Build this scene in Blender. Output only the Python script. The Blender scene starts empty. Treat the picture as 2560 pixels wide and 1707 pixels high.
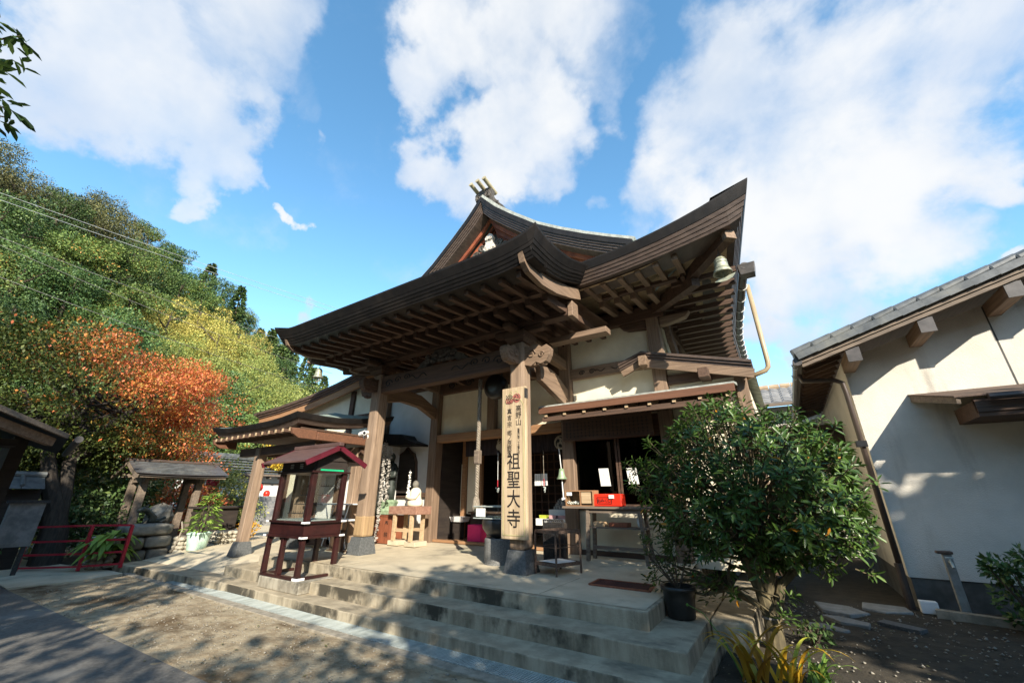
import bpy, math, random
import numpy as np
from mathutils import Vector, Matrix
R = math.radians
S = bpy.context.scene
COL = S.collection
# ------------------------------------------------------------------ camera
cam = bpy.data.cameras.new('camera'); camo = bpy.data.objects.new('camera', cam); COL.objects.link(camo)
cam.sensor_width = 36.0; cam.lens = 14.0; cam.clip_start = .05; cam.clip_end = 3000
camo.location = (0, 0, 1.65); camo.rotation_euler = (R(90 + 21.2), 0, R(33.2))
S.camera = camo
# ------------------------------------------------------------------ light
SUN_AZ, SUN_EL = 49.0, 28.0          # degrees from -Y towards +X, elevation
S.view_settings.view_transform = 'Standard'; S.view_settings.look = 'None'
S.view_settings.exposure = 0.95; S.view_settings.gamma = 1
w = bpy.data.worlds.new('World'); S.world = w; w.use_nodes = True
N, L = w.node_tree.nodes, w.node_tree.links
N.clear()
def nd(t, **k):
    n = N.new(t)
    for a, b in k.items(): setattr(n, a, b)
    return n
out = nd('ShaderNodeOutputWorld'); bg = nd('ShaderNodeBackground'); bg.inputs[1].default_value = 0.1
sky = nd('ShaderNodeTexSky', sky_type='NISHITA', sun_disc=False)
sky.sun_elevation = R(SUN_EL); sky.sun_rotation = R(180 - SUN_AZ)
sky.air_density = 1.0; sky.dust_density = 0.3; sky.ozone_density = 1.0; sky.altitude = 100
tc = nd('ShaderNodeTexCoord')
CLOUDS = [(-0.791,-0.076,0.608,0.089,1.00),(-0.755,-0.018,0.655,0.119,1.00),(-0.750,0.063,0.659,0.121,1.00),(-0.765,0.134,0.630,0.093,1.00),(-0.761,0.195,0.619,0.054,0.80),(-0.637,0.088,0.766,0.105,0.75),(-0.645,0.191,0.740,0.071,0.45),(-0.812,0.184,0.554,0.046,0.80),(-0.671,0.273,0.689,0.029,0.70),(-0.760,0.314,0.569,0.028,0.80),(-0.620,0.031,0.784,0.099,0.80),(-0.371,0.342,0.863,0.101,0.80),(-0.340,0.444,0.829,0.127,1.00),(-0.350,0.535,0.769,0.140,1.00),(-0.468,0.547,0.695,0.115,1.00),(-0.361,0.619,0.697,0.097,0.90),(-0.414,0.433,0.801,0.093,0.90),(-0.188,0.506,0.841,0.121,0.75),(-0.199,0.398,0.896,0.159,1.00),(-0.241,0.742,0.625,0.054,0.70),(-0.159,0.554,0.817,0.066,0.60),(0.054,0.700,0.712,0.179,1.00),(0.208,0.674,0.709,0.195,1.00),(0.126,0.819,0.560,0.220,1.00),(0.310,0.764,0.565,0.135,1.00),(0.344,0.700,0.626,0.153,1.00),(-0.061,0.752,0.656,0.119,0.80),(0.224,0.880,0.420,0.124,0.85),(0.075,0.907,0.414,0.119,0.80),(0.350,0.799,0.489,0.074,0.90),(0.004,0.606,0.795,0.080,0.60),(0.080,0.947,0.311,0.081,0.90),(0.005,0.958,0.286,0.063,1.00),(0.254,0.897,0.361,0.047,0.70),(0.151,0.946,0.286,0.067,0.80),(-0.827,0.420,0.373,0.050,1.00),(0.351,0.880,0.321,0.030,0.80),(-0.120,0.811,0.573,0.060,0.50),(0.400,0.649,0.648,0.118,1.00),]
wn = nd('ShaderNodeTexNoise'); L.new(tc.outputs['Generated'], wn.inputs['Vector']); wn.inputs['Scale'].default_value = 4.2; wn.inputs['Detail'].default_value = 7; wn.inputs['Roughness'].default_value = .55
wsub = nd('ShaderNodeVectorMath', operation='SUBTRACT'); L.new(wn.outputs['Color'], wsub.inputs[0]); wsub.inputs[1].default_value = (.5, .5, .5)
wsc = nd('ShaderNodeVectorMath', operation='SCALE'); L.new(wsub.outputs[0], wsc.inputs[0]); wsc.inputs['Scale'].default_value = .5
wadd = nd('ShaderNodeVectorMath', operation='ADD'); L.new(tc.outputs['Generated'], wadd.inputs[0]); L.new(wsc.outputs[0], wadd.inputs[1])
wv = nd('ShaderNodeVectorMath', operation='NORMALIZE'); L.new(wadd.outputs[0], wv.inputs[0])
acc = None
for (x, y, z, r, wt) in CLOUDS:
    dt = nd('ShaderNodeVectorMath', operation='DOT_PRODUCT'); L.new(wv.outputs[0], dt.inputs[0]); dt.inputs[1].default_value = (x, y, z)
    mr = nd('ShaderNodeMapRange', interpolation_type='SMOOTHSTEP'); L.new(dt.outputs['Value'], mr.inputs[0])
    mr.inputs[1].default_value = math.cos(r * 1.28); mr.inputs[2].default_value = math.cos(r * .1); mr.inputs[3].default_value = 0; mr.inputs[4].default_value = wt
    if acc is None: acc = mr.outputs[0]
    else:
        m = nd('ShaderNodeMath', operation='SMOOTH_MAX'); m.inputs[2].default_value = .25; L.new(acc, m.inputs[0]); L.new(mr.outputs[0], m.inputs[1]); acc = m.outputs[0]
def wmath(op, a, b, c=None):
    m = nd('ShaderNodeMath', operation=op)
    for i, v in enumerate((a, b, c)):
        if v is None: continue
        if isinstance(v, (int, float)): m.inputs[i].default_value = v
        else: L.new(v, m.inputs[i])
    return m.outputs[0]
def wnoise(scale, detail, rough, dist=0.0):
    n = nd('ShaderNodeTexNoise'); L.new(tc.outputs['Generated'], n.inputs['Vector'])
    n.inputs['Scale'].default_value = scale; n.inputs['Detail'].default_value = detail; n.inputs['Roughness'].default_value = rough; n.inputs['Distortion'].default_value = dist
    return n.outputs['Fac']
n1 = wnoise(5.0, 12, .6, .2); n2 = wnoise(2.6, 5, .55)
dens = wmath('ADD', acc, wmath('MULTIPLY', wmath('SUBTRACT', n1, .5), 1.5))
cm = nd('ShaderNodeMapRange', interpolation_type='SMOOTHSTEP'); L.new(dens, cm.inputs[0]); cm.inputs[1].default_value = .24; cm.inputs[2].default_value = 1.02
shade = nd('ShaderNodeMapRange', interpolation_type='SMOOTHSTEP'); L.new(wmath('ADD', n2, wmath('MULTIPLY', dens, .12)), shade.inputs[0]); shade.inputs[1].default_value = .42; shade.inputs[2].default_value = .72
cc = nd('ShaderNodeMix', data_type='RGBA'); L.new(shade.outputs[0], cc.inputs[0])
cc.inputs[6].default_value = (3.5, 4.05, 4.9, 1); cc.inputs[7].default_value = (5.0, 5.1, 5.2, 1)
hs = nd('ShaderNodeHueSaturation'); hs.inputs['Hue'].default_value = .488; hs.inputs['Saturation'].default_value = 1.2; hs.inputs['Value'].default_value = 1.85; L.new(sky.outputs[0], hs.inputs['Color'])
mx = nd('ShaderNodeMix', data_type='RGBA'); thin = nd('ShaderNodeMapRange', interpolation_type='SMOOTHSTEP'); L.new(wnoise(1.9, 6, .6), thin.inputs[0]); thin.inputs[1].default_value = .36; thin.inputs[2].default_value = .6; thin.inputs[3].default_value = .66; thin.inputs[4].default_value = 1.0
L.new(wmath('MULTIPLY', cm.outputs[0], thin.outputs[0]), mx.inputs[0]); L.new(hs.outputs[0], mx.inputs[6]); L.new(cc.outputs[2], mx.inputs[7])
L.new(mx.outputs[2], bg.inputs[0]); L.new(bg.outputs[0], out.inputs[0])
sl = bpy.data.lights.new('sun', 'SUN'); sl.energy = 5.0; sl.angle = R(.53); sl.color = (1, .91, .77)
so = bpy.data.objects.new('sun', sl); COL.objects.link(so)
a, e = R(SUN_AZ), R(SUN_EL)
SUNV = Vector((math.sin(a) * math.cos(e), -math.cos(a) * math.cos(e), math.sin(e)))
so.rotation_euler = SUNV.to_track_quat('Z', 'Y').to_euler(); so.location = SUNV * 60
S.cycles.max_bounces = 9; S.cycles.diffuse_bounces = 7; S.cycles.transparent_max_bounces = 8
# ------------------------------------------------------------------ materials
MAT = {}
def mat(name, c1, c2=None, scale=(3, 3, 3), detail=5, rough=.7, bump=.15, bscale=None, metal=0, stain=None, sscale=(.6, .6, .6), slo=.5, shi=.7, spec=.4, dist=0.0, lo=.35, hi=.65, tint=None, coord='Object', trans=0):
    m = bpy.data.materials.new(name); m.use_nodes = True; t = m.node_tree; n, l = t.nodes, t.links
    p = n['Principled BSDF']; p.inputs['Roughness'].default_value = rough; p.inputs['Metallic'].default_value = metal; p.inputs['Specular IOR Level'].default_value = spec
    c2 = c2 or tuple(x * .75 for x in c1)
    co = n.new('ShaderNodeTexCoord')
    def noise(sc, det, dist=0):
        mp = n.new('ShaderNodeMapping'); mp.inputs['Scale'].default_value = sc; l.new(co.outputs[coord], mp.inputs[0])
        z = n.new('ShaderNodeTexNoise'); z.inputs['Scale'].default_value = 1; z.inputs['Detail'].default_value = det; z.inputs['Roughness'].default_value = .62; z.inputs['Distortion'].default_value = dist
        l.new(mp.outputs[0], z.inputs['Vector']); return z.outputs['Fac']
    def ramp(f, lo, hi):
        r = n.new('ShaderNodeMapRange'); r.interpolation_type = 'SMOOTHSTEP'; l.new(f, r.inputs[0]); r.inputs[1].default_value = lo; r.inputs[2].default_value = hi; return r.outputs[0]
    def mix(f, a, b):
        x = n.new('ShaderNodeMix'); x.data_type = 'RGBA'; l.new(f, x.inputs[0])
        for i, v in ((6, a), (7, b)):
            if isinstance(v, tuple): x.inputs[i].default_value = (*v, 1)
            else: l.new(v, x.inputs[i])
        return x.outputs[2]
    f = noise(scale, detail, dist)
    c = mix(ramp(f, lo, hi), c1, c2)
    if stain: c = mix(ramp(noise(sscale, 6), slo, shi), c, stain)
    if tint:
        at = n.new('ShaderNodeAttribute'); at.attribute_name = 'tint'
        cr = n.new('ShaderNodeValToRGB'); l.new(at.outputs['Fac'], cr.inputs[0])
        els = cr.color_ramp.elements
        while len(els) < len(tint): els.new(.5)
        for i, (ps, cl) in enumerate(tint): els[i].position = ps; els[i].color = (*cl, 1)
        oi = n.new('ShaderNodeObjectInfo'); hv = n.new('ShaderNodeHueSaturation'); l.new(cr.outputs[0], hv.inputs['Color'])
        for nm_, a_, b_ in (('Hue', .488, .510), ('Value', .8, 1.25)):
            mr_ = n.new('ShaderNodeMapRange'); l.new(oi.outputs['Random'], mr_.inputs[0]); mr_.inputs[3].default_value = a_; mr_.inputs[4].default_value = b_
            if nm_ == 'Hue': fr_ = n.new('ShaderNodeMath'); fr_.operation = 'FRACT'; ml_ = n.new('ShaderNodeMath'); ml_.operation = 'MULTIPLY'; ml_.inputs[1].default_value = 7.31; l.new(oi.outputs['Random'], ml_.inputs[0]); l.new(ml_.outputs[0], fr_.inputs[0]); l.new(fr_.outputs[0], mr_.inputs[0])
            l.new(mr_.outputs[0], hv.inputs[nm_])
        c = hv.outputs[0]
    l.new(c, p.inputs['Base Color'])
    if bump:
        b = n.new('ShaderNodeBump'); b.inputs['Strength'].default_value = bump; b.inputs['Distance'].default_value = .02
        l.new(noise(bscale or tuple(x * 2.5 for x in scale), 4) if bscale else f, b.inputs['Height']); l.new(b.outputs[0], p.inputs['Normal'])
    if trans:
        tb = n.new('ShaderNodeBsdfTranslucent'); l.new(c, tb.inputs[0]); ms = n.new('ShaderNodeMixShader'); ms.inputs[0].default_value = trans
        l.new(p.outputs[0], ms.inputs[1]); l.new(tb.outputs[0], ms.inputs[2]); l.new(ms.outputs[0], n['Material Output'].inputs[0])
    MAT[name] = m; return m
def wood(name, c1, c2, axis, **k):
    s = [26, 26, 26]; s[axis] = 1.2
    kw = dict(scale=tuple(s), detail=6, rough=.72, bump=.25, dist=.3, lo=.3, hi=.7); kw.update(k)
    return mat(name, c1, c2, **kw)
DK1, DK2 = (.115, .066, .042), (.062, .036, .024)
PO1, PO2 = (.25, .17, .113), (.145, .096, .063)
WD = [wood('dark_wood_' + 'xyz'[i], DK1, DK2, i) for i in range(3)]
WP = [wood('weathered_wood_' + 'xyz'[i], PO1, PO2, i) for i in range(3)]
WS = wood('sign_wood', (.53, .41, .265), (.36, .265, .16), 2, stain=(.22, .15, .09), sscale=(5, 5, 1.2), slo=.56, shi=.75)
wood('post_wood', (.31, .22, .15), (.185, .128, .086), 2, stain=(.085, .052, .034), sscale=(9, 9, 1.1), slo=.55, shi=.75)
wood('warm_wood', (.36, .20, .10), (.24, .125, .06), 0)
wood('grey_wood', (.22, .17, .125), (.12, .092, .07), 0)
wood('pale_wood', (.52, .38, .23), (.37, .26, .15), 0)
wood('stand_wood', (.40, .27, .14), (.26, .17, .09), 2)
mat('red_lacquer', (.038, .011, .010), (.02, .007, .007), scale=(6, 6, 6), rough=.28, bump=.04, spec=.6)
mat('lacquer_roof', (.12, .07, .06), (.08, .046, .04), scale=(4, 30, 4), rough=.42, bump=.1)
mat('lacquer_trim', (.12, .014, .026), (.08, .011, .018), rough=.35, bump=.03)
mat('red_paint', (.42, .012, .03), (.30, .01, .022), scale=(8, 8, 8), rough=.4, bump=.05)
mat('cream_plaster', (.76, .69, .52), (.68, .61, .455), scale=(2.2, 2.2, 2.2), rough=.9, bump=.06, bscale=(40, 40, 40))
mat('white_plaster', (.70, .69, .66), (.62, .61, .57), scale=(1.5, 1.5, 1.5), rough=.9, bump=.05)
mat('house_plaster', (.66, .62, .545), (.58, .545, .475), scale=(1.3, 1.3, 1.3), rough=.92, bump=.5, bscale=(70, 70, 70), stain=(.38, .355, .31), sscale=(2.6, 2.6, .5), slo=.53, shi=.8)
mat('house_base', (.12, .115, .105), (.07, .068, .06), scale=(3, 3, 3), rough=.9, bump=.3)
mat('concrete', (.58, .50, .355), (.46, .395, .28), scale=(2.2, 2.2, 2.2), detail=9, rough=.88, bump=.22, bscale=(38, 38, 38), stain=(.25, .22, .165), sscale=(.9, .9, .9), slo=.52, shi=.74, lo=.3, hi=.7)
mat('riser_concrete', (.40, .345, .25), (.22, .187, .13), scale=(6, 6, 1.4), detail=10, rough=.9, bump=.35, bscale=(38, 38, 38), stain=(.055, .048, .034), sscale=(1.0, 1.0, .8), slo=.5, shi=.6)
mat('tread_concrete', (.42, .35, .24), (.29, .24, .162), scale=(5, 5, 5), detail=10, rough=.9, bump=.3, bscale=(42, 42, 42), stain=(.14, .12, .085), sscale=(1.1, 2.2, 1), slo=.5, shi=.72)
mat('pale_concrete', (.36, .33, .26), (.22, .195, .15), scale=(7, 7, 3), detail=9, rough=.9, bump=.3, stain=(.11, .098, .075), sscale=(2.5, 2.5, 2.5), slo=.52, shi=.7)
mat('kerb_concrete', (.33, .29, .225), (.21, .185, .14), scale=(9, 9, 9), rough=.9, bump=.3)
mat('paving', (.145, .135, .118), (.092, .086, .076), scale=(26, 26, 26), detail=6, rough=.9, bump=.3, stain=(.17, .17, .16), sscale=(.7, .7, .7))
mat('soil', (.25, .19, .115), (.38, .315, .21), scale=(5, 5, 5), detail=11, rough=.95, bump=.9, bscale=(24, 24, 24), stain=(.1, .064, .03), sscale=(.85, 1.5, 1), slo=.47, shi=.66)
mat('ground_soil', (.052, .042, .028), (.03, .025, .017), scale=(6, 6, 6), detail=10, rough=.95, bump=.7, bscale=(25, 25, 25))
mat('pebble', (.34, .31, .25), (.17, .15, .12), scale=(14, 14, 14), rough=.85)
mat('black_copper', (.016, .014, .013), (.010, .009, .009), scale=(7, 7, 2), rough=.55, bump=.08, spec=.25, stain=(.028, .023, .02), sscale=(1.3, 1.3, 1.3))
mat('brown_copper', (.10, .07, .054), (.062, .043, .034), scale=(5, 5, 20), rough=.5, bump=.1)
mat('patina_grey', (.40, .41, .36), (.27, .28, .25), scale=(9, 9, 9), rough=.6)
mat('verdigris', (.30, .36, .305), (.19, .235, .2), scale=(3, 9, 3), rough=.6, bump=.1, stain=(.13, .15, .13), sscale=(1.5, 1.5, 1.5))
mat('red_board', (.36, .11, .05), (.2, .055, .03), scale=(3, 3, 3), rough=.6)
mat('carving_white', (.62, .57, .5), (.4, .36, .31), scale=(9, 9, 9), rough=.7)
mat('carving_dark', (.1, .085, .07), (.05, .043, .037), scale=(12, 12, 12), rough=.7, bump=.4)
mat('ridge_brass', (.42, .37, .24), (.3, .25, .15), rough=.45)
mat('tile_grey', (.12, .128, .13), (.065, .072, .075), scale=(5, 5, 5), rough=.42, bump=.12, stain=(.17, .17, .15), sscale=(1.6, 1.6, 1.6))
mat('tile_pale', (.26, .25, .235), (.13, .13, .13), scale=(3, 3, 3), rough=.55)
mat('tile_tan', (.42, .3, .19), (.3, .21, .13), rough=.7)
mat('stone', (.22, .205, .17), (.13, .12, .098), scale=(4, 4, 4), detail=8, rough=.85, bump=.6, bscale=(12, 12, 12), stain=(.085, .082, .062), sscale=(1.2, 1.2, 1.2))
mat('granite', (.2, .2, .19), (.12, .12, .115), scale=(45, 45, 45), rough=.75, bump=.1)
mat('plinth_stone', (.115, .12, .12), (.07, .075, .075), scale=(30, 30, 30), rough=.7, bump=.12)
mat('cobble', (.46, .42, .33), (.3, .27, .2), scale=(9, 9, 9), rough=.8)
mat('slab', (.30, .30, .28), (.2, .2, .185), scale=(6, 6, 6), rough=.8, bump=.2)
mat('black_metal', (.02, .02, .021), (.012, .012, .012), rough=.35, bump=.03, spec=.6)
mat('iron', (.05, .045, .042), (.025, .023, .022), scale=(25, 25, 25), rough=.6, bump=.2)
mat('rust', (.13, .085, .06), (.07, .046, .035), scale=(30, 30, 30), rough=.75)
mat('steel', (.46, .50, .47), (.33, .365, .34), scale=(12, 3, 12), rough=.5, metal=.15, stain=(.3, .25, .17), sscale=(1.2, 1.2, 1.2), slo=.62, shi=.75)
mat('bronze', (.42, .41, .29), (.22, .24, .18), scale=(14, 14, 14), rough=.5, metal=.4)
mat('bronze_green', (.32, .42, .27), (.2, .28, .17), scale=(14, 14, 14), rough=.5, metal=.2)
mat('statue_bronze', (.04, .05, .042), (.022, .028, .024), scale=(12, 12, 12), rough=.5)
mat('pipe_tan', (.40, .31, .19), (.34, .255, .15), rough=.4, bump=0)
mat('pipe_brown', (.07, .052, .043), (.05, .038, .032), rough=.4, bump=.02)
mat('gutter', (.095, .085, .08), (.06, .055, .052), scale=(6, 1, 6), rough=.45)
mat('white_paint', (.78, .78, .76), (.7, .7, .68), rough=.5, bump=.02)
mat('paper', (.8, .79, .74), (.74, .73, .68), rough=.8, bump=.02)
mat('crane_paper', (.5, .47, .41), (.2, .18, .16), scale=(40, 40, 40), rough=.8)
mat('ink', (.018, .015, .013), (.012, .01, .009), rough=.6, bump=0)
mat('crest_red', (.34, .11, .085), (.25, .08, .06), rough=.7)
mat('gold_line', (.44, .42, .2), (.34, .32, .15), rough=.6)
mat('beige_print', (.34, .28, .19), (.27, .22, .15), rough=.8)
mat('curtain', (.028, .018, .018), (.016, .01, .011), scale=(30, 30, 2), rough=.9)
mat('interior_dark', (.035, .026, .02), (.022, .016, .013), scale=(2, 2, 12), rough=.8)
mat('red_plastic', (.62, .03, .012), (.55, .025, .01), rough=.35, bump=.02)
mat('pink_cloth', (.66, .03, .15), (.55, .02, .12), rough=.8)
mat('green_plastic', (.5, .68, .56), (.44, .6, .49), rough=.45, bump=.02)
mat('lime_plastic', (.5, .55, .06), rough=.5)
mat('pale_pink', (.62, .36, .36), rough=.6)
mat('red_stone', (.34, .19, .13), (.24, .125, .085), scale=(14, 14, 14), rough=.7)
wood('russet_wood', (.17, .075, .04), (.11, .05, .028), 0)
mat('orange_crate', (.27, .09, .045), (.19, .062, .03), scale=(20, 20, 3), rough=.6)
mat('rope', (.3, .255, .2), (.16, .135, .1), scale=(60, 60, 18), rough=.9, bump=.4)
mat('jar', (.035, .032, .028), (.018, .017, .015), scale=(6, 6, 6), rough=.35, stain=(.22, .2, .14), sscale=(4, 4, 4), slo=.66, shi=.74)
mat('mat_red', (.055, .016, .013), (.035, .011, .01), scale=(60, 60, 60), rough=.95, bump=.4)
mat('shoji_paper', (.72, .66, .5), (.66, .6, .45), rough=.9, bump=0)
mat('wire', (.34, .36, .37), rough=.6, bump=0)
mat('bark', (.10, .075, .05), (.05, .038, .027), scale=(22, 22, 4), rough=.9, bump=.7)
mat('shaded_bark', (.05, .04, .03), (.025, .02, .016), scale=(22, 22, 4), rough=.9, bump=.7)  # bark copy darkened to stand in for shade on the maple trunk
mat('bark_moss', (.16, .13, .07), (.075, .062, .036), scale=(16, 16, 5), rough=.9, bump=.6)
mat('green_light', (.02, .5, .22), rough=.4)
def glass(name, tint=(1, 1, 1), rough=.02, alpha=.12):
    m = bpy.data.materials.new(name); m.use_nodes = True; t = m.node_tree; n, l = t.nodes, t.links
    for x in list(n): n.remove(x)
    o = n.new('ShaderNodeOutputMaterial'); tr = n.new('ShaderNodeBsdfTransparent'); tr.inputs[0].default_value = (*tint, 1)
    g = n.new('ShaderNodeBsdfGlossy'); g.inputs['Roughness'].default_value = rough; lw = n.new('ShaderNodeLayerWeight'); lw.inputs['Blend'].default_value = .5; fr = n.new('ShaderNodeMath'); fr.operation = 'POWER'; fr.inputs[1].default_value = 4.0; l.new(lw.outputs['Facing'], fr.inputs[0])
    ad = n.new('ShaderNodeMath'); ad.operation = 'ADD'; ad.inputs[1].default_value = alpha; l.new(fr.outputs[0], ad.inputs[0])
    ms = n.new('ShaderNodeMixShader'); l.new(ad.outputs[0], ms.inputs[0]); l.new(tr.outputs[0], ms.inputs[1]); l.new(g.outputs[0], ms.inputs[2]); l.new(ms.outputs[0], o.inputs[0])
    MAT[name] = m
glass('clear_glass', (.95, .97, .96), .03, .06); glass('dark_glass', (.2, .19, .18), .02, .02)
def tm(name, els, rough=.55, trans=.0, spec=.35): return mat(name, els[0][1], tint=els, rough=rough, bump=0, trans=trans, spec=spec)
tm('leaf_wood', [(0, (.05, .085, .02)), (.5, (.125, .19, .045)), (.9, (.23, .275, .065)), (1, (.45, .22, .05))], trans=.1)
tm('leaf_deep', [(0, (.025, .055, .016)), (.6, (.07, .13, .035)), (1, (.13, .185, .05))])
tm('leaf_brown', [(0, (.045, .052, .018)), (.6, (.125, .13, .044)), (1, (.2, .175, .065))])
tm('leaf_gold', [(0, (.2, .2, .045)), (.5, (.42, .37, .085)), (1, (.62, .5, .13))], trans=.15)
tm('leaf_olive', [(0, (.10, .14, .03)), (.5, (.22, .26, .065)), (1, (.42, .40, .10))], trans=.12)
tm('leaf_cedar', [(0, (.03, .055, .018)), (.6, (.075, .125, .035)), (1, (.12, .17, .05))])
tm('leaf_maple_red', [(0, (.3, .24, .05)), (.3, (.58, .34, .07)), (.65, (.76, .2, .07)), (1, (.8, .28, .15))], trans=.25)
tm('leaf_maple_green', [(0, (.032, .056, .013)), (.5, (.085, .12, .025)), (.85, (.19, .21, .04)), (1, (.32, .22, .05))], trans=.25)
tm('leaf_shrub', [(0, (.03, .062, .012)), (.6, (.066, .12, .022)), (.96, (.11, .17, .034)), (1, (.5, .2, .02))], rough=.36, spec=.4, trans=.15)
tm('leaf_lime', [(0, (.10, .2, .03)), (1, (.26, .38, .07))], trans=.2)
tm('leaf_yellow', [(0, (.42, .2, .02)), (.6, (.62, .36, .03)), (1, (.4, .4, .06))], trans=.2)
tm('leaf_near', [(0, (.025, .05, .015)), (1, (.11, .17, .03))], trans=.3)
# ------------------------------------------------------------------ object helpers
WL = {}
def props(o, label=None, cat=None, group=None, kind=None):
    if label: o['label'] = label
    if cat: o['category'] = cat
    if group: o['group'] = group
    if kind: o['kind'] = kind
    return o
def T(name, loc, label, cat, group=None):
    o = bpy.data.objects.new(name, None); COL.objects.link(o); o.location = loc; o.empty_display_size = .1
    WL[o.name] = Vector(loc); return props(o, label, cat, group)
def add_obj(name, me, m, parent=None, loc=None, label=None, cat=None, group=None, kind=None, smooth=False, bevel=0):
    """mesh verts are in world coordinates; shift to the parent's (or own) origin"""
    o = bpy.data.objects.new(name, me); COL.objects.link(o)
    if m is not None:
        for x in (m if isinstance(m, (list, tuple)) else [m]): me.materials.append(MAT[x] if isinstance(x, str) else x)
    if parent is not None: org = WL[parent.name]; o.parent = parent
    else:
        org = Vector(loc) if loc is not None else Vector((0, 0, 0)); o.location = org
    WL[o.name] = org
    if org.length: me.transform(Matrix.Translation(-org))
    if smooth: me.shade_smooth() if hasattr(me, 'shade_smooth') else None
    if bevel:
        b = o.modifiers.new('bevel', 'BEVEL'); b.width = bevel; b.segments = 2; b.limit_method = 'ANGLE'; b.angle_limit = R(40)
    return props(o, label, cat, group, kind)
def copy_at(o, off, parent=None):
    c = o.copy(); COL.objects.link(c); c.location = Vector(o.location) + Vector(off)
    if parent is not None: c.parent = parent
    WL[c.name] = WL[o.name] + Vector(off); return c
def copy_tree(o, off, label=None, group=None, rotz=None, scale=None):
    c = o.copy(); COL.objects.link(c); c.location = Vector(o.location) + Vector(off); WL[c.name] = WL[o.name] + Vector(off)
    if rotz is not None: c.rotation_euler = (0, 0, rotz)
    if scale is not None: c.scale = scale
    if label: c['label'] = label
    if group: c['group'] = group
    for ch in list(o.children):
        d = ch.copy(); COL.objects.link(d); d.parent = c
        for g in list(ch.children):
            h = g.copy(); COL.objects.link(h); h.parent = d
    return c
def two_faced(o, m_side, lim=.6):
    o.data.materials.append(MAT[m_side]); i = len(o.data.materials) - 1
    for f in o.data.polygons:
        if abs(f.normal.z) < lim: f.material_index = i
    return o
class MB:
    def __init__(s): s.v = []; s.f = []; s.m = []; s.mi = 0; s.M = None
    def add(s, vs, fs):
        o = len(s.v)
        for p in vs: s.v.append(tuple(s.M @ Vector(p)) if s.M else tuple(p))
        for f in fs: s.f.append([i + o for i in f]); s.m.append(s.mi)
        return s
    def box(s, x0, x1, y0, y1, z0, z1, tx=0, ty=0):
        """box; tx, ty shrink the top"""
        s.add([(x0, y0, z0), (x1, y0, z0), (x1, y1, z0), (x0, y1, z0), (x0 + tx, y0 + ty, z1), (x1 - tx, y0 + ty, z1), (x1 - tx, y1 - ty, z1), (x0 + tx, y1 - ty, z1)],
              [(0, 3, 2, 1), (4, 5, 6, 7), (0, 1, 5, 4), (1, 2, 6, 5), (2, 3, 7, 6), (3, 0, 4, 7)]); return s
    def bar(s, p, q, w, h, up=(0, 0, 1)):
        p, q = Vector(p), Vector(q); d = (q - p).normalized(); u = Vector(up)
        if abs(d.dot(u)) > .99: u = Vector((0, 1, 0))
        a = d.cross(u).normalized() * w / 2; b = a.cross(d).normalized() * h / 2
        s.add([p - a - b, p + a - b, p + a + b, p - a + b, q - a - b, q + a - b, q + a + b, q - a + b],
              [(0, 1, 2, 3), (7, 6, 5, 4), (0, 4, 5, 1), (1, 5, 6, 2), (2, 6, 7, 3), (3, 7, 4, 0)]); return s
    def tube(s, pts, r, n=8, cap=True):
        pts = [Vector(p) for p in pts]; k = len(pts); rs = r if isinstance(r, (list, tuple)) else [r] * k
        vs = []; fs = []; u = None
        for i, p in enumerate(pts):
            d = (pts[min(i + 1, k - 1)] - pts[max(i - 1, 0)]).normalized()
            if u is None: u = d.orthogonal().normalized()
            u = (u - d * u.dot(d)); u = u.normalized() if u.length > 1e-5 else d.orthogonal().normalized(); v = d.cross(u)
            for j in range(n):
                t = 2 * math.pi * j / n; vs.append(p + (u * math.cos(t) + v * math.sin(t)) * rs[i])
        for i in range(k - 1):
            for j in range(n): fs.append((i * n + j, i * n + (j + 1) % n, (i + 1) * n + (j + 1) % n, (i + 1) * n + j))
        if cap: fs.append(tuple(reversed(range(n)))); fs.append(tuple((k - 1) * n + j for j in range(n)))
        s.add(vs, fs); return s
    def lathe(s, c, prof, n=24, sx=1, sy=1):
        c = Vector(c); vs = []; fs = []; k = len(prof)
        for r, z in prof:
            for j in range(n):
                t = 2 * math.pi * j / n; vs.append(c + Vector((r * math.cos(t) * sx, r * math.sin(t) * sy, z)))
        for i in range(k - 1):
            for j in range(n): fs.append((i * n + j, i * n + (j + 1) % n, (i + 1) * n + (j + 1) % n, (i + 1) * n + j))
        fs.append(tuple(reversed(range(n)))); fs.append(tuple((k - 1) * n + j for j in range(n)))
        s.add(vs, fs); return s
    def prism(s, poly, o, ex, ey, ez, th):
        """polygon (u,v) at o + u*ex + v*ey, extruded by th along ez"""
        o, ex, ey, ez = Vector(o), Vector(ex), Vector(ey), Vector(ez); k = len(poly)
        vs = [o + ex * u + ey * v for u, v in poly] + [o + ex * u + ey * v + ez * th for u, v in poly]
        fs = [tuple(range(k)), tuple(reversed(range(k, 2 * k)))] + [(i, k + i, k + (i + 1) % k, (i + 1) % k) for i in range(k)]
        s.add(vs, fs); return s
    def grid(s, rows):
        n = len(rows[0]); vs = [p for r in rows for p in r]; fs = []
        for i in range(len(rows) - 1):
            for j in range(n - 1): fs.append((i * n + j, i * n + j + 1, (i + 1) * n + j + 1, (i + 1) * n + j))
        s.add(vs, fs); return s
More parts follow.
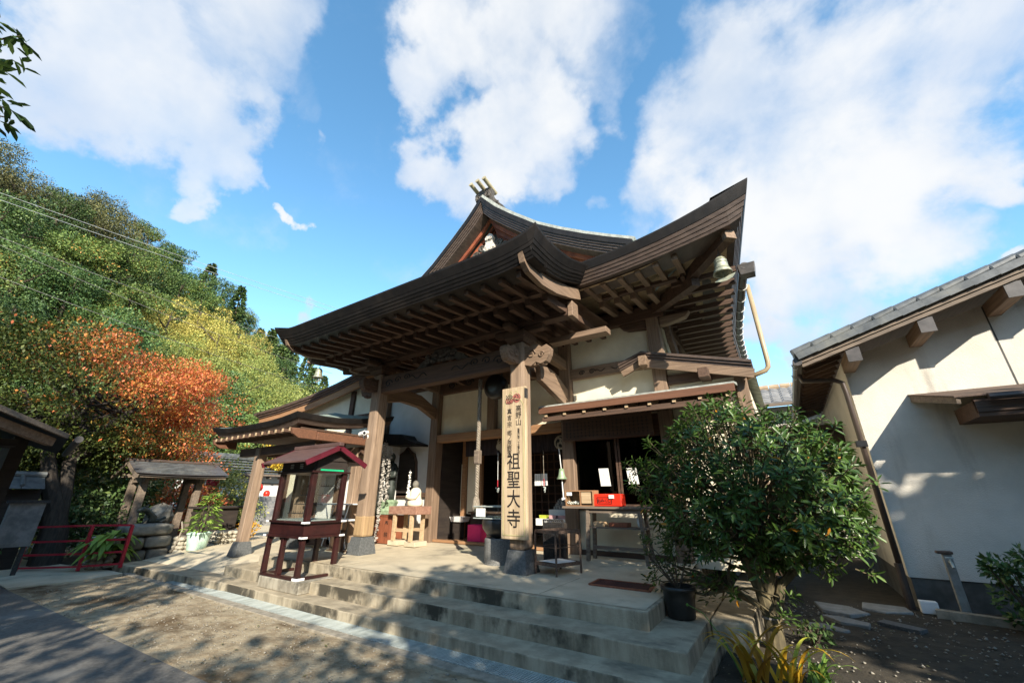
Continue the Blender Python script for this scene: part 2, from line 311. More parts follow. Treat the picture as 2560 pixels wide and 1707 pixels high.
    def blob(s, c, rx, ry, rz, seed=0, j=.12, n=10, k=7):
        rng = random.Random(seed); c = Vector(c); vs = []; fs = []
        for i in range(k + 1):
            ph = math.pi * i / k
            for q in range(n):
                t = 2 * math.pi * q / n; w_ = 1 + rng.uniform(-j, j)
                vs.append(c + Vector((rx * math.sin(ph) * math.cos(t) * w_, ry * math.sin(ph) * math.sin(t) * w_, -rz * math.cos(ph) * w_)))
        for i in range(k):
            for q in range(n): fs.append((i * n + q, i * n + (q + 1) % n, (i + 1) * n + (q + 1) % n, (i + 1) * n + q))
        s.add(vs, fs); return s
    def mesh(s, name):
        me = bpy.data.meshes.new(name); me.from_pydata(s.v, [], s.f); me.validate(verbose=False)
        return me
    def build(s, name, m, parent=None, **k):
        me = s.mesh(name)
        if isinstance(m, (list, tuple)) and len(me.polygons) == len(s.m): me.polygons.foreach_set('material_index', s.m)
        import bmesh
        bm = bmesh.new(); bm.from_mesh(me); bmesh.ops.recalc_face_normals(bm, faces=bm.faces); bm.to_mesh(me); bm.free()
        return add_obj(name, me, m, parent, **k)
def npmesh(name, V, F, tint=None):
    me = bpy.data.meshes.new(name); k = F.shape[1]
    me.vertices.add(len(V)); me.vertices.foreach_set('co', V.astype(np.float32).ravel())
    me.loops.add(F.size); me.loops.foreach_set('vertex_index', F.astype(np.int32).ravel())
    me.polygons.add(len(F)); me.polygons.foreach_set('loop_start', np.arange(0, F.size, k, dtype=np.int32))
    me.update(calc_edges=True)
    if tint is not None:
        at = me.attributes.new('tint', 'FLOAT', 'FACE'); at.data.foreach_set('value', tint.astype(np.float32))
    return me
LEAF4 = (np.array([(0, 0, 0), (.45, .26, .05), (1, 0, 0), (.45, -.26, .05)]), np.array([(0, 1, 2, 3)]))
LEAFQ = (np.array([(0, 0, 0), (.3, .15, .06), (.72, .13, .05), (1, 0, -.06), (.72, -.13, .05), (.3, -.15, .06)]), np.array([(0, 3, 2, 1), (0, 5, 4, 3)]))
def leaves(P, D, U, size, tint, tmpl=LEAF4):
    """P points, D leaf direction, U up hint, all (N,3)"""
    D = D / (np.linalg.norm(D, axis=1, keepdims=True) + 1e-9); U = U - (U * D).sum(1, keepdims=True) * D
    U = U / (np.linalg.norm(U, axis=1, keepdims=True) + 1e-9); Yv = np.cross(U, D)
    tv, tf = tmpl; n = len(P); k = len(tv); s = np.broadcast_to(np.asarray(size, float).reshape(-1, 1, 1), (n, 1, 1))
    V = P[:, None, :] + s * (tv[None, :, 0:1] * D[:, None, :] + tv[None, :, 1:2] * Yv[:, None, :] + tv[None, :, 2:3] * U[:, None, :])
    F = tf[None] + (np.arange(n) * k)[:, None, None]
    return V.reshape(-1, 3), F.reshape(-1, tf.shape[1]), np.repeat(tint, len(tf))
def text(s, size=1.0):
    cu = bpy.data.curves.new('t', 'FONT'); cu.body = s; cu.size = size; cu.align_x = 'CENTER'; cu.align_y = 'CENTER'; cu.resolution_u = 3; cu.offset = .008 * size
    o = bpy.data.objects.new('t', cu); COL.objects.link(o); dg = bpy.context.evaluated_depsgraph_get()
    me = bpy.data.meshes.new_from_object(o.evaluated_get(dg)); vs = [tuple(v.co) for v in me.vertices]; fs = [tuple(p.vertices) for p in me.polygons]
    bpy.data.objects.remove(o); bpy.data.curves.remove(cu); bpy.data.meshes.remove(me)
    if vs:
        cx = (min(v[0] for v in vs) + max(v[0] for v in vs)) / 2; cy = (min(v[1] for v in vs) + max(v[1] for v in vs)) / 2
        vs = [(v[0] - cx, v[1] - cy, 0) for v in vs]
    return vs, fs
def glyph(mb, s, x, y, z, size, sx=1.0):
    """a character lying in the XZ plane facing -Y, at (x, y, z)"""
    vs, fs = text(s, size); mb.add([(x + v[0] * sx, y, z + v[1]) for v in vs], fs)
# ------------------------------------------------------------------ ground, steps, kerbs
rng = np.random.default_rng(7); rnd = random.Random(5)
def fbm(x, y, s):   # cheap smooth noise for ground relief
    return (np.sin(x * s + 1.3 * np.sin(y * s * .7)) + np.sin(y * s * 1.17 + 1.7 * np.sin(x * s * .6)) + .5 * np.sin((x + y) * s * 2.3)) / 2.5
def sheet(name, xs, ys, zf, m, kind='structure'):
    X, Y = np.meshgrid(xs, ys); Z = zf(X, Y); nx, ny = len(xs), len(ys)
    V = np.stack([X, Y, Z], -1).reshape(-1, 3); i = np.arange((ny - 1) * nx).reshape(ny - 1, nx)[:, :-1].ravel()
    F = np.stack([i, i + 1, i + 1 + nx, i + nx], 1)
    return add_obj(name, npmesh(name, V, F), m, kind=kind, smooth=True)
far = np.concatenate([-np.geomspace(700, 20, 14), np.linspace(-18, 10, 60), np.geomspace(12, 700, 14)])
sheet('ground', far, np.concatenate([-np.geomspace(700, 8, 12), np.linspace(-6, 14, 40), np.geomspace(16, 700, 14)]), lambda X, Y: -.03 + 0 * X, 'ground_soil')
# sandy court between the paved path and the drain
sheet('court', np.linspace(-12.7, 4, 240), np.linspace(2.0, 3.79, 50), lambda X, Y: .0 + .012 * fbm(X, Y, 5) + .006 * fbm(X, Y, 17) + .004, 'soil')
mb = MB(); mb.prism([(-40, -14), (8, -14), (8, 2.33), (-4.93, 2.33), (-12.6, 2.05), (-40, 2.0)], (0, 0, -.02), (1, 0, 0), (0, 1, 0), (0, 0, 1), .034); mb.build('path', 'paving', kind='structure')
mb = MB(); mb.prism([(-12.75, 2.04), (-12.6, 3.0), (-12.95, 3.78), (-13.6, 3.75), (-18, 3.0), (-30, 3), (-30, 2.0)], (0, 0, -.02), (1, 0, 0), (0, 1, 0), (0, 0, 1), .05); mb.build('side_path', 'concrete', kind='structure')
# planted soil to the right of the steps
sheet('bed_soil', np.linspace(-.94, 6, 120), np.linspace(3.9, 9.6, 90), lambda X, Y: .055 + .02 * fbm(X, Y, 3.1) + .012 * fbm(X, Y, 9) + .006 * fbm(X, Y, 23), 'ground_soil')
mb = MB(); mb.box(-13.0, 6, 3.78, 3.93, -.05, .022); mb.build('kerb', 'kerb_concrete', kind='structure', bevel=.006)
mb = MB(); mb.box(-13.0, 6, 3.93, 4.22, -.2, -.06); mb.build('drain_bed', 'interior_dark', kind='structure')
# concrete terrace in three steps
mb = MB()
mb.prism([(-13.9, 3.82), (-11.5, 4.03), (-9.0, 4.2), (-.97, 4.2), (-.97, 5.9), (-13.9, 5.9)], (0, 0, -.1), (1, 0, 0), (0, 1, 0), (0, 0, 1), .25)
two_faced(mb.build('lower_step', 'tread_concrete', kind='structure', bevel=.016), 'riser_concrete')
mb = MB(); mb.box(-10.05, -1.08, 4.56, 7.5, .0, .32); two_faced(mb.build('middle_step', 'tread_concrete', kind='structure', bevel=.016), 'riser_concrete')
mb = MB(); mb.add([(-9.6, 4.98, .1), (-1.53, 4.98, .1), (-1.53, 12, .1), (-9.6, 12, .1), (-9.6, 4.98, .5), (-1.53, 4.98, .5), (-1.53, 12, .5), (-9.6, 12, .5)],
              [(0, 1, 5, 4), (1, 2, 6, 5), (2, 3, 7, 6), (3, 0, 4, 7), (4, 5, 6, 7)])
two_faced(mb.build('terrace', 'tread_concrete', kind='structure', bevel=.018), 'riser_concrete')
mb = MB(); mb.grid([[(-9.56, 5.03, .504), (-5, 5.03, .504), (-1.57, 5.03, .504)], [(-9.56, 6.3, .505), (-5, 6.3, .505), (-1.57, 6.3, .505)], [(-9.56, 8.3, .575), (-5, 8.3, .575), (-1.57, 8.3, .575)], [(-9.56, 12, .58), (-5, 12, .58), (-1.57, 12, .58)]])
mb.build('terrace_floor', 'concrete', kind='structure')
mb = MB()     # thin joints cut in the terrace floor
for x in (-2.9, -4.9, -6.9): mb.box(x, x + .004, 5.06, 6.28, .5045, .5068)
for x in (-1.9, -3.6, -5.3, -7.0): mb.box(x, x + .003, 4.24, 4.55, .148, .1512); mb.box(x + .7, x + .703, 4.6, 4.97, .318, .3212)
mb.build('floor_joint', 'riser_concrete', kind='structure')
mb = MB(); mb.grid([[(-13.9, 4.35, .154), (-9.63, 4.6, .154)], [(-14, 5.5, .36), (-9.63, 5.5, .38)], [(-26, 13, .45), (-9.63, 13, .45)]]); mb.build('side_floor', 'concrete', kind='structure')
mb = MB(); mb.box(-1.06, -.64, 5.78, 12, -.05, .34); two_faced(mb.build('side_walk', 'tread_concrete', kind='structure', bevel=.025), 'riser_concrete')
# drain grating: identical panels of bars in a frame
def grate():
    m_ = MB(); W = 1.0
    for y in (3.945, 4.195): m_.box(0, W - .008, y - .006, y + .006, -.02, .026)
    for x in (.004, W - .016): m_.box(x, x + .01, 3.945, 4.195, -.02, .024)
    k = 30
    for i in range(k):
        x = .03 + (W - .06) * i / (k - 1); m_.bar((x - .012, 3.95, .012), (x + .012, 4.19, .012), .014, .022)
    return m_
g0 = grate(); g0.v = [(x - 11.0, y, z) for x, y, z in g0.v]
gr0 = g0.build('drain_grating', 'steel', loc=(-11.0, 4.07, 0), label='steel drain grating panel in the gutter at the foot of the temple steps', cat='drain grating', group='drain grating panels along the steps')
for i in range(1, 14): copy_at(gr0, (i, 0, 0))
for nm, x0, x1, y0, y1, z, lb in [('channel_cover', -13.42, -11.5, 5.02, 5.18, .262, 'long dark channel cover crossing the concrete floor left of the cabinet'), ('channel_cover', -13.5, -13.3, 4.42, 5.0, .2, 'short dark channel cover running toward the stone water basin')]:
    mb = MB(); mb.add([(x0, y0, z - .12 * (y1 - y0)), (x1, y0, z - .12 * (y1 - y0)), (x1, y1, z + .12 * (y1 - y0)), (x0, y1, z + .12 * (y1 - y0))], [(0, 1, 2, 3)]); mb.v += [(a_, b_, c_ - .1) for a_, b_, c_ in mb.v]; mb.f += [[4, 5, 6, 7], [0, 1, 5, 4], [1, 2, 6, 5], [2, 3, 7, 6], [3, 0, 4, 7]]; mb.m += [0] * 5
    mb.v = [(a_, b_, c_ + .03) for a_, b_, c_ in mb.v]
    mb.build(nm, 'plinth_stone', loc=(x0, y0, z), label=lb, cat='drain cover')
# scattered pebbles on the court and in the bed
def pebbles(name, n, x0, x1, y0, y1, z, smin, smax, m):
    P = np.stack([rng.uniform(x0, x1, n), rng.uniform(y0, y1, n), np.full(n, z)], 1); s = rng.uniform(smin, smax, n) * rng.uniform(.5, 1, n)
    b = np.array([(1, 0, 0), (-1, 0, 0), (0, 1, 0), (0, -1, 0), (0, 0, .6), (0, 0, -.6)]); f = np.array([(0, 2, 4), (2, 1, 4), (1, 3, 4), (3, 0, 4), (2, 0, 5), (1, 2, 5), (3, 1, 5), (0, 3, 5)])
    a_ = rng.uniform(0, 6.28, n); c_, s_ = np.cos(a_), np.sin(a_); bb = b[None] * rng.uniform(.6, 1.3, (n, 6, 1))
    Q = np.stack([bb[..., 0] * c_[:, None] - bb[..., 1] * s_[:, None], bb[..., 0] * s_[:, None] + bb[..., 1] * c_[:, None], bb[..., 2]], -1)
    V = P[:, None] + Q * s[:, None, None]; F = f[None] + (np.arange(n) * 6)[:, None, None]
    return add_obj(name, npmesh(name, V.reshape(-1, 3), F.reshape(-1, 3)), m, kind='stuff', label=None)
props(pebbles('gravel', 3800, -12, 1, 2.15, 3.76, .008, .004, .02, 'pebble'), 'pale gravel and grit strewn over the sandy court', 'gravel')
props(pebbles('bed_gravel', 1500, -.9, 4, 4.2, 9.0, .07, .006, .028, 'pebble'), 'small stones lying in the dark soil by the white house', 'gravel')
# fallen leaves
n = 260; P = np.stack([rng.uniform(-11, 3, n), rng.uniform(2.1, 3.75, n), np.full(n, .018)], 1); k = rng.uniform(0, 1, n) < .35
P[k] = np.stack([rng.uniform(-.9, 3.4, k.sum()), rng.uniform(4.2, 8.8, k.sum()), np.full(k.sum(), .09)], 1)
an = rng.uniform(0, 6.28, n); V, F, t = leaves(P, np.stack([np.cos(an), np.sin(an), rng.uniform(-.1, .3, n)], 1), np.tile([0, 0, 1.], (n, 1)), rng.uniform(.03, .06, n), rng.uniform(0, 1, n))
add_obj('fallen_leaves', npmesh('fallen_leaves', V, F, t), 'leaf_brown', kind='stuff', label='dry fallen leaves scattered on the court and the bed', cat='fallen leaves')

# ------------------------------------------------------------------ main hall
CX = -5.89
hall = T('temple_hall', (CX, 8.25, .5), 'large wooden temple main hall with sweeping dark roof and porch', 'temple')
def hp(mb, name, m, **k): return mb.build(name, m, hall, **k)
def zt(ax): return 5.70 + (.54 * ((ax - 3.0) / 3.27) ** 2.3 if ax > 3.0 else 0)
def hw(Y):
    s = max(0, 1 - (Y - 6.1) / 4.5); return 5.62 - .012 * (Y - 10.6) * (Y > 10.6) + .65 * s ** 1.5
def zs(Y): s = max(0, 1 - (Y - 6.1) / 4.2); return 5.62 + .62 * s ** 2.3
PROF = [(0, 9.75), (.25, 9.5), (.5, 9.22), (1, 8.76), (1.75, 8.12), (2.4, 7.68), (3.04, 7.29), (3.6, 6.98), (4.12, 6.71), (4.9, 6.38)]
def y0_of(ax): return 7.38 if ax < 4.12 else 7.38 - (ax - 4.12) / (6.27 - 4.12) * 1.28
YEND = 17.0
def side(sg):
    rows = []
    for i in range(15):
        s = (i / 14) ** 1.4; row = []
        for ax, z in PROF: 
            Y = y0_of(ax) + (YEND - y0_of(ax)) * s; kx = 1 - (1 - hw(Y) / 6.27) * max(0, (ax - 3) / 3.3) ; row.append((CX + sg * ax * kx, Y, z))
        Y = 6.1 + (YEND - 6.1) * s; row.append((CX + sg * (.5 * 4.9 + .5 * hw(Y)), Y + .5 * (1 - s), .45 * 6.38 + .55 * zs(Y) - .02)); row.append((CX + sg * hw(Y), Y, zs(Y)))
        rows.append(row)
    return rows
mb = MB(); mb.grid(side(1)); mb.grid(side(-1))
xs = [-1 + 2 * i / 24 for i in range(25)]; rows = []
for v in (0, .25, .5, .75, 1):
    h_ = 6.27 - 2.15 * v; rows.append([(CX + u * h_, 6.1 + 2.1 * v, zt(abs(u) * h_) * (1 - v) + v * (6.72) - .1 * v * (1 - v) * 4 * .5) for u in xs])
mb.grid(rows); hp(mb, 'roof', 'verdigris', smooth=True)
def sweep(mb, path, prof):
    """path: (point, outward normal); prof: closed (out, dz) polygon"""
    k = len(prof); vs = []
    for q in path:
        p, nrm = q[0], q[1]; th = q[2] if len(q) > 2 else 1
        for o_, z in prof: vs.append((p[0] + nrm[0] * o_, p[1] + nrm[1] * o_, p[2] + z * th))
    fs = []
    for i in range(len(path) - 1):
        for j in range(k): fs.append((i * k + j, i * k + (j + 1) % k, (i + 1) * k + (j + 1) % k, (i + 1) * k + j))
    fs.append(tuple(range(k))); fs.append(tuple((len(path) - 1) * k + j for j in reversed(range(k)))); mb.add(vs, fs)
def eave_path():
    P_ = []
    for i in range(12, 0, -1): Y = 6.1 + (YEND - 6.1) * (i / 12) ** 1.7; P_.append(((CX - hw(Y), Y, zs(Y)), (-1, 0)))
    P_.append(((CX - 6.27, 6.1, zt(6.27)), (-1, -1), 1.45))
    for i in range(1, 36): x = -6.27 + 12.54 * i / 36; P_.append(((CX + x, 6.1, zt(abs(x))), (0, -1), 1 + .45 * max(0, (abs(x) - 4) / 2.27) ** 2))
    P_.append(((CX + 6.27, 6.1, zt(6.27)), (1, -1), 1.45))
    for i in range(1, 13): Y = 6.1 + (YEND - 6.1) * (i / 12) ** 1.7; P_.append(((CX + hw(Y), Y, zs(Y)), (1, 0)))
    return P_
EP = eave_path()
TOPL = [(.025, .025), (.02, 0), (-.035, -.13), (-.6, -.13), (-.5, .09)]
LOWL = [(-.045, -.131), (-.07, -.185), (-.083, -.187), (-.105, -.24), (-.118, -.242), (-.14, -.295), (-.152, -.297), (-.17, -.335), (-.7, -.335), (-.6, -.131)]
mb = MB(); sweep(mb, EP, TOPL); hp(mb, 'eave_edge', 'black_copper')
mb = MB(); sweep(mb, EP, LOWL); hp(mb, 'eave_layers', 'brown_copper')
# porch roof
PX0, PX1 = -9.44, -2.35
def zp(Y): return 5.17 + .09 * max(0, Y - 4.2) ** 2
SZ = lambda Y: float(np.interp(Y, [4.2, 4.35, 4.5, 4.97, 5.44, 6.0, 6.5], [5.345, 5.30, 5.285, 5.30, 5.40, 5.61, 5.78]))
def tipz(x): u = abs(x - CX) / 3.545; return .135 * max(0, (u - .72) / .28) ** 2
rows = []
for i in range(9):
    Y = 4.2 + 2.6 * i / 8; rows.append([(PX0 + (PX1 - PX0) * j / 20, Y, zp(Y) + tipz(PX0 + (PX1 - PX0) * j / 20)) for j in range(21)])
mb = MB(); mb.grid(rows); hp(mb, 'porch_roof', 'verdigris', smooth=True)
PP = []
for i in range(10, 0, -1): Y = 4.2 + 2.2 * i / 10; PP.append(((PX0, Y, SZ(Y)), (-1, 0)))
PP.append(((PX0, 4.2, SZ(4.2)), (-1, -1), 1.25))
for i in range(1, 48): x = PX0 + (PX1 - PX0) * i / 48; PP.append(((x, 4.2, zp(4.2) + tipz(x)), (0, -1)))
PP.append(((PX1, 4.2, SZ(4.2)), (1, -1), 1.25))
for i in range(1, 11): Y = 4.2 + 2.2 * i / 10; PP.append(((PX1, Y, SZ(Y)), (1, 0)))
mb = MB(); sweep(mb, PP, [(.02, .02), (.012, -.01), (-.06, -.13), (-.5, -.13), (-.4, .05)]); hp(mb, 'porch_eave_edge', 'black_copper')
mb = MB(); sweep(mb, PP, [(-.065, -.131), (-.09, -.18), (-.1, -.182), (-.13, -.23), (-.14, -.232), (-.17, -.28), (-.18, -.282), (-.2, -.315), (-.62, -.315), (-.5, -.131)]); hp(mb, 'porch_eave_layers', 'black_copper')  # black on these layers stands in for shade on the porch eave
# soffit boards
mb = MB(); rows = []
for i in range(7): Y = 4.4 + 3.8 * i / 6; rows.append([(x, Y, 4.885 + .10 * (Y - 4.4)) for x in (-9.15, -8, -6, -4, -2.66)])
mb.grid(rows); hp(mb, 'porch_soffit', WD[1])
mb = MB()
mb.grid([[(CX + u * 5.95, 6.38, zt(abs(u) * 5.95) - .36) for u in xs], [(CX + u * 4.5, 7.5, 5.58 + .12 * max(0, abs(u) - .6)) for u in xs], [(CX + u * 4.1, 8.3, 5.66) for u in xs]])
for sg in (1, -1):
    mb.grid([[(CX + sg * (hw(Y) - .3), Y, zs(Y) - .37), (CX + sg * 4.7, max(Y, 7.3), 5.58), (CX + sg * 4.1, max(Y, 8.2), 5.66)] for Y in [6.4 + .2 * i for i in range(12)] + [9 + i for i in range(9)]])
hp(mb, 'soffit', 'pale_wood')
# gable: verge boards, wall, pendant carving, ridge
def verge(mb, prof, y_off, d0, d1, th):
    """board hanging under the gable profile between depths d0..d1 below the roof line"""
    pts = [(0, 9.80)] + prof[1:9]; 
    for sg in (1, -1):
        top = []; bot = []
        for i, (x, z) in enumerate(pts):
            xa, za = pts[max(i - 1, 0)]; xb, zb = pts[min(i + 1, len(pts) - 1)]; dx, dz = xb - xa, zb - za; q = math.hypot(dx, dz); nx_, nz_ = dz / q, -dx / q
            if i == 0: nx_, nz_ = 0, -1.25
            top.append((CX + sg * max(0, x + nx_ * d0), z + nz_ * d0)); bot.append((CX + sg * max(0, x + nx_ * d1), z + nz_ * d1))
        for i in range(len(pts) - 1):
            q = [top[i], top[i + 1], bot[i + 1], bot[i]]; Y0, Y1 = 7.36 + y_off, 7.36 + y_off + th
            mb.add([(x, Y0, z) for x, z in q] + [(x, Y1, z) for x, z in q], [(0, 1, 2, 3), (7, 6, 5, 4), (0, 4, 5, 1), (3, 2, 6, 7)] + ([(1, 5, 6, 2)] if i == len(pts) - 2 else []))
mb = MB(); verge(mb, PROF, -.03, -.03, .10, .5); hp(mb, 'verge_cap', 'black_copper')
mb = MB(); verge(mb, PROF, .04, -.13, -.032, .6); hp(mb, 'verge_flashing', 'patina_grey')
mb = MB()
for k_ in range(4): verge(mb, PROF, .0 + .03 * k_, .10 + .05 * k_, .145 + .05 * k_, .4)
hp(mb, 'verge_layers', 'brown_copper')
mb = MB(); verge(mb, PROF, .42, .28, .40, .07); hp(mb, 'bargeboard', 'red_board')
mb = MB(); verge(mb, PROF, .6, .36, .50, .05); verge(mb, PROF, .72, .48, .58, .05); hp(mb, 'gable_board', 'red_board')
mb = MB(); poly = [(-2.9, 6.9), (2.9, 6.9), (1.6, 7.9), (.8, 8.7), (0, 9.5), (-.8, 8.7), (-1.6, 7.9)]; mb.prism(poly, (CX, 8.25, 0), (1, 0, 0), (0, 0, 1), (0, 1, 0), .1); hp(mb, 'gable_wall', 'red_board'); mb = MB(); mb.box(CX - 4.1, CX + 4.1, 8.42, 8.5, 5.3, 6.85); hp(mb, 'upper_wall', WD[0])
mb = MB(); mb.prism([(-1.5, 7.2), (1.5, 7.2), (.8, 8.25), (0, 9.0), (-.8, 8.25)], (CX, 8.1, 0), (1, 0, 0), (0, 0, 1), (0, 1, 0), .09)
for sg in (1, -1):
    for (x, z, r) in [(.3, 8.42, .13), (.5, 8.25, .15), (.74, 8.02, .14), (.36, 8.12, .12), (.95, 7.78, .13), (.62, 7.8, .12), (1.15, 7.6, .11)]:
        c = [(CX + sg * (x + r * (1 - t / 16) * math.cos(t * .8)), 7.86, z + r * (1 - t / 16) * math.sin(t * .8)) for t in range(14)]; mb.tube(c, .034, 6)
        mb.tube([(CX + sg * x, 7.86, z), (CX + sg * x, 8.12, z)], .05, 6)
hp(mb, 'wave_carving', 'carving_dark')
mb = MB(); gp = [(0, 8.82), (.1, 8.76), (.15, 8.66), (.12, 8.5), (.18, 8.38), (.19, 8.26), (.12, 8.18), (0, 8.21)]
mb.prism(gp + [(-x, z) for x, z in reversed(gp[1:-1])], (CX, 7.78, 0), (1, 0, 0), (0, 0, 1), (0, 1, 0), .1)
for sg in (1, -1):
    mb.tube([(CX + sg * (.095 + .075 * (1 - t / 18) * math.cos(t * .75)), 7.75, 8.28 + .075 * (1 - t / 18) * math.sin(t * .75)) for t in range(15)], .024, 6)
    mb.tube([(CX + sg * (.065 + .06 * (1 - t / 18) * math.cos(2 + t * .75)), 7.75, 8.64 + .06 * (1 - t / 18) * math.sin(2 + t * .75)) for t in range(13)], .022, 6)
hp(mb, 'pendant_carving', 'carving_white')
mb = MB()
mb.box(CX - .2, CX + .2, 7.6, YEND, 9.55, 9.85); mb.box(CX - .15, CX + .15, 7.62, YEND, 9.85, 9.97); mb.box(CX - .19, CX + .19, 7.6, YEND, 9.97, 10.03); hp(mb, 'ridge', 'brown_copper', bevel=.02)
mb = MB(); og = [(0, 10.2), (.2, 10.18), (.31, 10.08), (.29, 9.9), (.36, 9.72), (.52, 9.5), (.70, 9.3), (.80, 9.12), (.86, 8.98), (.72, 9.06), (.5, 9.26), (.25, 9.5), (0, 9.6)]
mb.prism(og + [(-.12, 9.62), (-.25, 9.75), (-.29, 9.9), (-.31, 10.08), (-.2, 10.18)], (CX, 7.45, 0), (1, 0, 0), (0, 0, 1), (0, 1, 0), .15)
for sg in (1, -1):
    mb.tube([(CX + sg * (.16 + .11 * (1 - t / 20) * math.cos(t * .7 - 1)), 7.43, 9.93 + .12 * (1 - t / 20) * math.sin(t * .7 - 1)) for t in range(17)], .028, 6)
mb.tube([(CX + (.5 + .11 * (1 - t / 20) * math.cos(t * .7 + 1)), 7.43, 9.42 + .09 * (1 - t / 20) * math.sin(t * .7 + 1)) for t in range(17)], .026, 6)
hp(mb, 'ridge_ornament', 'carving_dark')
rt0 = None
for i, x in enumerate((-.24, 0, .24)):
    mb = MB(); mb.tube([(CX + x, 7.75, 10.15 - .02 * abs(i - 1)), (CX + x, 7.14, 10.28 - .02 * abs(i - 1))], .062, 14); mb.tube([(CX + x, 7.155, 10.275 - .02 * abs(i - 1)), (CX + x, 7.13, 10.282 - .02 * abs(i - 1))], .07, 14); hp(mb, 'ridge_tube', 'ridge_brass', smooth=False)
# rafters
mb = MB(); mb.bar((-9.05, 4.52, 4.835), (-9.05, 5.75, 4.95), .085, .11); r1 = hp(mb, 'rafter', WD[1])
mb = MB(); mb.bar((-9.05, 5.36, 4.80), (-9.05, 8.15, 5.02), .10, .13); r2 = hp(mb, 'rafter', WD[1])
for i in range(1, 19):
    copy_at(r1, (i * .345, 0, 0)); copy_at(r2, (i * .345, 0, 0))
mb = MB(); mb.bar((-9.2, 5.36, 4.90), (-2.66, 5.36, 4.90), .12, .07); hp(mb, 'eave_batten', WD[0]); mb = MB(); mb.bar((-9.2, 4.53, 4.925), (-2.66, 4.53, 4.925), .13, .06); hp(mb, 'eave_batten', WD[0])
def curved_board(mb, x, pts, th):
    poly = [(y, z) for y, z in pts]; mb.prism(poly, (x, 0, 0), (0, 1, 0), (0, 0, 1), (1, 0, 0), th)
mb = MB(); curved_board(mb, -2.72, [(4.30, 5.05), (4.36, 4.9), (4.5, 4.8), (4.9, 4.76), (5.4, 4.83), (6.0, 5.0), (6.42, 5.15), (6.36, 5.36), (5.9, 5.2), (5.3, 5.05), (4.8, 5.0), (4.5, 5.05)], .09); hp(mb, 'porch_bargeboard', WP[1])
mb = MB(); curved_board(mb, -9.12, [(4.30, 5.05), (4.36, 4.9), (4.5, 4.8), (4.9, 4.76), (5.4, 4.83), (6.0, 5.0), (6.42, 5.15), (6.36, 5.36), (5.9, 5.2), (5.3, 5.05), (4.8, 5.0), (4.5, 5.05)], .09); hp(mb, 'porch_bargeboard', WP[1])
# main roof front rafters, right and left of the porch
mb = MB(); mb.bar((-2.5, 6.42, 5.375), (-2.5, 7.45, 5.47), .1, .12); f1 = hp(mb, 'rafter', WP[1]); mb = MB(); mb.bar((-2.5, 7.2, 5.345), (-2.5, 8.3, 5.50), .11, .14); f2 = hp(mb, 'rafter', WP[1])
for i in range(1, 6):
    dz = .01 * i ** 1.5; copy_at(f1, (i * .325, 0, dz)); 
    if i < 4: copy_at(f2, (i * .325, 0, dz * .4))
for i in range(0, 5): copy_at(f1, (-6.78 - i * .325 , 0, .01 * i ** 1.5))
mb = MB(); mb.bar((-2.6, 7.2, 5.45), (-1.0, 7.2, 5.47), .12, .07); mb.bar((CX + 5.0, 7.1, 5.47), (CX + 4.8, 14, 5.3), .07, .09); mb.bar((CX - 5.0, 7.1, 5.47), (CX - 4.8, 14, 5.3), .07, .09); hp(mb, 'eave_batten', WD[0])
# side rafters on the right
mb = MB(); mb.bar((CX + 5.86, 7.35, 5.43), (CX + 4.75, 7.35, 5.44), .075, .1); s1 = hp(mb, 'rafter', WD[0]); mb = MB(); mb.bar((CX + 5.0, 8.3, 5.33), (CX + 3.9, 8.3, 5.5), .08, .11); s2 = hp(mb, 'rafter', WD[0])
for i in range(1, 21):
    Y = 7.35 + .33 * i; copy_at(s1, (hw(Y) - hw(7.35), .33 * i, zs(Y) - zs(7.35)))
    if i < 19: copy_at(s2, (0, .33 * i, -.005 * i))
# hip rafters
for sg in (1, -1):
    mb = MB(); mb.bar((CX + sg * 4.1, 8.3, 5.42), (CX + sg * 5.2, 7.2, 5.36), .17, .26); mb.bar((CX + sg * 4.9, 7.5, 5.45), (CX + sg * 5.86, 6.46, 5.62), .16, .22); h_ = hp(mb, 'hip_rafter', WD[1])
    mb = MB(); mb.bar((CX + sg * 5.83, 6.49, 5.615), (CX + sg * 5.9, 6.42, 5.63), .19, .25); o = mb.build('end_cap', WP[1], h_, bevel=.01)
# posts
def post(x, y, w_, z0, z1, m='post_wood', name='post', bevel=.03):
    mb = MB(); mb.box(x - w_ / 2, x + w_ / 2, y - w_ / 2, y + w_ / 2, z0, z1); return hp(mb, name, m, bevel=bevel)
def plinth(x, y, w_, z0, z1):
    mb = MB(); mb.box(x - w_ / 2, x + w_ / 2, y - w_ / 2, y + w_ / 2, z0, z1, .055, .055); return hp(mb, 'plinth', 'plinth_stone', bevel=.008)
PXR, PXL, PY = -3.87, -7.9, 6.2
for x in (PXR, PXL):
    plinth(x, PY, .44, .503, .84); post(x, PY, .30, .838, 4.42, bevel=.045)
    for i, (hw_, z0, z1) in enumerate([(.17, 4.42, 4.5), (.23, 4.5, 4.62)]):
        mb = MB(); mb.box(x - hw_, x + hw_, PY - hw_, PY + hw_, z0, z1, -.05 if i == 0 else 0, -.05 if i == 0 else 0); hp(mb, 'bracket_block', WD[0], bevel=.01)
    mb = MB(); mb.box(x - .55, x + .55, PY - .09, PY + .09, 4.62, 4.74); mb.box(x - .09, x + .09, PY - .5, PY + .6, 4.6, 4.72); hp(mb, 'bracket_arm', WD[0], bevel=.03)
# brass/copper sleeve at the foot of the left post
mb = MB(); mb.box(PXL - .157, PXL + .157, PY - .157, PY + .157, .838, 1.27); hp(mb, 'post_sleeve', 'stand_wood', bevel=.045)
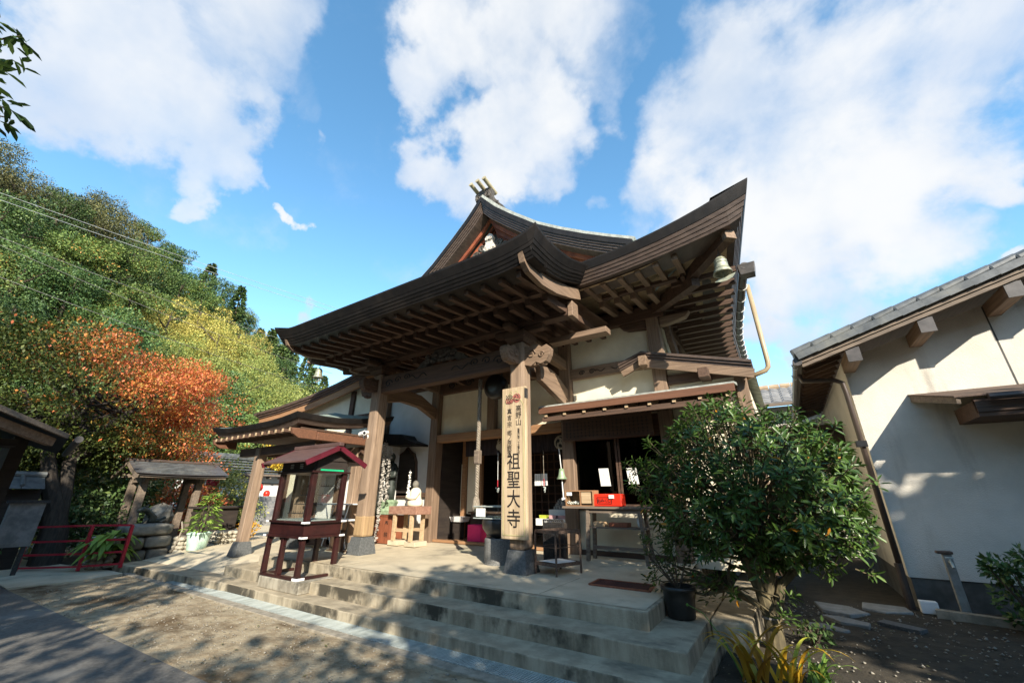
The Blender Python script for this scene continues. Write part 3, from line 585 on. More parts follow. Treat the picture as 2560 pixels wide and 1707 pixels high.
# porch beams
mb = MB(); mb.box(PXL + .15, PXR - .15, PY - .12, PY + .1, 3.94, 4.36); beam = hp(mb, 'rainbow_beam', WD[0], bevel=.03)
mb = MB()
for sg, x0 in ((1, PXL + .3), (-1, PXR - .3)):
    for k_, (dx, dz, r) in enumerate([(.12, .0, .13), (.42, .05, .11), (.72, .07, .1)]):
        pts = [(x0 + sg * (dx + r * (1 - t / 15) * math.cos(t * .6)), PY - .125, 4.14 + dz + r * .8 * (1 - t / 15) * math.sin(t * .6)) for t in range(13)]; mb.tube(pts, .013, 5)
    mb.tube([(x0 + sg * (.8 + .05 * t), PY - .125, 4.17 + .05 * math.sin(t * .9)) for t in range(12)], .012, 5)
mb.build('carved_scroll', 'ink', beam)
mb = MB(); mb.box(-9.0, -2.68, PY - .11, PY + .11, 4.74, 4.97); hp(mb, 'eave_beam', WD[0], bevel=.015)
for x in (-2.76, -9.12): mb = MB(); mb.box(x, x + .1, PY - .13, PY + .13, 4.7, 5.0); hp(mb, 'beam_end', WP[0], bevel=.012)
mb = MB(); mb.box(-3.6, -2.35, 6.9, 7.15, 4.60, 4.72); hp(mb, 'eave_plate', WP[0], bevel=.01)
# frog-leg strut with carving, between the beams
mb = MB(); fp = [(-.75, 4.37), (-.62, 4.5), (-.4, 4.6), (-.2, 4.72), (.2, 4.72), (.4, 4.6), (.62, 4.5), (.75, 4.37), (.5, 4.37), (.3, 4.47), (-.3, 4.47), (-.5, 4.37)]
mb.prism(fp, (CX, PY - .06, 0), (1, 0, 0), (0, 0, 1), (0, 1, 0), .12)
for i in range(16): mb.blob((CX + rnd.uniform(-.4, .4), PY - .08, 4.5 + rnd.uniform(-.08, .12)), .08, .05, .05, i)
hp(mb, 'frog_leg_strut', 'carving_dark')
# struts from the porch beam to the hall, tie beams
for x in (PXR, PXL):
    mb = MB(); pts = [(6.35, 4.05), (6.9, 4.22), (7.5, 4.18), (8.15, 3.9), (8.15, 3.62), (7.5, 3.86), (6.9, 3.9), (6.35, 3.78)]; mb.prism(pts, (x - .08, 0, 0), (0, 1, 0), (0, 0, 1), (1, 0, 0), .16); hp(mb, 'curved_tie_beam', WP[1], bevel=.012)
    mb = MB(); mb.bar((x, 6.3, 4.6), (x, 8.2, 4.5), .16, .22); hp(mb, 'tie_beam', WP[1], bevel=.012)
# struts under the eave (diagonal carriers seen from below)
for x in (-6.9, -4.9): mb = MB(); mb.bar((x, 6.3, 4.68), (x, 8.2, 4.55), .13, .16); hp(mb, 'tie_beam', WD[1])
# carved animal-head noses on the posts
def nose(px, py, ax_, sg, m, s=1.0):
    """lion-like nose projecting along +-x ('x') or -y ('y') from a post"""
    prof = [(0, -.16), (.14, -.2), (.24, -.14), (.34, -.19), (.44, -.15), (.5, -.04), (.52, .08), (.46, .15), (.36, .12), (.3, .17), (.2, .2), (.1, .16), (0, .2)]
    mb = MB(); ex = (sg, 0, 0) if ax_ == 'x' else (0, sg, 0); ez = (0, 1, 0) if ax_ == 'x' else (1, 0, 0)
    o_ = (px + (sg * .14 if ax_ == 'x' else -.08), py + (-.08 if ax_ == 'x' else sg * .14), 4.12)
    mb.prism([(u * s, v * s) for u, v in prof], o_, ex, (0, 0, 1), ez, .16)
    O, EX, EZ = Vector(o_), Vector(ex), Vector(ez)
    for f_ in (-.012, .172):
        for (cu, cv, r) in [(.16, .02, .085), (.36, -.02, .06)]:
            mb.tube([O + EX * s * (cu + r * (1 - t / 16) * math.cos(t * .7)) + Vector((0, 0, s * (cv + r * (1 - t / 16) * math.sin(t * .7)))) + EZ * f_ for t in range(14)], .014, 5)
    for t in range(3): mb.tube([O + EX * s * (.2 + .08 * t) + Vector((0, 0, -.17 * s)) + EZ * .02, O + EX * s * (.22 + .08 * t) + Vector((0, 0, -.17 * s)) + EZ * .14], .03, 6)
    return hp(mb, 'carved_nose', m, bevel=.012)
nose(PXR, PY, 'x', 1, WP[0], 1.05); nose(PXR, PY, 'y', -1, WP[1], .85); nose(PXL, PY, 'x', -1, WD[0], 1.0); nose(PXL, PY, 'y', -1, WD[1], .85)
# triangular carved bracket behind the right nose
mb = MB(); mb.prism([(6.45, 4.0), (6.75, 4.05), (7.55, 3.55), (7.55, 3.42), (6.5, 3.72)], (PXR + .18, 0, 0), (0, 1, 0), (0, 0, 1), (1, 0, 0), .12); hp(mb, 'carved_bracket', WP[1], bevel=.012)
# facade
FY = 8.25
def fpost(x, z0, z1, w_=.27, y=FY): return post(x, y, w_, z0, z1, WP[2], bevel=.015)
for x in (PXL, PXR): fpost(x, .56, 5.45)
fpost(-1.76, .5, 5.45, .26); fpost(-10.05, .5, 5.3, .26)
fpost(-5.97, 3.2, 4.45, .24)
def panel(x0, x1, z0, z1, m='cream_plaster', y=FY + .03, th=.08, name='plaster_panel'): mb = MB(); mb.box(x0, x1, y, y + th, z0, z1); return hp(mb, name, m)
def fbeam(x0, x1, z0, z1, m=None, d=.1, y=FY, name='wall_beam'): mb = MB(); mb.box(x0, x1, y - d, y + d, z0, z1); return hp(mb, name, m or WP[0], bevel=.01)
panel(-7.76, -4.01, 3.2, 5.6); fbeam(-7.76, -4.01, 3.0, 3.2, 'warm_wood', .12)
cb = fbeam(-7.76, -4.01, 4.32, 4.78, WD[0], .12)
mb = MB()
for x in (-7.3, -6.7, -5.2, -4.6):
    mb.tube([(x + .16 * (1 - t / 16) * math.cos(t * .7), FY - .128, 4.52 + .12 * (1 - t / 16) * math.sin(t * .7)) for t in range(14)], .016, 5)
mb.build('carved_scroll', 'ink', cb)
fbeam(-10.6, -1.5, 5.2, 5.5, WD[0], .14)                                 # wall plate
panel(-3.73, -1.9, 3.2, 5.2); panel(-9.91, -8.04, .56, 5.2, 'white_plaster')
nb = fbeam(-3.73, -1.9, 4.14, 4.39, WP[0], .07)
mb = MB()
for x, sg in ((-3.55, 1), (-2.1, -1)):
    for k_ in range(2): mb.tube([(x + sg * (.1 + .25 * k_ + .075 * (1 - t / 16) * math.cos(t * .7)), FY - .075, 4.265 + .06 * (1 - t / 16) * math.sin(t * .7)) for t in range(14)], .01, 5)
    mb.tube([(x + sg * (.42 + .03 * t), FY - .075, 4.26 + .025 * math.sin(t)) for t in range(9)], .01, 5)
mb.build('carved_scroll', 'ink', nb)
fbeam(-9.91, -8.04, 4.55, 4.85, WD[0], .08); fbeam(-9.91, -8.04, 1.62, 1.74, WD[0], .05)
mb = MB(); mb.prism([(-2.5, 5.2), (-1.9, 5.2), (-1.9, 5.0), (-2.3, 5.04), (-2.42, 5.1)], (0, FY - .1, 0), (1, 0, 0), (0, 0, 1), (0, 1, 0), .18); hp(mb, 'bracket_arm', WD[0], bevel=.02)
mb = MB(); mb.prism([(-1.62, 5.2), (-1.0, 5.2), (-1.1, 5.08), (-1.4, 5.02), (-1.62, 5.0)], (0, FY - .1, 0), (1, 0, 0), (0, 0, 1), (0, 1, 0), .18); hp(mb, 'bracket_arm', WP[0], bevel=.02)
# right side wall, aisle and pent roofs
mb = MB(); mb.box(-1.80, -1.70, FY + .14, 15.5, .5, 5.4); hp(mb, 'side_wall', 'cream_plaster')
mb = MB()
for y in (10.3, 12.4, 14.4): mb.box(-1.71, -1.62, y - .12, y + .12, .5, 5.3)
mb.box(-1.69, -1.63, FY + .14, 15.4, 4.15, 4.38); mb.box(-1.9, -1.6, FY + .14, 15.4, 5.2, 5.48); hp(mb, 'side_frame', WD[1])
mb = MB(); mb.prism([(8.35, 5.1), (8.6, 4.75), (9.0, 4.5), (9.1, 4.3), (9.6, 3.9), (9.8, 3.95), (9.3, 4.45), (9.15, 4.7), (8.8, 4.95), (8.6, 5.2)], (-1.6, 0, 0), (0, 1, 0), (0, 0, 1), (1, 0, 0), .12); hp(mb, 'carved_brace', WD[1], bevel=.02)
mb = MB(); mb.box(-1.62, -.30, FY, FY + .1, .5, 4.05); hp(mb, 'aisle_wall', 'cream_plaster'); mb = MB(); mb.box(-.40, -.30, FY + .1, 15, .5, 3.75); hp(mb, 'aisle_wall', 'cream_plaster')
fbeam(-1.62, -.3, 3.72, 3.9, WD[0], .09); fpost(-.36, .5, 3.9, .2)
def lean(x_in, z_in, x_out, z_out, x_pk, z_pk, nm):
    """lean-to roof: verge facing front at y 7.9, short return at the top"""
    mb = MB(); sl = [(x_pk, z_pk), (x_out, z_out)]
    mb.add([(x_pk, 7.88, z_pk), (x_out, 7.88, z_out), (x_out, 15, z_out), (x_pk, 15, z_pk), (x_in, 7.88, z_in), (x_in, 8.2, z_in)], [(0, 1, 2, 3), (0, 5, 4)]); hp(mb, 'aisle_roof', 'verdigris')
    mb = MB()
    for k_, (d0, d1, yo) in enumerate([(0, .05, 0), (.05, .1, .03), (.1, .15, .06)]):
        mb.add([(x_pk, 7.88 + yo, z_pk - d0), (x_out, 7.88 + yo, z_out - d0), (x_out, 7.88 + yo, z_out - d1), (x_pk, 7.88 + yo, z_pk - d1), (x_pk, 8.3, z_pk - d0), (x_out, 8.3, z_out - d0), (x_out, 8.3, z_out - d1), (x_pk, 8.3, z_pk - d1)], [(0, 1, 2, 3), (0, 4, 5, 1), (3, 2, 6, 7), (1, 5, 6, 2), (4, 0, 3, 7)])
        mb.add([(x_pk, 7.88 + yo, z_pk - d0), (x_in, 7.88 + yo, z_in - d0), (x_in, 7.88 + yo, z_in - d1), (x_pk, 7.88 + yo, z_pk - d1), (x_pk, 8.2, z_pk - d0), (x_in, 8.2, z_in - d0), (x_in, 8.2, z_in - d1), (x_pk, 8.2, z_pk - d1)], [(3, 2, 1, 0), (1, 5, 4, 0), (7, 6, 2, 3), (2, 6, 5, 1), (0, 4, 7, 3)])
    hp(mb, 'aisle_verge', 'brown_copper')
    mb = MB(); mb.bar((x_pk, 7.96, z_pk - .24), (x_out, 7.96, z_out - .24), .06, .16); mb.bar((x_pk, 7.96, z_pk - .22), (x_in + .05, 7.96, z_in - .22), .06, .12); hp(mb, 'aisle_bargeboard', WP[0])
lean(-2.5, 4.24, -.12, 3.90, -2.0, 4.42, 'r')
mb = MB(); mb.box(-1.0, -.82, 7.78, 8.2, 3.68, 3.86); hp(mb, 'purlin_end', WD[1], bevel=.01)
mb = MB(); mb.box(-2.06, -1.9, 7.8, 8.2, 4.1, 4.3); hp(mb, 'purlin_end', WP[1], bevel=.01)
# pent roof over the counter
mb = MB(); mb.add([(-4.05, 7.2, 3.39), (-.42, 7.2, 3.39), (-.42, 8.14, 3.58), (-4.05, 8.14, 3.58), (-4.05, 7.2, 3.36), (-.42, 7.2, 3.36), (-.42, 8.14, 3.52), (-4.05, 8.14, 3.52)], [(0, 1, 2, 3), (7, 6, 5, 4), (0, 4, 5, 1), (1, 5, 6, 2), (3, 2, 6, 7), (0, 3, 7, 4)]); hp(mb, 'pent_roof', 'patina_grey')
mb = MB(); mb.box(-4.05, -.42, 7.19, 7.24, 3.23, 3.36); hp(mb, 'pent_fascia', 'russet_wood', bevel=.005)
mb = MB(); mb.bar((-3.9, 7.25, 3.19), (-3.9, 8.15, 3.44), .055, .07); pr = hp(mb, 'pent_rafter', WD[1]); mb = MB(); mb.box(-3.93, -3.87, 7.232, 7.248, 3.165, 3.215); pe = hp(mb, 'rafter_end', 'pale_wood')
for i in range(1, 9): copy_at(pr, (i * .42, 0, 0)); copy_at(pe, (i * .42, 0, 0))
mb = MB(); mb.box(-4.0, -.5, 7.26, 7.34, 3.08, 3.17); mb.box(-3.6, -.6, 7.9, 8.14, 3.22, 3.4); hp(mb, 'pent_beam', WD[0])
# opening: threshold, inner room, lattice doors, curtain
mb = MB(); mb.box(-7.76, -4.01, 8.2, 8.36, .58, .64); hp(mb, 'threshold', 'warm_wood', bevel=.01)
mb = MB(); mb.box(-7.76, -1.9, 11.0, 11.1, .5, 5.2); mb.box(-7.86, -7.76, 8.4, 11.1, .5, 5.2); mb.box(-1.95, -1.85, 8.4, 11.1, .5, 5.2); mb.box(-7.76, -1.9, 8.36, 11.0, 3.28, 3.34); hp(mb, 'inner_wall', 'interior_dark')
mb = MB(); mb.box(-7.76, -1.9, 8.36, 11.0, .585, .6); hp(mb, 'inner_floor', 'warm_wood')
mb = MB(); mb.box(-7.2, -7.02, 9.2, 9.3, .6, 3.2); mb.box(-7.64, -7.52, 9.1, 9.2, .6, 3.2); hp(mb, 'inner_post', 'warm_wood')
mb = MB(); mb.box(-7.52, -7.2, 9.22, 9.26, 1.2, 3.2); mb.box(-7.76, -7.64, 9.22, 9.26, 1.2, 2.5); hp(mb, 'inner_panel', 'cream_plaster')
mb = MB()
for i in range(15): x = -6.95 + i * .2; mb.box(x, x + .025, 9.9, 9.93, .6, 2.75)
for i in range(11): mb.box(-6.95, -4.1, 9.88, 9.9, .7 + i * .2, .72 + i * .2)
hp(mb, 'lattice_door', WD[2])
mb = MB(); rows = []
for i, z in enumerate((3.02, 2.8, 2.62)): rows.append([(-7.05 + j * .05, 8.5 + .02 * math.sin(j * 1.3 + i), z) for j in range(61)])
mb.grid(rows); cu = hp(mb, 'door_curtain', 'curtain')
# crests printed on the curtain
mb = MB(); x0, z0, y_ = -5.84, 2.83, 8.45
def disc(mb, x, y, z, rx, rz, n=20): mb.add([(x + rx * math.cos(2 * math.pi * i / n), y, z + rz * math.sin(2 * math.pi * i / n)) for i in range(n)], [tuple(range(n))])
for dx, dz, rx, rz in [(0, -.05, .08, .13), (-.095, -.02, .07, .085), (.095, -.02, .07, .085)]: disc(mb, x0 + dx, y_ - .002 * (dx != 0), z0 + dz, rx, rz)
for dx, h_, n_ in [(-.09, .06, 3), (0, .09, 4), (.09, .06, 3)]:
    mb.box(x0 + dx - .005, x0 + dx + .005, y_, y_ + .004, z0, z0 + .06 + h_)
    for q in range(n_): disc(mb, x0 + dx + (.022 if q % 2 else -.022), y_ - .004, z0 + .07 + h_ * q / n_, .02, .022, 10)
    disc(mb, x0 + dx, y_ - .004, z0 + .09 + h_, .02, .024, 10)
x0, z0 = -4.2, 2.8
disc(mb, x0, y_, z0, .16, .16, 28)
mb.build('curtain_crest', 'beige_print', cu)
mb = MB()
for k_ in range(3):
    a0 = 2.1 * k_ + .4; disc(mb, x0 + .07 * math.cos(a0), y_ - .004, z0 + .07 * math.sin(a0), .04, .04, 14)
    mb.tube([(x0 + (.08 + .006 * t) * math.cos(a0 + .17 * t), y_ - .004, z0 + (.08 + .006 * t) * math.sin(a0 + .17 * t)) for t in range(9)], [.03 - .003 * t for t in range(9)], 5)
mb.build('curtain_crest', 'ink', cu)
# counter window on the right
mb = MB(); mb.box(-3.73, -1.9, FY, FY + .02, 1.5, 2.78); hp(mb, 'window', 'dark_glass')
mb = MB(); mb.box(-3.73, -1.9, FY - .03, FY + .05, 1.38, 1.5); mb.box(-3.73, -1.9, FY - .03, FY + .05, 2.76, 2.84)
for x in (-2.86, -2.8): mb.box(x, x + .04, FY - .015, FY + .035, 1.5, 2.76)
hp(mb, 'window_frame', WD[0])
mb = MB(); mb.box(-3.73, -1.9, FY, FY + .08, .56, 1.38); hp(mb, 'counter_wall', 'cream_plaster')
mb = MB(); mb.box(-3.73, -1.9, FY, FY + .08, 2.84, 3.2); hp(mb, 'counter_head', WD[0])
mb = MB()
for x in (-3.4, -3.18, -3.08, -2.95, -2.1): mb.box(x, x + rnd.uniform(.02, .06), FY + .25, FY + .27, 1.5, 2.7)
mb.box(-3.64, -3.58, FY + .12, FY + .14, 1.5, 2.3); hp(mb, 'window_blind', 'grey_wood')
fbeam(-3.73, -1.9, .56, .66, WD[0], .06)
# left aisle / wing roof whose verge falls to the left
mb = MB(); LW = [(-17.9, 4.82), (-16, 4.9), (-14, 5.08), (-12.5, 5.3), (-11, 5.58), (-10.4, 5.7)]
for k_, (d0, d1, yo) in enumerate([(0, .1, 0), (.1, .17, .04), (.17, .24, .08)]):
    mb.mi = 0
    for i in range(len(LW) - 1):
        (xa, za), (xb, zb) = LW[i], LW[i + 1]; s_ = .15 * k_ if i == 0 else 0
        mb.add([(xa + s_, 7.9 + yo, za - d0), (xb, 7.9 + yo, zb - d0), (xb, 7.9 + yo, zb - d1), (xa + s_, 7.9 + yo, za - d1), (xa + s_, 12, za - d0), (xb, 12, zb - d0), (xb, 12, zb - d1), (xa + s_, 12, za - d1)], [(3, 2, 1, 0), (0, 1, 5, 4), (7, 6, 2, 3), (0, 4, 7, 3)])
hp(mb, 'wing_roof', 'brown_copper')
mb = MB()
for i in range(len(LW) - 1): (xa, za), (xb, zb) = LW[i], LW[i + 1]; mb.bar((xa + .3 * (i == 0), 8.05, za - .36), (xb, 8.05, zb - .36), .07, .24)
hp(mb, 'wing_bargeboard', 'warm_wood')
mb = MB(); mb.prism([(-15.2, .4), (-10.18, .4), (-10.18, 5.3), (-12.5, 4.95), (-15.2, 4.65)], (0, 8.3, 0), (1, 0, 0), (0, 0, 1), (0, 1, 0), .1); hp(mb, 'wing_wall', 'cream_plaster')
mb = MB(); mb.box(-12.0, -11.8, 8.22, 8.3, .4, 5.0); mb.box(-15.2, -10.18, 8.24, 8.3, 4.0, 4.16); mb.box(-15.2, -15.0, 8.2, 8.3, .4, 4.6); hp(mb, 'wing_frame', WD[2])
# bell-shaped window with its little hood on the white wall
mb = MB(); arch = [(-.42, 1.66), (-.40, 2.1), (-.36, 2.5), (-.27, 2.72), (-.12, 2.8), (0, 2.92), (.12, 2.8), (.27, 2.72), (.36, 2.5), (.40, 2.1), (.42, 1.66)]
mb.prism([(x * 1.13, 1.6 if z == 1.66 else z * 1.0 + .05) for x, z in arch], (-8.98, FY - .03, 0), (1, 0, 0), (0, 0, 1), (0, 1, 0), .07); hp(mb, 'window_frame', WD[2])
mb = MB(); mb.prism(arch, (-8.98, FY - .05, 0), (1, 0, 0), (0, 0, 1), (0, 1, 0), .03); hp(mb, 'bell_window', 'interior_dark')
mb = MB(); hd = [(-10.2, 3.02), (-9.75, 3.12), (-9.5, 3.32), (-8.72, 3.25), (-8.6, 3.12), (-8.15, 2.97), (-8.15, 2.92), (-9.0, 2.98), (-10.2, 2.96)]
mb.prism(hd, (0, 7.75, 0), (1, 0, 0), (0, 0, 1), (0, 1, 0), .47); hp(mb, 'window_hood', 'black_copper')
# gutter and rain pipe on the right eave, roof edge gutter hooks
mb = MB(); pts = [(CX + hw(Y) - .03, Y, zs(Y) - .47) for Y in [7.3 + .5 * i for i in range(18)]]; mb.tube(pts, .07, 10); gt = hp(mb, 'gutter', 'gutter')
mb = MB()
for i in range(20):
    Y = 7.5 + .4 * i; x = CX + hw(Y) - .03; z = zs(Y) - .47
    mb.tube([(x + .08 * math.cos(t), Y, z + .085 * math.sin(t)) for t in (-2.6, -2, -1.4, -.8, -.2, .4)], .009, 5)
mb.build('gutter_hook', 'white_paint', gt)
mb = MB(); mb.box(CX + hw(7.4) - .1, CX + hw(7.4) + .12, 7.3, 7.52, zs(7.4) - .62, zs(7.4) - .42, -.03, -.02); mb.build('gutter_box', 'gutter', gt, bevel=.01)
mb = MB(); mb.tube([(.09, 8.28, 5.5), (.12, 8.3, 3.92), (.11, 8.3, 3.83), (.06, 8.3, 3.77), (-.3, 8.3, 3.66)], .042, 12); hp(mb, 'rain_pipe', 'pipe_tan', smooth=True)
# ------------------------------------------------------------------ things on and around the terrace
def top(name, loc, label, cat, group=None): return T(name, loc, label, cat, group)
# temple name board on the right post
bd = top('name_board', (-3.87, 5.98, .99), 'tall wooden name board with large black characters hung on the right porch post', 'sign')
BX, BY0, BZ0, BZ1 = -3.865, 5.955, 1.0, 3.5
mb = MB(); mb.box(BX - .25, BX + .25, BY0, BY0 + .075, BZ0, BZ1); mb.build('board', 'sign_wood', bd, bevel=.012)
mb = MB(); y = BY0 - .004; pl = [(-.205, .06), (.205, .06), (.205, 2.17), (.15, 2.26), (0, 2.3), (-.15, 2.26), (-.205, 2.17)]
for i in range(len(pl)):
    (xa, za), (xb, zb) = pl[i], pl[(i + 1) % len(pl)]; mb.bar((BX + xa, y, BZ0 + za), (BX + xb, y, BZ0 + zb), .008, .007, up=(0, 1, 0))
for dx in (-.06, .06): mb.tube([(BX + dx + .035 * math.cos(t), y, BZ0 + 2.39 + .035 * math.sin(t)) for t in np.linspace(0, 6.3, 14)], .004, 5)
mb.build('border_line', 'gold_line', bd)
BOLD = True
def column(chars, x, z0, z1, size, nm='lettering', sx=1.0):
    mb = MB()
    for i, ch in enumerate(chars): glyph(mb, ch, x, BY0 - .0035, z0 + (z1 - z0) * (i + .5) / len(chars), size, sx)
    return mb.build(nm, 'ink', bd)
column('祖聖大寺', BX + .0, 2.36, 1.16, .30, sx=.92)
column('高野山', BX + .105, 3.17, 2.80, .125); column('篠栗四国八十五番札所', BX + .105, 2.76, 2.32, .05)
column('真言宗', BX - .085, 3.13, 2.78, .105); column('郷ノ原観音', BX - .085, 2.73, 2.30, .10)
mb = MB(); c = (BX + .07, BY0 - .004, 3.30); disc(mb, *c, .085, .085, 28); mb.build('round_crest', 'crest_red', bd)
mb = MB()
for dx, dz, r in [(0, -.03, .045), (-.045, -.02, .04), (.045, -.02, .04)]: disc(mb, BX - .085 + dx, BY0 - .006 + .001 * (dx == 0), 3.28 + dz, r, r * 1.15)
mb.build('leaf_crest', 'crest_red', bd)
mb = MB()
for dx, n_ in [(-.05, 3), (0, 4), (.05, 3)]:
    for q in range(n_): disc(mb, BX - .085 + dx + (.012 if q % 2 else -.012), BY0 - .007, 3.31 + .022 * q, .012, .013, 8)
for dx in (-.045, 0, .045): mb.tube([(BX - .085 + dx + .04 * math.cos(t), BY0 - .008, 3.255 + .045 * math.sin(t)) for t in np.linspace(0, 6.3, 12)], .003, 4)
for k_ in range(3):
    a0 = 2.1 * k_; mb.tube([(c[0] + (.03 + .006 * t) * math.cos(a0 + .3 * t), BY0 - .006, c[2] + (.03 + .006 * t) * math.sin(a0 + .3 * t)) for t in range(8)], [.01 - .001 * t for t in range(8)], 5)
mb.build('crest_line', 'ink', bd)
mb = MB(); mb.box(BX + .235, BX + .256, BY0 - .004, BY0 + .08, 3.28, 3.46); mb.build('bracket', 'iron', bd)
# incense burner bowl and its stone pedestal
mb = MB(); c = (-4.68, 6.72, 0); mb.lathe(c, [(.275, .51), (.275, .53), (.27, .54), (.27, .915), (.26, .93)], 28); mb.build('stone_pedestal', 'granite', loc=(-4.68, 6.72, .51), label='round grey stone pedestal under the black bowl, left of the name board', cat='pedestal', smooth=False)
bw = top('incense_burner', (-4.68, 6.72, .93), 'round black bowl with clear square cover on the stone pedestal', 'incense burner')
mb = MB(); mb.lathe(c, [(.12, .932), (.15, .95), (.24, 1.0), (.31, 1.09), (.325, 1.18), (.31, 1.25), (.3, 1.26), (.27, 1.24), (.1, 1.2)], 32); mb.build('bowl', 'black_metal', bw, smooth=True)
mb = MB(); mb.box(c[0] - .36, c[0] + .32, c[1] - .33, c[1] + .33, 1.265, 1.275)
for x0, x1, y0_, y1 in [(-.36, .32, -.33, -.325), (-.36, .32, .325, .33), (-.36, -.355, -.325, .325), (.315, .32, -.325, .325)]: mb.box(c[0] + x0, c[0] + x1, c[1] + y0_, c[1] + y1, 1.277, 1.47)
mb.build('glass_box', 'clear_glass', bw)
mb = MB()
for z in (1.272, 1.472):
    for s_ in (-1, 1): mb.box(c[0] - .365, c[0] + .325, c[1] + s_ * .33 - .006, c[1] + s_ * .33 + .006, z - .008, z + .008); mb.box(c[0] - .02 + s_ * .34 - .006, c[0] - .02 + s_ * .34 + .006, c[1] - .324, c[1] + .324, z - .0075, z + .0075)
mb.build('cover_frame', 'steel', bw)
mb = MB(); mb.box(c[0] - .29, c[0] - .08, c[1] - .345, c[1] - .34, 1.3, 1.44); mb.build('notice', 'paper', bw)
# wire stand beside the post, lattice panel behind
ws = top('wire_stand', (-3.3, 6.45, .51), 'small rusty metal two-tier stand right of the name board', 'stand')
corners = [(-3.62, 6.22), (-3.2, 6.12), (-3.02, 6.62), (-3.45, 6.75)]
for x, y in corners: mb = MB(); mb.box(x - .012, x + .012, y - .012, y + .012, .515, 1.12); mb.build('leg', 'rust', ws)
for z, nm in ((1.12, 'tray_top'), (.66, 'tray')):
    mb = MB()
    for i in range(4): (xa, ya), (xb, yb) = corners[i], corners[(i + 1) % 4]; mb.bar((xa, ya, z), (xb, yb, z), .02, .045)
    for i in range(1, 7):
        t = i / 7; P0 = Vector((*corners[0], z)).lerp(Vector((*corners[1], z)), t); P1 = Vector((*corners[3], z)).lerp(Vector((*corners[2], z)), t); mb.bar(P0, P1, .02, .012)
        if z > 1: P0 = Vector((*corners[0], z)).lerp(Vector((*corners[3], z)), t); P1 = Vector((*corners[1], z)).lerp(Vector((*corners[2], z)), t); mb.bar(P0, P1, .02, .010)
    mb.build(nm, 'rust', ws)
mb = MB()
for i in (0, 1, 2, 3): (xa, ya), (xb, yb) = corners[i], corners[(i + 1) % 4]; mb.bar((xa, ya, .9), (xb, yb, .9), .01, .01)
mb.build('rail', 'rust', ws)
mb = MB(); mb.add([(-3.58, 6.27, .69), (-3.22, 6.18, .69), (-3.08, 6.56, .69), (-3.43, 6.67, .69), (-3.58, 6.27, .684), (-3.22, 6.18, .684), (-3.08, 6.56, .684), (-3.43, 6.67, .684)], [(0, 1, 2, 3), (7, 6, 5, 4), (0, 4, 5, 1), (1, 5, 6, 2), (2, 6, 7, 3), (3, 7, 4, 0)]); mb.build('notice_sheet', 'paper', loc=(-3.3, 6.4, .69), label='white sheet lying on the lower tier of the rusty metal stand', cat='sheet')
lp = top('lattice_screen', (-3.6, 6.95, .52), 'dark pierced metal screen box standing behind the rusty metal stand', 'screen')
mb = MB()
for x in (-3.86, -3.47): mb.box(x - .012, x + .012, 6.93, 6.955, .52, 1.26)
for z in (.53, 1.25): mb.box(-3.86, -3.47, 6.93, 6.954, z - .012, z + .012)
mb.build('frame', 'iron', lp)
mb = MB()
for i in range(10):
    for j in range(18): x, z = -3.84 + .041 * i, .57 + .039 * j; mb.tube([(x + .013 * math.cos(t), 6.942, z + .013 * math.sin(t)) for t in (0, 1.57, 3.14, 4.71, 6.28)], .005, 3, cap=False)
for i in range(10): mb.box(-3.822 + .041 * i, -3.816 + .041 * i, 6.939, 6.945, .54, 1.24)
for j in range(19): mb.box(-3.85, -3.48, 6.939, 6.944, .549 + .039 * j, .555 + .039 * j)
mb.build('mesh_panel', 'iron', lp)
mb = MB(); mb.box(-3.86, -3.47, 6.97, 7.1, .52, 1.2); mb.build('case', 'interior_dark', lp)
# door mat
mt = top('door_mat', (-2.2, 6.1, .506), 'dark red mat lying on the terrace in front of the wooden counter table', 'mat')
mb = MB(); mb.add([(-2.56, 5.92, .506), (-1.78, 5.92, .506), (-1.84, 6.3, .506), (-2.58, 6.3, .506), (-2.56, 5.92, .518), (-1.78, 5.92, .518), (-1.84, 6.3, .518), (-2.58, 6.3, .518)], [(3, 2, 1, 0), (4, 5, 6, 7), (0, 1, 5, 4), (1, 2, 6, 5), (2, 3, 7, 6), (3, 0, 4, 7)]); mb.build('pile', 'mat_red', mt)
mb = MB(); 
for a_, b_ in [((-2.58, 5.9), (-1.76, 5.9)), ((-1.76, 5.9), (-1.82, 6.32)), ((-1.82, 6.32), (-2.6, 6.32)), ((-2.6, 6.32), (-2.58, 5.9))]: mb.bar((*a_, .514), (*b_, .514), .035, .02)
mb.build('edging', 'orange_crate', mt)
# table with fortune slips
tb = top('counter_table', (-2.9, 7.75, .56), 'weathered wooden table with a lower shelf under the office window', 'table')
mb = MB(); mb.box(-3.78, -2.02, 7.55, 8.0, 1.43, 1.47); mb.build('table_top', 'grey_wood', tb, bevel=.006)
mb = MB(); mb.box(-3.3, -2.2, 7.62, 7.95, 1.10, 1.125); mb.build('shelf', 'grey_wood', tb)
for x in (-3.32, -2.24):
    for y in (7.62, 7.93): mb = MB(); mb.bar((x, y, .56), (x + (.05 if x < -3 else -.06), y, 1.43), .06, .06); mb.build('leg', 'grey_wood', tb)
mb = MB(); mb.box(-3.27, -2.3, 7.75, 7.79, .74, .8); 
for y in (7.62, 7.93): mb.box(-3.26, -2.31, y - .02, y + .02, 1.36, 1.43)
mb.build('stretcher', 'grey_wood', tb)
sb = top('slip_case', (-3.42, 7.68, 1.47), 'small wooden case with a glass front holding white paper slips on the table', 'case')
mb = MB()
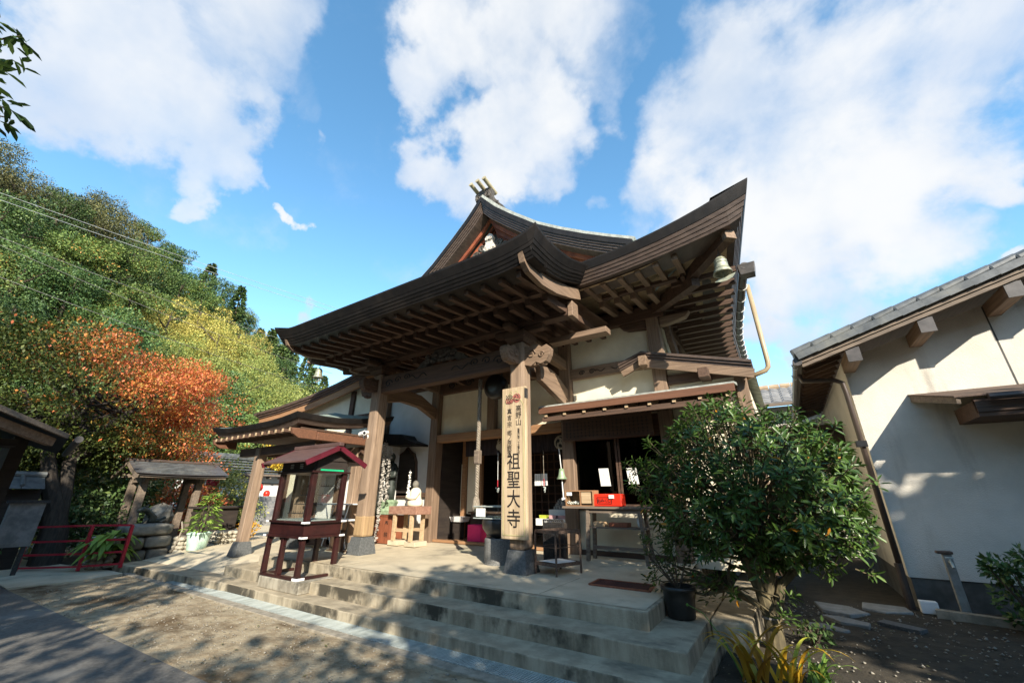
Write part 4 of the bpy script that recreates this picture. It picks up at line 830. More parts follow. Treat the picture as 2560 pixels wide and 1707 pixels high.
for x0, x1, z0, z1 in [(-3.7, -3.13, 1.735, 1.755), (-3.7, -3.13, 1.472, 1.49), (-3.7, -3.685, 1.49, 1.735), (-3.145, -3.13, 1.49, 1.735), (-3.40, -3.385, 1.49, 1.735)]: mb.box(x0, x1, 7.56, 7.86, z0, z1)
mb.build('box', 'warm_wood', sb); mb = MB(); mb.box(-3.685, -3.145, 7.84, 7.85, 1.49, 1.735); mb.build('back', 'pale_wood', sb)
mb = MB(); mb.box(-3.37, -3.18, 7.57, 7.6, 1.52, 1.72); mb.build('slide', 'pale_wood', sb)
mb = MB(); mb.box(-3.684, -3.401, 7.565, 7.57, 1.491, 1.734); mb.build('glass_front', 'clear_glass', sb)
mb = MB(); mb.box(-3.67, -3.56, 7.555, 7.56, 1.66, 1.72); mb.build('label_paper', 'paper', sb)
mb = MB()
for i in range(60): x, y = rnd.uniform(-3.66, -3.42), rnd.uniform(7.6, 7.8); mb.bar((x, y, 1.5 + rnd.uniform(0, .04)), (x + rnd.uniform(-.04, .04), y + rnd.uniform(-.03, .03), 1.505 + rnd.uniform(0, .06)), .02, .012)
add_obj('paper_slips', mb.mesh('paper_slips'), 'paper', loc=(-3.54, 7.7, 1.49), kind='stuff', label='heap of small white folded slips inside the wooden case', cat='slips')
rb = top('fortune_box', (-2.9, 7.72, 1.47), 'red box lettered in black on the table under the office window', 'box')
mb = MB(); mb.box(-3.14, -2.6, 7.6, 7.85, 1.472, 1.69, .0, .02); mb.build('box', 'red_plastic', rb, bevel=.02)
mb = MB()
for i, ch in enumerate('おみくじ'): glyph(mb, ch, -3.02 + .065 * i, 7.592, 1.575, .075)
mb.build('lettering', 'ink', rb)
mb = MB()
for a_, b_ in [((-3.06, 1.52), (-2.785, 1.52)), ((-2.785, 1.52), (-2.785, 1.635)), ((-2.785, 1.635), (-3.06, 1.635)), ((-3.06, 1.635), (-3.06, 1.52))]: mb.bar((a_[0], 7.598, a_[1]), (b_[0], 7.598, b_[1]), .005, .006, up=(0, 1, 0))
mb.build('border_line', 'ink', rb); mb = MB(); mb.box(-2.83, -2.73, 7.588, 7.592, 1.61, 1.67); mb.build('price_tag', 'paper', rb)
mb = MB(); mb.lathe((-2.35, 7.76, 0), [(.045, 1.127), (.06, 1.28), (.055, 1.28), (.045, 1.14)], 16); mb.build('paper_cup', 'white_paint', loc=(-2.35, 7.76, 1.127), label='white cup on the table shelf, beside a brown tray', cat='cup', smooth=True)
mb = MB(); mb.box(-2.9, -2.55, 7.66, 7.88, 1.127, 1.2); mb.build('wooden_tray', 'orange_crate', loc=(-2.7, 7.76, 1.127), label='shallow brown tray in the middle of the table shelf', cat='tray', bevel=.008)
mb = MB()
for i in range(5): mb.box(-3.2 + rnd.uniform(0, .01), -2.98 + rnd.uniform(-.01, .01), 7.66, 7.86, 1.127 + .016 * i, 1.141 + .016 * i)
mb.build('paper_bundle', 'pale_wood', loc=(-3.1, 7.76, 1.127), label='stack of pale flat boards at the left end of the table shelf', cat='boards')
# papers in the window, inscribed board above
def paper(x0, x1, z0, z1, y, cols, label, lean=0):
    o = top('paper_notice', (x0, y, z0), label, 'notice'); mb = MB(); mb.add([(x0, y, z1), (x1, y, z1), (x1 + lean, y, z0), (x0 + lean, y, z0), (x0, y + .004, z1), (x1, y + .004, z1), (x1 + lean, y + .004, z0), (x0 + lean, y + .004, z0)], [(0, 1, 2, 3), (7, 6, 5, 4), (0, 4, 5, 1), (1, 5, 6, 2), (2, 6, 7, 3), (3, 7, 4, 0)]); mb.build('sheet', 'paper', o)
    mb = MB()
    for (fx, s_, n_, f0, f1) in cols:
        for i in range(n_):
            zc = z1 - (z1 - z0) * (f0 + (f1 - f0) * i / max(1, n_ - 1)); xc = x0 + (x1 - x0) * fx + lean * (z1 - zc) / (z1 - z0)
            for q in range(4): mb.box(xc + rnd.uniform(-s_, 0), xc + rnd.uniform(0, s_) + .002, y - .002 - .0004 * q, y - .001 - .0004 * q, zc + s_ * (q - 1.5) * .5, zc + s_ * (q - 1.5) * .5 + s_ * .22)
            mb.box(xc - s_ * .15, xc + s_ * .15, y - .004, y - .0035, zc - s_, zc + s_)
    mb.build('lettering', 'ink', o)
paper(-3.23, -3.02, 1.84, 2.18, 8.2, [(.78, .007, 6, .3, .75), (.6, .007, 9, .12, .9), (.42, .007, 9, .12, .85), (.25, .007, 5, .35, .9)], 'white notice with small vertical writing on the left of the office window', .03)
paper(-2.65, -2.45, 1.87, 2.17, 8.2, [(.85, .018, 4, .08, .45), (.55, .02, 4, .2, .8), (.25, .018, 5, .4, .95)], 'white notice with large brush writing on the right of the office window', .03)
ib = top('inscribed_board', (-2.95, 8.02, 2.76), 'long brown board carved with rows of characters above the office window', 'sign')
mb = MB(); mb.box(-3.9, -1.98, 7.98, 8.03, 2.75, 3.2); mb.build('board', WD[0], ib, bevel=.01)
mb = MB()
for i in range(21):
    for j in range(5):
        x, z = -3.8 + .086 * i, 3.1 - .068 * j
        for q in range(4): mb.box(x - rnd.uniform(.008, .024), x + rnd.uniform(.008, .024), 7.9775 - .0004 * q, 7.9785, z + .013 * (q - 1.5), z + .013 * (q - 1.5) + .006)
        mb.box(x - .003, x + .003, 7.9755, 7.976, z - .022, z + .022)
mb.build('lettering', 'ink', ib)
# bells, gong, ropes
def bell(x, y, z, s, m, label, cat='bell', drop=.0, clap='plate'):
    o = top('wind_bell', (x, y, z), label, cat); prof = [(.02, 0), (.05, -.01), (.075, -.04), (.085, -.08), (.09, -.16), (.1, -.2), (.125, -.25), (.128, -.27), (.11, -.268), (.085, -.2), (.05, -.08)]
    mb = MB(); mb.lathe((x, y, z), [(r * s, h_ * s) for r, h_ in prof], 24); b_ = mb.build('bell_body', m, o, smooth=True)
    mb = MB()
    for h_ in (-.05, -.1, -.19): mb.lathe((x, y, z), [((.088 if h_ < -.06 else .081) * s + (.012 * s if h_ < -.15 else 0), h_ * s), ((.093 if h_ < -.06 else .086) * s + (.012 * s if h_ < -.15 else 0), (h_ - .006) * s), ((.088 if h_ < -.06 else .081) * s + (.012 * s if h_ < -.15 else 0), (h_ - .012) * s)], 24)
    mb.build('band', m, b_)
    mb = MB(); mb.tube([(x + .025 * s * math.cos(t), y, z + .025 * s + .025 * s * math.sin(t)) for t in np.linspace(0, 6.28, 10)], .006 * s, 5); mb.tube([(x, y, z + .05 * s), (x, y, z + .05 * s + .1)], .006 * s, 5); mb.build('hook', 'iron', o)
    mb = MB(); mb.tube([(x, y, z - .05 * s), (x, y, z - .33 * s)], .004 * s, 4)
    mb.prism([(-.13 * s, 0), (-.06 * s, .035 * s), (0, .02 * s), (.06 * s, .04 * s), (.15 * s, .05 * s), (.1 * s, -.01 * s), (.03 * s, -.03 * s), (-.05 * s, -.025 * s)], (x + .01, y - .004, z - .36 * s), (1, 0, .1), (0, 0, 1), (0, 1, 0), .008); mb.build('clapper', m, o)
bell(-.22, 6.62, 5.34, 1.15, 'bronze', 'old bronze wind bell hanging under the right corner of the main roof')
bell(-11.46, 6.62, 5.34, 1.15, 'bronze', 'pale wind bell hanging under the left corner of the main roof')
hb = top('hand_bell', (-3.98, 8.0, 2.15), 'pale green metal bell on a cord left of the office window', 'bell')
mb = MB(); mb.lathe((-3.98, 8.0, 0), [(.02, 2.2), (.045, 2.19), (.06, 2.12), (.075, 2.05), (.115, 1.985), (.11, 1.98), (.06, 2.08)], 24); mb.build('bell_body', 'bronze_green', hb, smooth=True)
mb = MB(); mb.tube([(-4.02, 8.0, 2.62), (-3.985, 8.0, 2.2)], .009, 6); mb.tube([(-3.98, 8.0, 2.05), (-3.96, 8.0, 1.62)], .012, 6); mb.build('cord', 'white_paint', hb)
mb = MB(); mb.box(-3.99, -3.93, 7.97, 8.03, 1.57, 1.62); mb.build('weight', 'white_paint', hb, bevel=.005)
for i, (x, lb, zt_) in enumerate([(-5.63, 'little bell cluster on a white and red cord left of the name board', 2.6), (-4.41, 'little bell cluster on a thin red cord right of the name board', 2.6)]):
    o = top('hanging_bells', (x, 8.0, 1.75), lb, 'bells'); mb = MB(); mb.tube([(x, 8.0, zt_), (x, 8.0, 1.98)], .006, 5); mb.build('cord', 'white_paint' if i == 0 else 'rope', o)
    mb = MB(); mb.tube([(x, 8.0, 2.0), (x, 8.0, 1.85)], .011, 6); mb.build('tassel', 'red_paint', o); mb = MB()
    for q in range(7): mb.blob((x + rnd.uniform(-.035, .035), 8 + rnd.uniform(-.03, .03), 1.83 - .015 * q + rnd.uniform(-.01, .01)), .02, .02, .02, q, .02, 8, 5)
    mb.build('bell_bunch', 'steel', o)
rp = top('bell_rope', (-5.16, 6.62, 1.42), 'thick twisted rope with a wooden grip hanging above the black bowl', 'rope')
def twisted(mb, p0, p1, r, turns, n=60):
    p0, p1 = Vector(p0), Vector(p1)
    for k_ in range(3): mb.tube([p0.lerp(p1, i / n) + Vector((r * .55 * math.cos(6.283 * turns * i / n + 2.094 * k_), r * .55 * math.sin(6.283 * turns * i / n + 2.094 * k_), 0)) for i in range(n + 1)], r * .56, 6)
mb = MB(); twisted(mb, (-5.15, 6.62, 4.0), (-5.16, 6.62, 1.5), .042, 17, 150); mb.build('rope', 'rope', rp, smooth=True)
mb = MB(); mb.box(-5.22, -5.10, 6.56, 6.68, 2.25, 2.52); mb.build('grip', 'grey_wood', rp, bevel=.015)
mb = MB(); mb.lathe((-5.17, 6.62, 0), [(.03, 1.66), (.06, 1.6), (.085, 1.45), (.07, 1.38), (.02, 1.36)], 12); mb.build('tassel', 'rope', rp, smooth=True)
gg = top('gong', (-5.02, 6.9, 3.9), 'dark round gong hanging from the porch beam behind the rope', 'gong')
mb = MB(); mb.M = Matrix.Translation((-4.9, 6.85, 3.86)) @ Matrix.Rotation(R(90), 4, 'X'); mb.lathe((0, 0, 0), [(.1, -.13), (.2, -.12), (.27, -.07), (.28, 0), (.27, .07), (.2, .12), (.1, .13)], 28); mb.build('body', 'black_metal', gg, smooth=True)
mb = MB(); mb.tube([(-5.05, 6.85, 4.05), (-5.05, 6.85, 4.3)], .02, 6); mb.tube([(-4.75, 6.85, 4.05), (-4.75, 6.85, 4.3)], .02, 6); mb.build('hanger', 'iron', gg)
mb = MB(); mb.box(-4.75, -4.2, 8.02, 8.1, 4.36, 4.47); mb.build('strip_light', 'white_paint', loc=(-4.5, 8.06, 4.4), label='white strip lamp fixed on the carved beam inside the porch', cat='lamp', bevel=.02)
# paper notices inside, offerings table
paper(-5.0, -4.84, 1.88, 2.14, 8.62, [(.7, .008, 8, .1, .9), (.3, .008, 8, .1, .9)], 'left of two white sheets behind the name board, in the dark doorway')
paper(-4.82, -4.66, 1.88, 2.14, 8.62, [(.7, .008, 8, .1, .9), (.3, .008, 8, .1, .9)], 'right of two white sheets behind the name board, in the dark doorway')
ot = top('offering_counter', (-4.56, 8.75, .6), 'pale counter with amulets in the doorway right of the name board', 'counter')
mb = MB(); mb.box(-4.95, -4.05, 8.55, 8.95, 1.04, 1.18); mb.build('tray', 'white_paint', ot); mb = MB(); mb.box(-4.8, -4.05, 8.9, 9.3, 1.22, 1.36); mb.build('upper_tray', 'white_paint', ot)
for x in (-4.9, -4.12):
    mb = MB(); mb.box(x - .025, x + .025, 8.9, 8.95, .6, 1.04); mb.build('leg', 'interior_dark', ot)
for i, (m_, lb) in enumerate([('lime_plastic', 'small lime green box on the pale counter'), ('pale_pink', 'small pink box left on the pale counter, next to the lime green one'), ('pale_pink', 'small pink box at the right end of the pale counter')]):
    x = -4.88 + .24 * i; mb = MB(); mb.box(x, x + .16, 8.6, 8.72, 1.182, 1.25, -.012, 0); mb.build('gift_box', m_, loc=(x, 8.66, 1.182), label=lb, cat='box')
mb = MB()
for i in range(42): x, y = -4.72 + (i % 10) * .062, 9.0 + (i // 10) * .07; mb.box(x, x + .045, y, y + .04, 1.362, 1.42 + .04 * (i // 10) + rnd.uniform(0, .02))
add_obj('amulets', mb.mesh('amulets'), 'crane_paper', loc=(-4.5, 9.1, 1.36), kind='stuff', label='rows of small amulet packets on the upper tray of the pale counter', cat='amulets')
# dark offertory chest, pink cloth, shelf inside left
oc = top('offertory_chest', (-6.9, 8.8, .6), 'dark chest inside the doorway, beside the pink cloth', 'chest')
mb = MB(); mb.box(-7.0, -6.2, 8.75, 9.15, .6, 1.24); mb.build('chest', 'interior_dark', oc, bevel=.01); mb = MB(); mb.box(-7.05, -6.15, 8.7, 9.2, 1.24, 1.28); mb.build('lid', WD[0], oc, bevel=.006)
mb = MB(); mb.box(-6.82, -6.42, 8.42, 8.68, .602, 1.0); mb.build('pink_bin', 'pink_cloth', loc=(-6.6, 8.5, .6), label='bright pink cloth covered box in the doorway behind the stone pedestal', cat='box', bevel=.02)
mb = MB(); mb.box(-7.7, -7.3, 8.8, 9.05, 1.02, 1.14, -.03, -.03); mb.build('white_basin', 'white_paint', loc=(-7.5, 8.9, 1.02), label='white shallow basin in the left corner of the doorway', cat='basin'); mb = MB(); mb.box(-7.68, -7.4, 8.85, 9.0, .6, 1.02); mb.build('basin_stand', 'interior_dark', loc=(-7.5, 8.9, .6), label='dark stand under the white basin in the doorway', cat='stand')
# stone-topped stand, statues, crate, paper cranes at the left wall
st = top('offering_stand', (-8.0, 7.55, .54), 'rough wooden stand with a thick reddish stone top at the white wall', 'stand')
mb = MB(); mb.box(-8.38, -7.42, 7.25, 7.75, 1.24, 1.42); mb.build('stone_top', 'red_stone', st, bevel=.01)
for x in (-8.2, -7.62):
    for y in (7.32, 7.68): mb = MB(); mb.box(x - .04, x + .04, y - .035, y + .035, .66, 1.24); mb.build('leg', 'pale_wood', st)
mb = MB()
for y in (7.32, 7.68): mb.box(-8.16, -7.66, y - .015, y + .015, .86, .93)
mb.build('stretcher', 'pale_wood', st)
for x in (-8.2, -7.62): mb = MB(); mb.box(x - .17, x + .17, 7.3, 7.7, .555, .66); mb.build('block', 'concrete', st, bevel=.01)
sj = top('jizo_statue', (-7.75, 7.5, 1.42), 'small pale seated stone figure on the reddish stone top', 'statue')
mb = MB(); mb.lathe((-7.75, 7.5, 0), [(.19, 1.421), (.21, 1.46), (.2, 1.54), (.16, 1.6), (.15, 1.68), (.15, 1.76), (.11, 1.82), (.05, 1.85)], 18, 1, .8); mb.tube([(-7.9, 7.45, 1.74), (-7.88, 7.36, 1.62), (-7.75, 7.34, 1.6), (-7.62, 7.36, 1.62), (-7.6, 7.45, 1.74)], [.045, .05, .045, .05, .045], 8); mb.build('body', 'cream_plaster', sj, smooth=True)
mb = MB(); mb.blob((-7.75, 7.48, 1.92), .078, .078, .095, 5, .02, 14, 9); mb.build('head', 'stone', sj, smooth=True)
bs = top('bronze_statue', (-8.95, 7.7, 1.25), 'dark standing bronze figure on the orange crates at the white wall', 'statue')
mb = MB(); mb.lathe((-8.95, 7.7, 0), [(.3, 1.22), (.32, 1.3), (.22, 1.4), (.26, 1.5), (.2, 1.56)], 8); mb.build('pedestal', 'bronze_green', bs)
mb = MB(); mb.lathe((-8.95, 7.7, 0), [(.17, 1.56), (.18, 1.8), (.15, 2.0), (.17, 2.2), (.2, 2.36), (.14, 2.46), (.06, 2.5), (.06, 2.54)], 14, 1, .75); mb.blob((-8.95, 7.69, 2.64), .085, .09, .12, 3, .02, 14, 9)
mb.tube([(-9.14, 7.68, 2.36), (-9.2, 7.6, 2.15), (-9.05, 7.52, 2.1)], [.07, .06, .045], 8); mb.tube([(-8.76, 7.68, 2.36), (-8.7, 7.6, 2.15), (-8.85, 7.52, 2.12)], [.07, .06, .045], 8); mb.tube([(-9.2, 7.5, 1.56), (-9.2, 7.5, 2.75)], .014, 6); mb.build('figure', 'statue_bronze', bs, smooth=True)
for i, (x0, x1, y0_, z0, z1, lb) in enumerate([(-9.3, -8.98, 7.4, .56, .98, 'brown chest at the left foot of the bronze figure'), (-8.94, -8.45, 7.42, .56, 1.2, 'orange lettered wooden chest under the bronze figure'), (-9.25, -8.97, 7.45, .985, 1.16, 'small brown box on top of the brown chest by the bronze figure')]):
    o = top('wooden_chest', ((x0 + x1) / 2, y0_, z0), lb, 'chest'); mb = MB(); mb.box(x0, x1, y0_, y0_ + .45, z0, z1 - .03); mb.build('chest', 'orange_crate', o, bevel=.008); mb = MB(); mb.box(x0 - .015, x1 + .015, y0_ - .015, y0_ + .46, z1 - .028, z1); mb.build('lid', 'orange_crate', o, bevel=.004)
    if i == 1:
        mb = MB()
        for q in range(2): glyph(mb, '奉納'[q], -8.6, y0_ - .004, 1.02 - .25 * q, .13)
        mb.build('lettering', 'ink', o)
def cranes(x, y, z0, z1, n, spread, label):
    mb = MB()
    for i in range(n):
        t = i / n; z = z1 + (z0 - z1) * t; mb.M = Matrix.Translation((x + rnd.uniform(-spread, spread), y + rnd.uniform(-spread, spread), z)) @ Matrix.Rotation(rnd.uniform(0, 6.28), 4, 'Z') @ Matrix.Rotation(rnd.uniform(-.7, .7), 4, 'X'); mb.add([(-.04, 0, .015), (0, .012, 0), (.04, 0, .02), (0, -.012, 0), (0, 0, .045)], [(0, 1, 4), (1, 2, 4), (2, 3, 4), (3, 0, 4), (0, 3, 2, 1)])
    mb.M = None; mb.tube([(x, y, z1 + .1), (x, y, z0)], .003, 4)
    return mb.build('paper_cranes', 'crane_paper' if n > 45 else 'paper', loc=(x, y, z0), label=label, cat='paper cranes')
cranes(-8.75, 7.25, .6, 2.95, 150, .035, 'longest string of folded paper cranes hanging before the bronze figure')
cranes(-8.93, 7.3, 1.75, 2.62, 90, .06, 'grey bunch of paper cranes at the bronze figure, left of the longest string')
cranes(-8.6, 7.3, 1.5, 2.8, 80, .04, 'grey string of paper cranes right of the longest string'); cranes(-8.12, 7.6, 1.45, 2.2, 40, .02, 'short white string of paper cranes before the arched window')
# security cameras on the left post
for x, lb, an in [(-8.12, 'white security camera pointing left on the left porch post', 2.6), (-7.98, 'white security camera pointing to the viewer on the left porch post', -1.2)]:
    o = top('security_camera', (x, 6.02, 3.0), lb, 'camera'); d = Vector((math.cos(an), math.sin(an) * .6 - .3, -.15)).normalized(); p = Vector((x, 6.02, 3.02))
    mb = MB(); mb.tube([p - d * .08, p + d * .1], .05, 14); mb.build('housing', 'white_paint', o); mb = MB(); mb.tube([p + d * .1, p + d * .104], .035, 12); mb.build('lens', 'black_metal', o); mb = MB(); mb.tube([p, p + Vector((.03, .04, -.1)), (x + .02, 6.06, 2.9)], .018, 8); mb.build('bracket', 'white_paint', o)
# candle cabinet on its concrete block
cbk = (-8.62, -7.02, 4.5, 5.45)
mb = MB(); mb.box(-8.28, -7.0, 4.36, 5.1, .152, .325); mb.build('concrete_block', 'pale_concrete', loc=(-7.6, 4.7, .152), label='rough concrete block under the red lacquer cabinet', cat='block', bevel=.012)
cb_ = top('candle_cabinet', (-7.6, 4.75, .325), 'dark red lacquer candle cabinet with glass sides and a gabled roof', 'cabinet')
X0, X1, Y0, Y1 = -8.28, -7.2, 4.42, 5.08
def cp(mb, n_, m_='red_lacquer', **k): return mb.build(n_, m_, cb_, **k)
mb = MB()
for y in (Y0, Y1): mb.box(X0 - .04, X1 + .06, y - .04, y + .04, .327, .375)
for x in (X0, X1): mb.box(x - .04, x + .04, Y0 + .04, Y1 - .04, .327, .373)
cp(mb, 'base_frame', bevel=.006)
mb = MB(); mb.box(X1 - .06, X1 + .07, Y0 - .05, Y0 - .041, .33, .37); mb.box(X1 + .061, X1 + .07, Y0 - .041, Y0 + .1, .33, .37); cp(mb, 'corner_cap', 'white_paint')
for x in (X0, (X0 + X1) / 2 - .05, X1):
    for y in (Y0, Y1): mb = MB(); mb.box(x - .042, x + .042, y - .042, y + .042, .376, .99, .006, .006); cp(mb, 'leg', bevel=.006)
mb = MB()
for x in (X0, (X0 + X1) / 2 - .05, X1):
    for sg in (-1, 1):
        if (x == X0 and sg < 0) or (x == X1 and sg > 0): continue
        mb.prism([(0, 0), (.1, 0), (.09, -.03), (.05, -.05), (.03, -.12), (0, -.14)], (x + sg * .045, Y0 - .01, .955), (sg, 0, 0), (0, 0, 1), (0, 1, 0), .02)
cp(mb, 'carved_bracket')
mb = MB(); mb.box(X0 - .07, X1 + .07, Y0 - .07, Y1 + .07, .96, 1.0); mb.box(X0 - .03, X1 + .03, Y0 - .03, Y1 + .03, 1.0, 1.2); mb.box(X0 - .08, X1 + .08, Y0 - .08, Y1 + .08, 1.2, 1.235); cp(mb, 'drawer_case', bevel=.006)
for x, y in ((X1, Y0), (X1, Y1), (X0, Y0)):
    for z in (.965, 1.203):
        mb = MB(); sx = 1 if x == X1 else -1; sy = -1 if y == Y0 else 1; mb.box(min(x, x + sx * .092), max(x, x + sx * .092), y + sy * .083 - .004, y + sy * .083 + .004, z, z + .03); mb.box(x + sx * .087 - .004, x + sx * .087 + .004, min(y - sy * .02, y + sy * .079), max(y - sy * .02, y + sy * .079), z, z + .03); cp(mb, 'corner_cap', 'white_paint')
for x in (X0 + .02, X1 - .02):
    for y in (Y0 + .02, Y1 - .02): mb = MB(); mb.box(x - .045, x + .045, y - .045, y + .045, 1.236, 2.05); cp(mb, 'post', bevel=.008)
mb = MB(); mb.box(X0 - .06, X1 + .06, Y0 - .06, Y1 + .06, 2.05, 2.085); cp(mb, 'top_frame', bevel=.005)
mb = MB()
for y in (Y0, Y1): mb.box(X0, X1, y - .02, y + .02, 2.086, 2.27)
for x in (X0, X1): mb.box(x - .02, x + .02, Y0 + .02, Y1 - .02, 2.086, 2.27)
cp(mb, 'frieze', 'interior_dark')
mb = MB()
for x in (X0 + .3, X0 + .62): 
    for q in range(3): mb.box(x, x + .1, Y0 - .027, Y0 - .021, 2.14 + .03 * q, 2.155 + .03 * q)
cp(mb, 'vent', 'steel')
mb = MB(); mb.box(X1 + .021, X1 + .03, Y0 + .1, Y1 - .08, 2.09, 2.12); cp(mb, 'trim', 'green_light')
mb = MB(); 
for x0, x1, y0_, y1 in [(X0 + .07, X1 - .07, Y0 + .015, Y0 + .019), (X0 + .07, X1 - .07, Y1 - .019, Y1 - .015), (X1 - .019, X1 - .015, Y0 + .07, Y1 - .07), (X0 + .015, X0 + .019, Y0 + .07, Y1 - .07)]: mb.box(x0, x1, y0_, y1, 1.24, 2.045)
cp(mb, 'glass_side', 'clear_glass')
for k_, z in enumerate((1.34, 1.5, 1.66, 1.82)):
    mb = MB(); mb.box(X0 + .08, X1 - .08, Y1 - .16 - .1 * (3 - k_), Y1 - .14 - .1 * (3 - k_), z, z + .015)
    for q in range(12): x = X0 + .12 + q * .075; mb.tube([(x, Y1 - .15 - .1 * (3 - k_), z + .015), (x, Y1 - .15 - .1 * (3 - k_), z + .05)], .004, 4)
    cp(mb, 'candle_rack', 'iron')
mb = MB(); mb.box(X0 + .03, X1 - .03, Y0 + .03, Y1 - .03, 1.237, 1.25); cp(mb, 'tray', 'steel')
rx0, rx1, rzr, rze, ym = X0 - .24, X1 + .18, 2.56, 2.25, (Y0 + Y1) / 2
mb = MB()
for sg in (-1, 1):
    for yo in (0,): mb.add([(rx0, ym, rzr), (rx1, ym, rzr), (rx1, ym + sg * .62, rze), (rx0, ym + sg * .62, rze), (rx0, ym, rzr - .03), (rx1, ym, rzr - .03), (rx1, ym + sg * .62, rze - .03), (rx0, ym + sg * .62, rze - .03)], [(0, 1, 2, 3), (4, 5, 6, 7), (0, 1, 5, 4), (1, 2, 6, 5), (2, 3, 7, 6), (3, 0, 4, 7)])
rf = cp(mb, 'roof', 'lacquer_roof')
for x in (rx0, rx1):
    mb = MB()
    for sg in (-1, 1): mb.bar((x, ym + sg * .0, rzr - .045), (x, ym + sg * .63, rze - .05), .03, .09)
    mb.build('gable_board', 'lacquer_trim', rf)
mb = MB(); mb.box(rx0 - .02, rx1 + .04, ym - .05, ym + .05, rzr - .02, rzr + .05); mb.build('ridge', 'lacquer_roof', rf, bevel=.01)
mb = MB(); mb.prism([(-.5, 2.27), (.5, 2.27), (0, 2.5)], (X1 + .02, ym, 0), (0, 1, 0), (0, 0, 1), (1, 0, 0), .02); mb.prism([(-.5, 2.27), (.5, 2.27), (0, 2.5)], (X0 - .02, ym, 0), (0, 1, 0), (0, 0, 1), (1, 0, 0), .02); cp(mb, 'gable', 'interior_dark')
# folding table and stool behind the cabinet
ft = top('folding_table', (-9.1, 6.45, .54), 'white folding table with metal legs behind the candle cabinet', 'table')
mb = MB(); mb.box(-9.75, -8.55, 6.2, 6.75, 1.46, 1.485); mb.build('table_top', 'white_paint', ft, bevel=.006)
for (xa, xb) in [(-9.55, -9.2), (-9.2, -9.55), (-9.0, -8.65), (-8.65, -9.0)]: mb = MB(); mb.tube([(xa, 6.3, 1.46), (xb, 6.35, .55)], .014, 8); mb.build('leg', 'white_paint', ft)
stl = top('work_stool', (-8.7, 6.2, .52), 'low wooden stand with a pale top between the left post and the cabinet', 'stand')
mb = MB(); mb.box(-9.05, -8.35, 6.05, 6.4, 1.13, 1.16); mb.build('seat', 'white_paint', stl, bevel=.006); mb = MB(); mb.box(-8.75, -8.36, 6.06, 6.1, .96, 1.13); mb.build('apron', 'warm_wood', stl)
for x in (-8.95, -8.6): mb = MB(); mb.bar((x, 6.2, .53), (x, 6.2, 1.13), .07, .07); mb.build('leg', WD[2], stl)
mb = MB(); mb.box(-9.05, -8.45, 6.15, 6.25, .505, .53); mb.build('foot', WD[0], stl)
# ------------------------------------------------------------------ small side hall on the left
sh = top('side_hall', (-10.5, 5.5, .4), 'small side hall with a curved hipped copper roof left of the porch', 'hall')
def sp(mb, n_, m_, **k): return mb.build(n_, m_, sh, **k)
hx0, hx1, hy0, hy1 = -12.5, -8.5, 4.6, 8.2
def hz(t): return 3.26 + .07 * abs(2 * t - 1) ** 3 * 1.6 - .04
rows = [[(hx0 + (hx1 - hx0) * t, hy0, hz(t)) for t in np.linspace(0, 1, 13)], [(hx0 + .5 + (hx1 - hx0 - 1.0) * t, hy0 + .6, 3.38) for t in np.linspace(0, 1, 13)], [(hx0 + 1.2 + (hx1 - hx0 - 2.4) * t, hy0 + 1.5, 3.66) for t in np.linspace(0, 1, 13)], [(-10.6 + .2 * t, hy0 + 2.1, 3.86) for t in np.linspace(0, 1, 13)]]
mb = MB(); mb.grid(rows)
ys = np.linspace(0, 1, 9)
mb.grid([[(hx1, hy0 + 2.6 * t, 3.27 + .07 * (1 - t) ** 3 + .35 * t * t) for t in ys], [(hx1 - .5, hy0 + .6 + 2.0 * t, 3.40 + .26 * t * t) for t in ys], [(hx1 - 1.1, hy0 + 1.4 + 1.2 * t, 3.62 + .14 * t) for t in ys], [(-10.4, hy0 + 2.1 + .5 * t, 3.86) for t in ys]])
mb.grid([[(hx0, hy0 + 2.6 * t, 3.3) for t in ys], [(hx0 + .5, hy0 + .6 + 2.0 * t, 3.42) for t in ys], [(-10.6, hy0 + 2.1 + .5 * t, 3.86) for t in ys]]); sp(mb, 'roof', 'verdigris', smooth=True)
hp_ = [((hx0, 7.2, 3.3), (-1, 0)), ((hx0, hy0, hz(0)), (-1, -1))] + [((hx0 + (hx1 - hx0) * t, hy0, hz(t)), (0, -1)) for t in np.linspace(.06, .94, 12)] + [((hx1, hy0, hz(1)), (1, -1))] + [((hx1, hy0 + 2.6 * t, 3.27 + .07 * (1 - t) ** 3 + .35 * t * t), (1, 0)) for t in ys[1:]]
mb = MB(); sweep(mb, hp_, [(.02, .015), (.01, -.02), (-.03, -.1), (-.4, -.1), (-.35, .05)]); sp(mb, 'eave_edge', 'black_copper')
mb = MB(); sweep(mb, hp_, [(-.05, -.102), (-.09, -.15), (-.12, -.2), (-.5, -.2), (-.42, -.102)]); sp(mb, 'eave_layers', 'brown_copper')
mb = MB(); mb.box(-12.3, -8.7, 4.85, 7.0, 3.03, 3.07); sp(mb, 'ceiling', WD[0])
mb = MB(); mb.bar((-12.25, 4.66, 3.0), (-12.25, 5.4, 3.05), .06, .07); r_ = sp(mb, 'rafter', WD[1]); mb = MB(); mb.box(-12.28, -12.22, 4.645, 4.658, 2.965, 3.035); e_ = sp(mb, 'rafter_end', 'pale_wood')
for i in range(1, 13): copy_at(r_, (.29 * i, 0, 0)); copy_at(e_, (.29 * i, 0, 0))
mb = MB(); mb.prism([(4.62, 3.02), (4.66, 2.9), (4.8, 2.82), (5.2, 2.82), (5.2, 3.02)], (-8.72, 0, 0), (0, 1, 0), (0, 0, 1), (1, 0, 0), .09); mb.box(-8.72, -8.6, 5.2, 7.0, 2.82, 3.0); sp(mb, 'side_beam', 'russet_wood', bevel=.01)
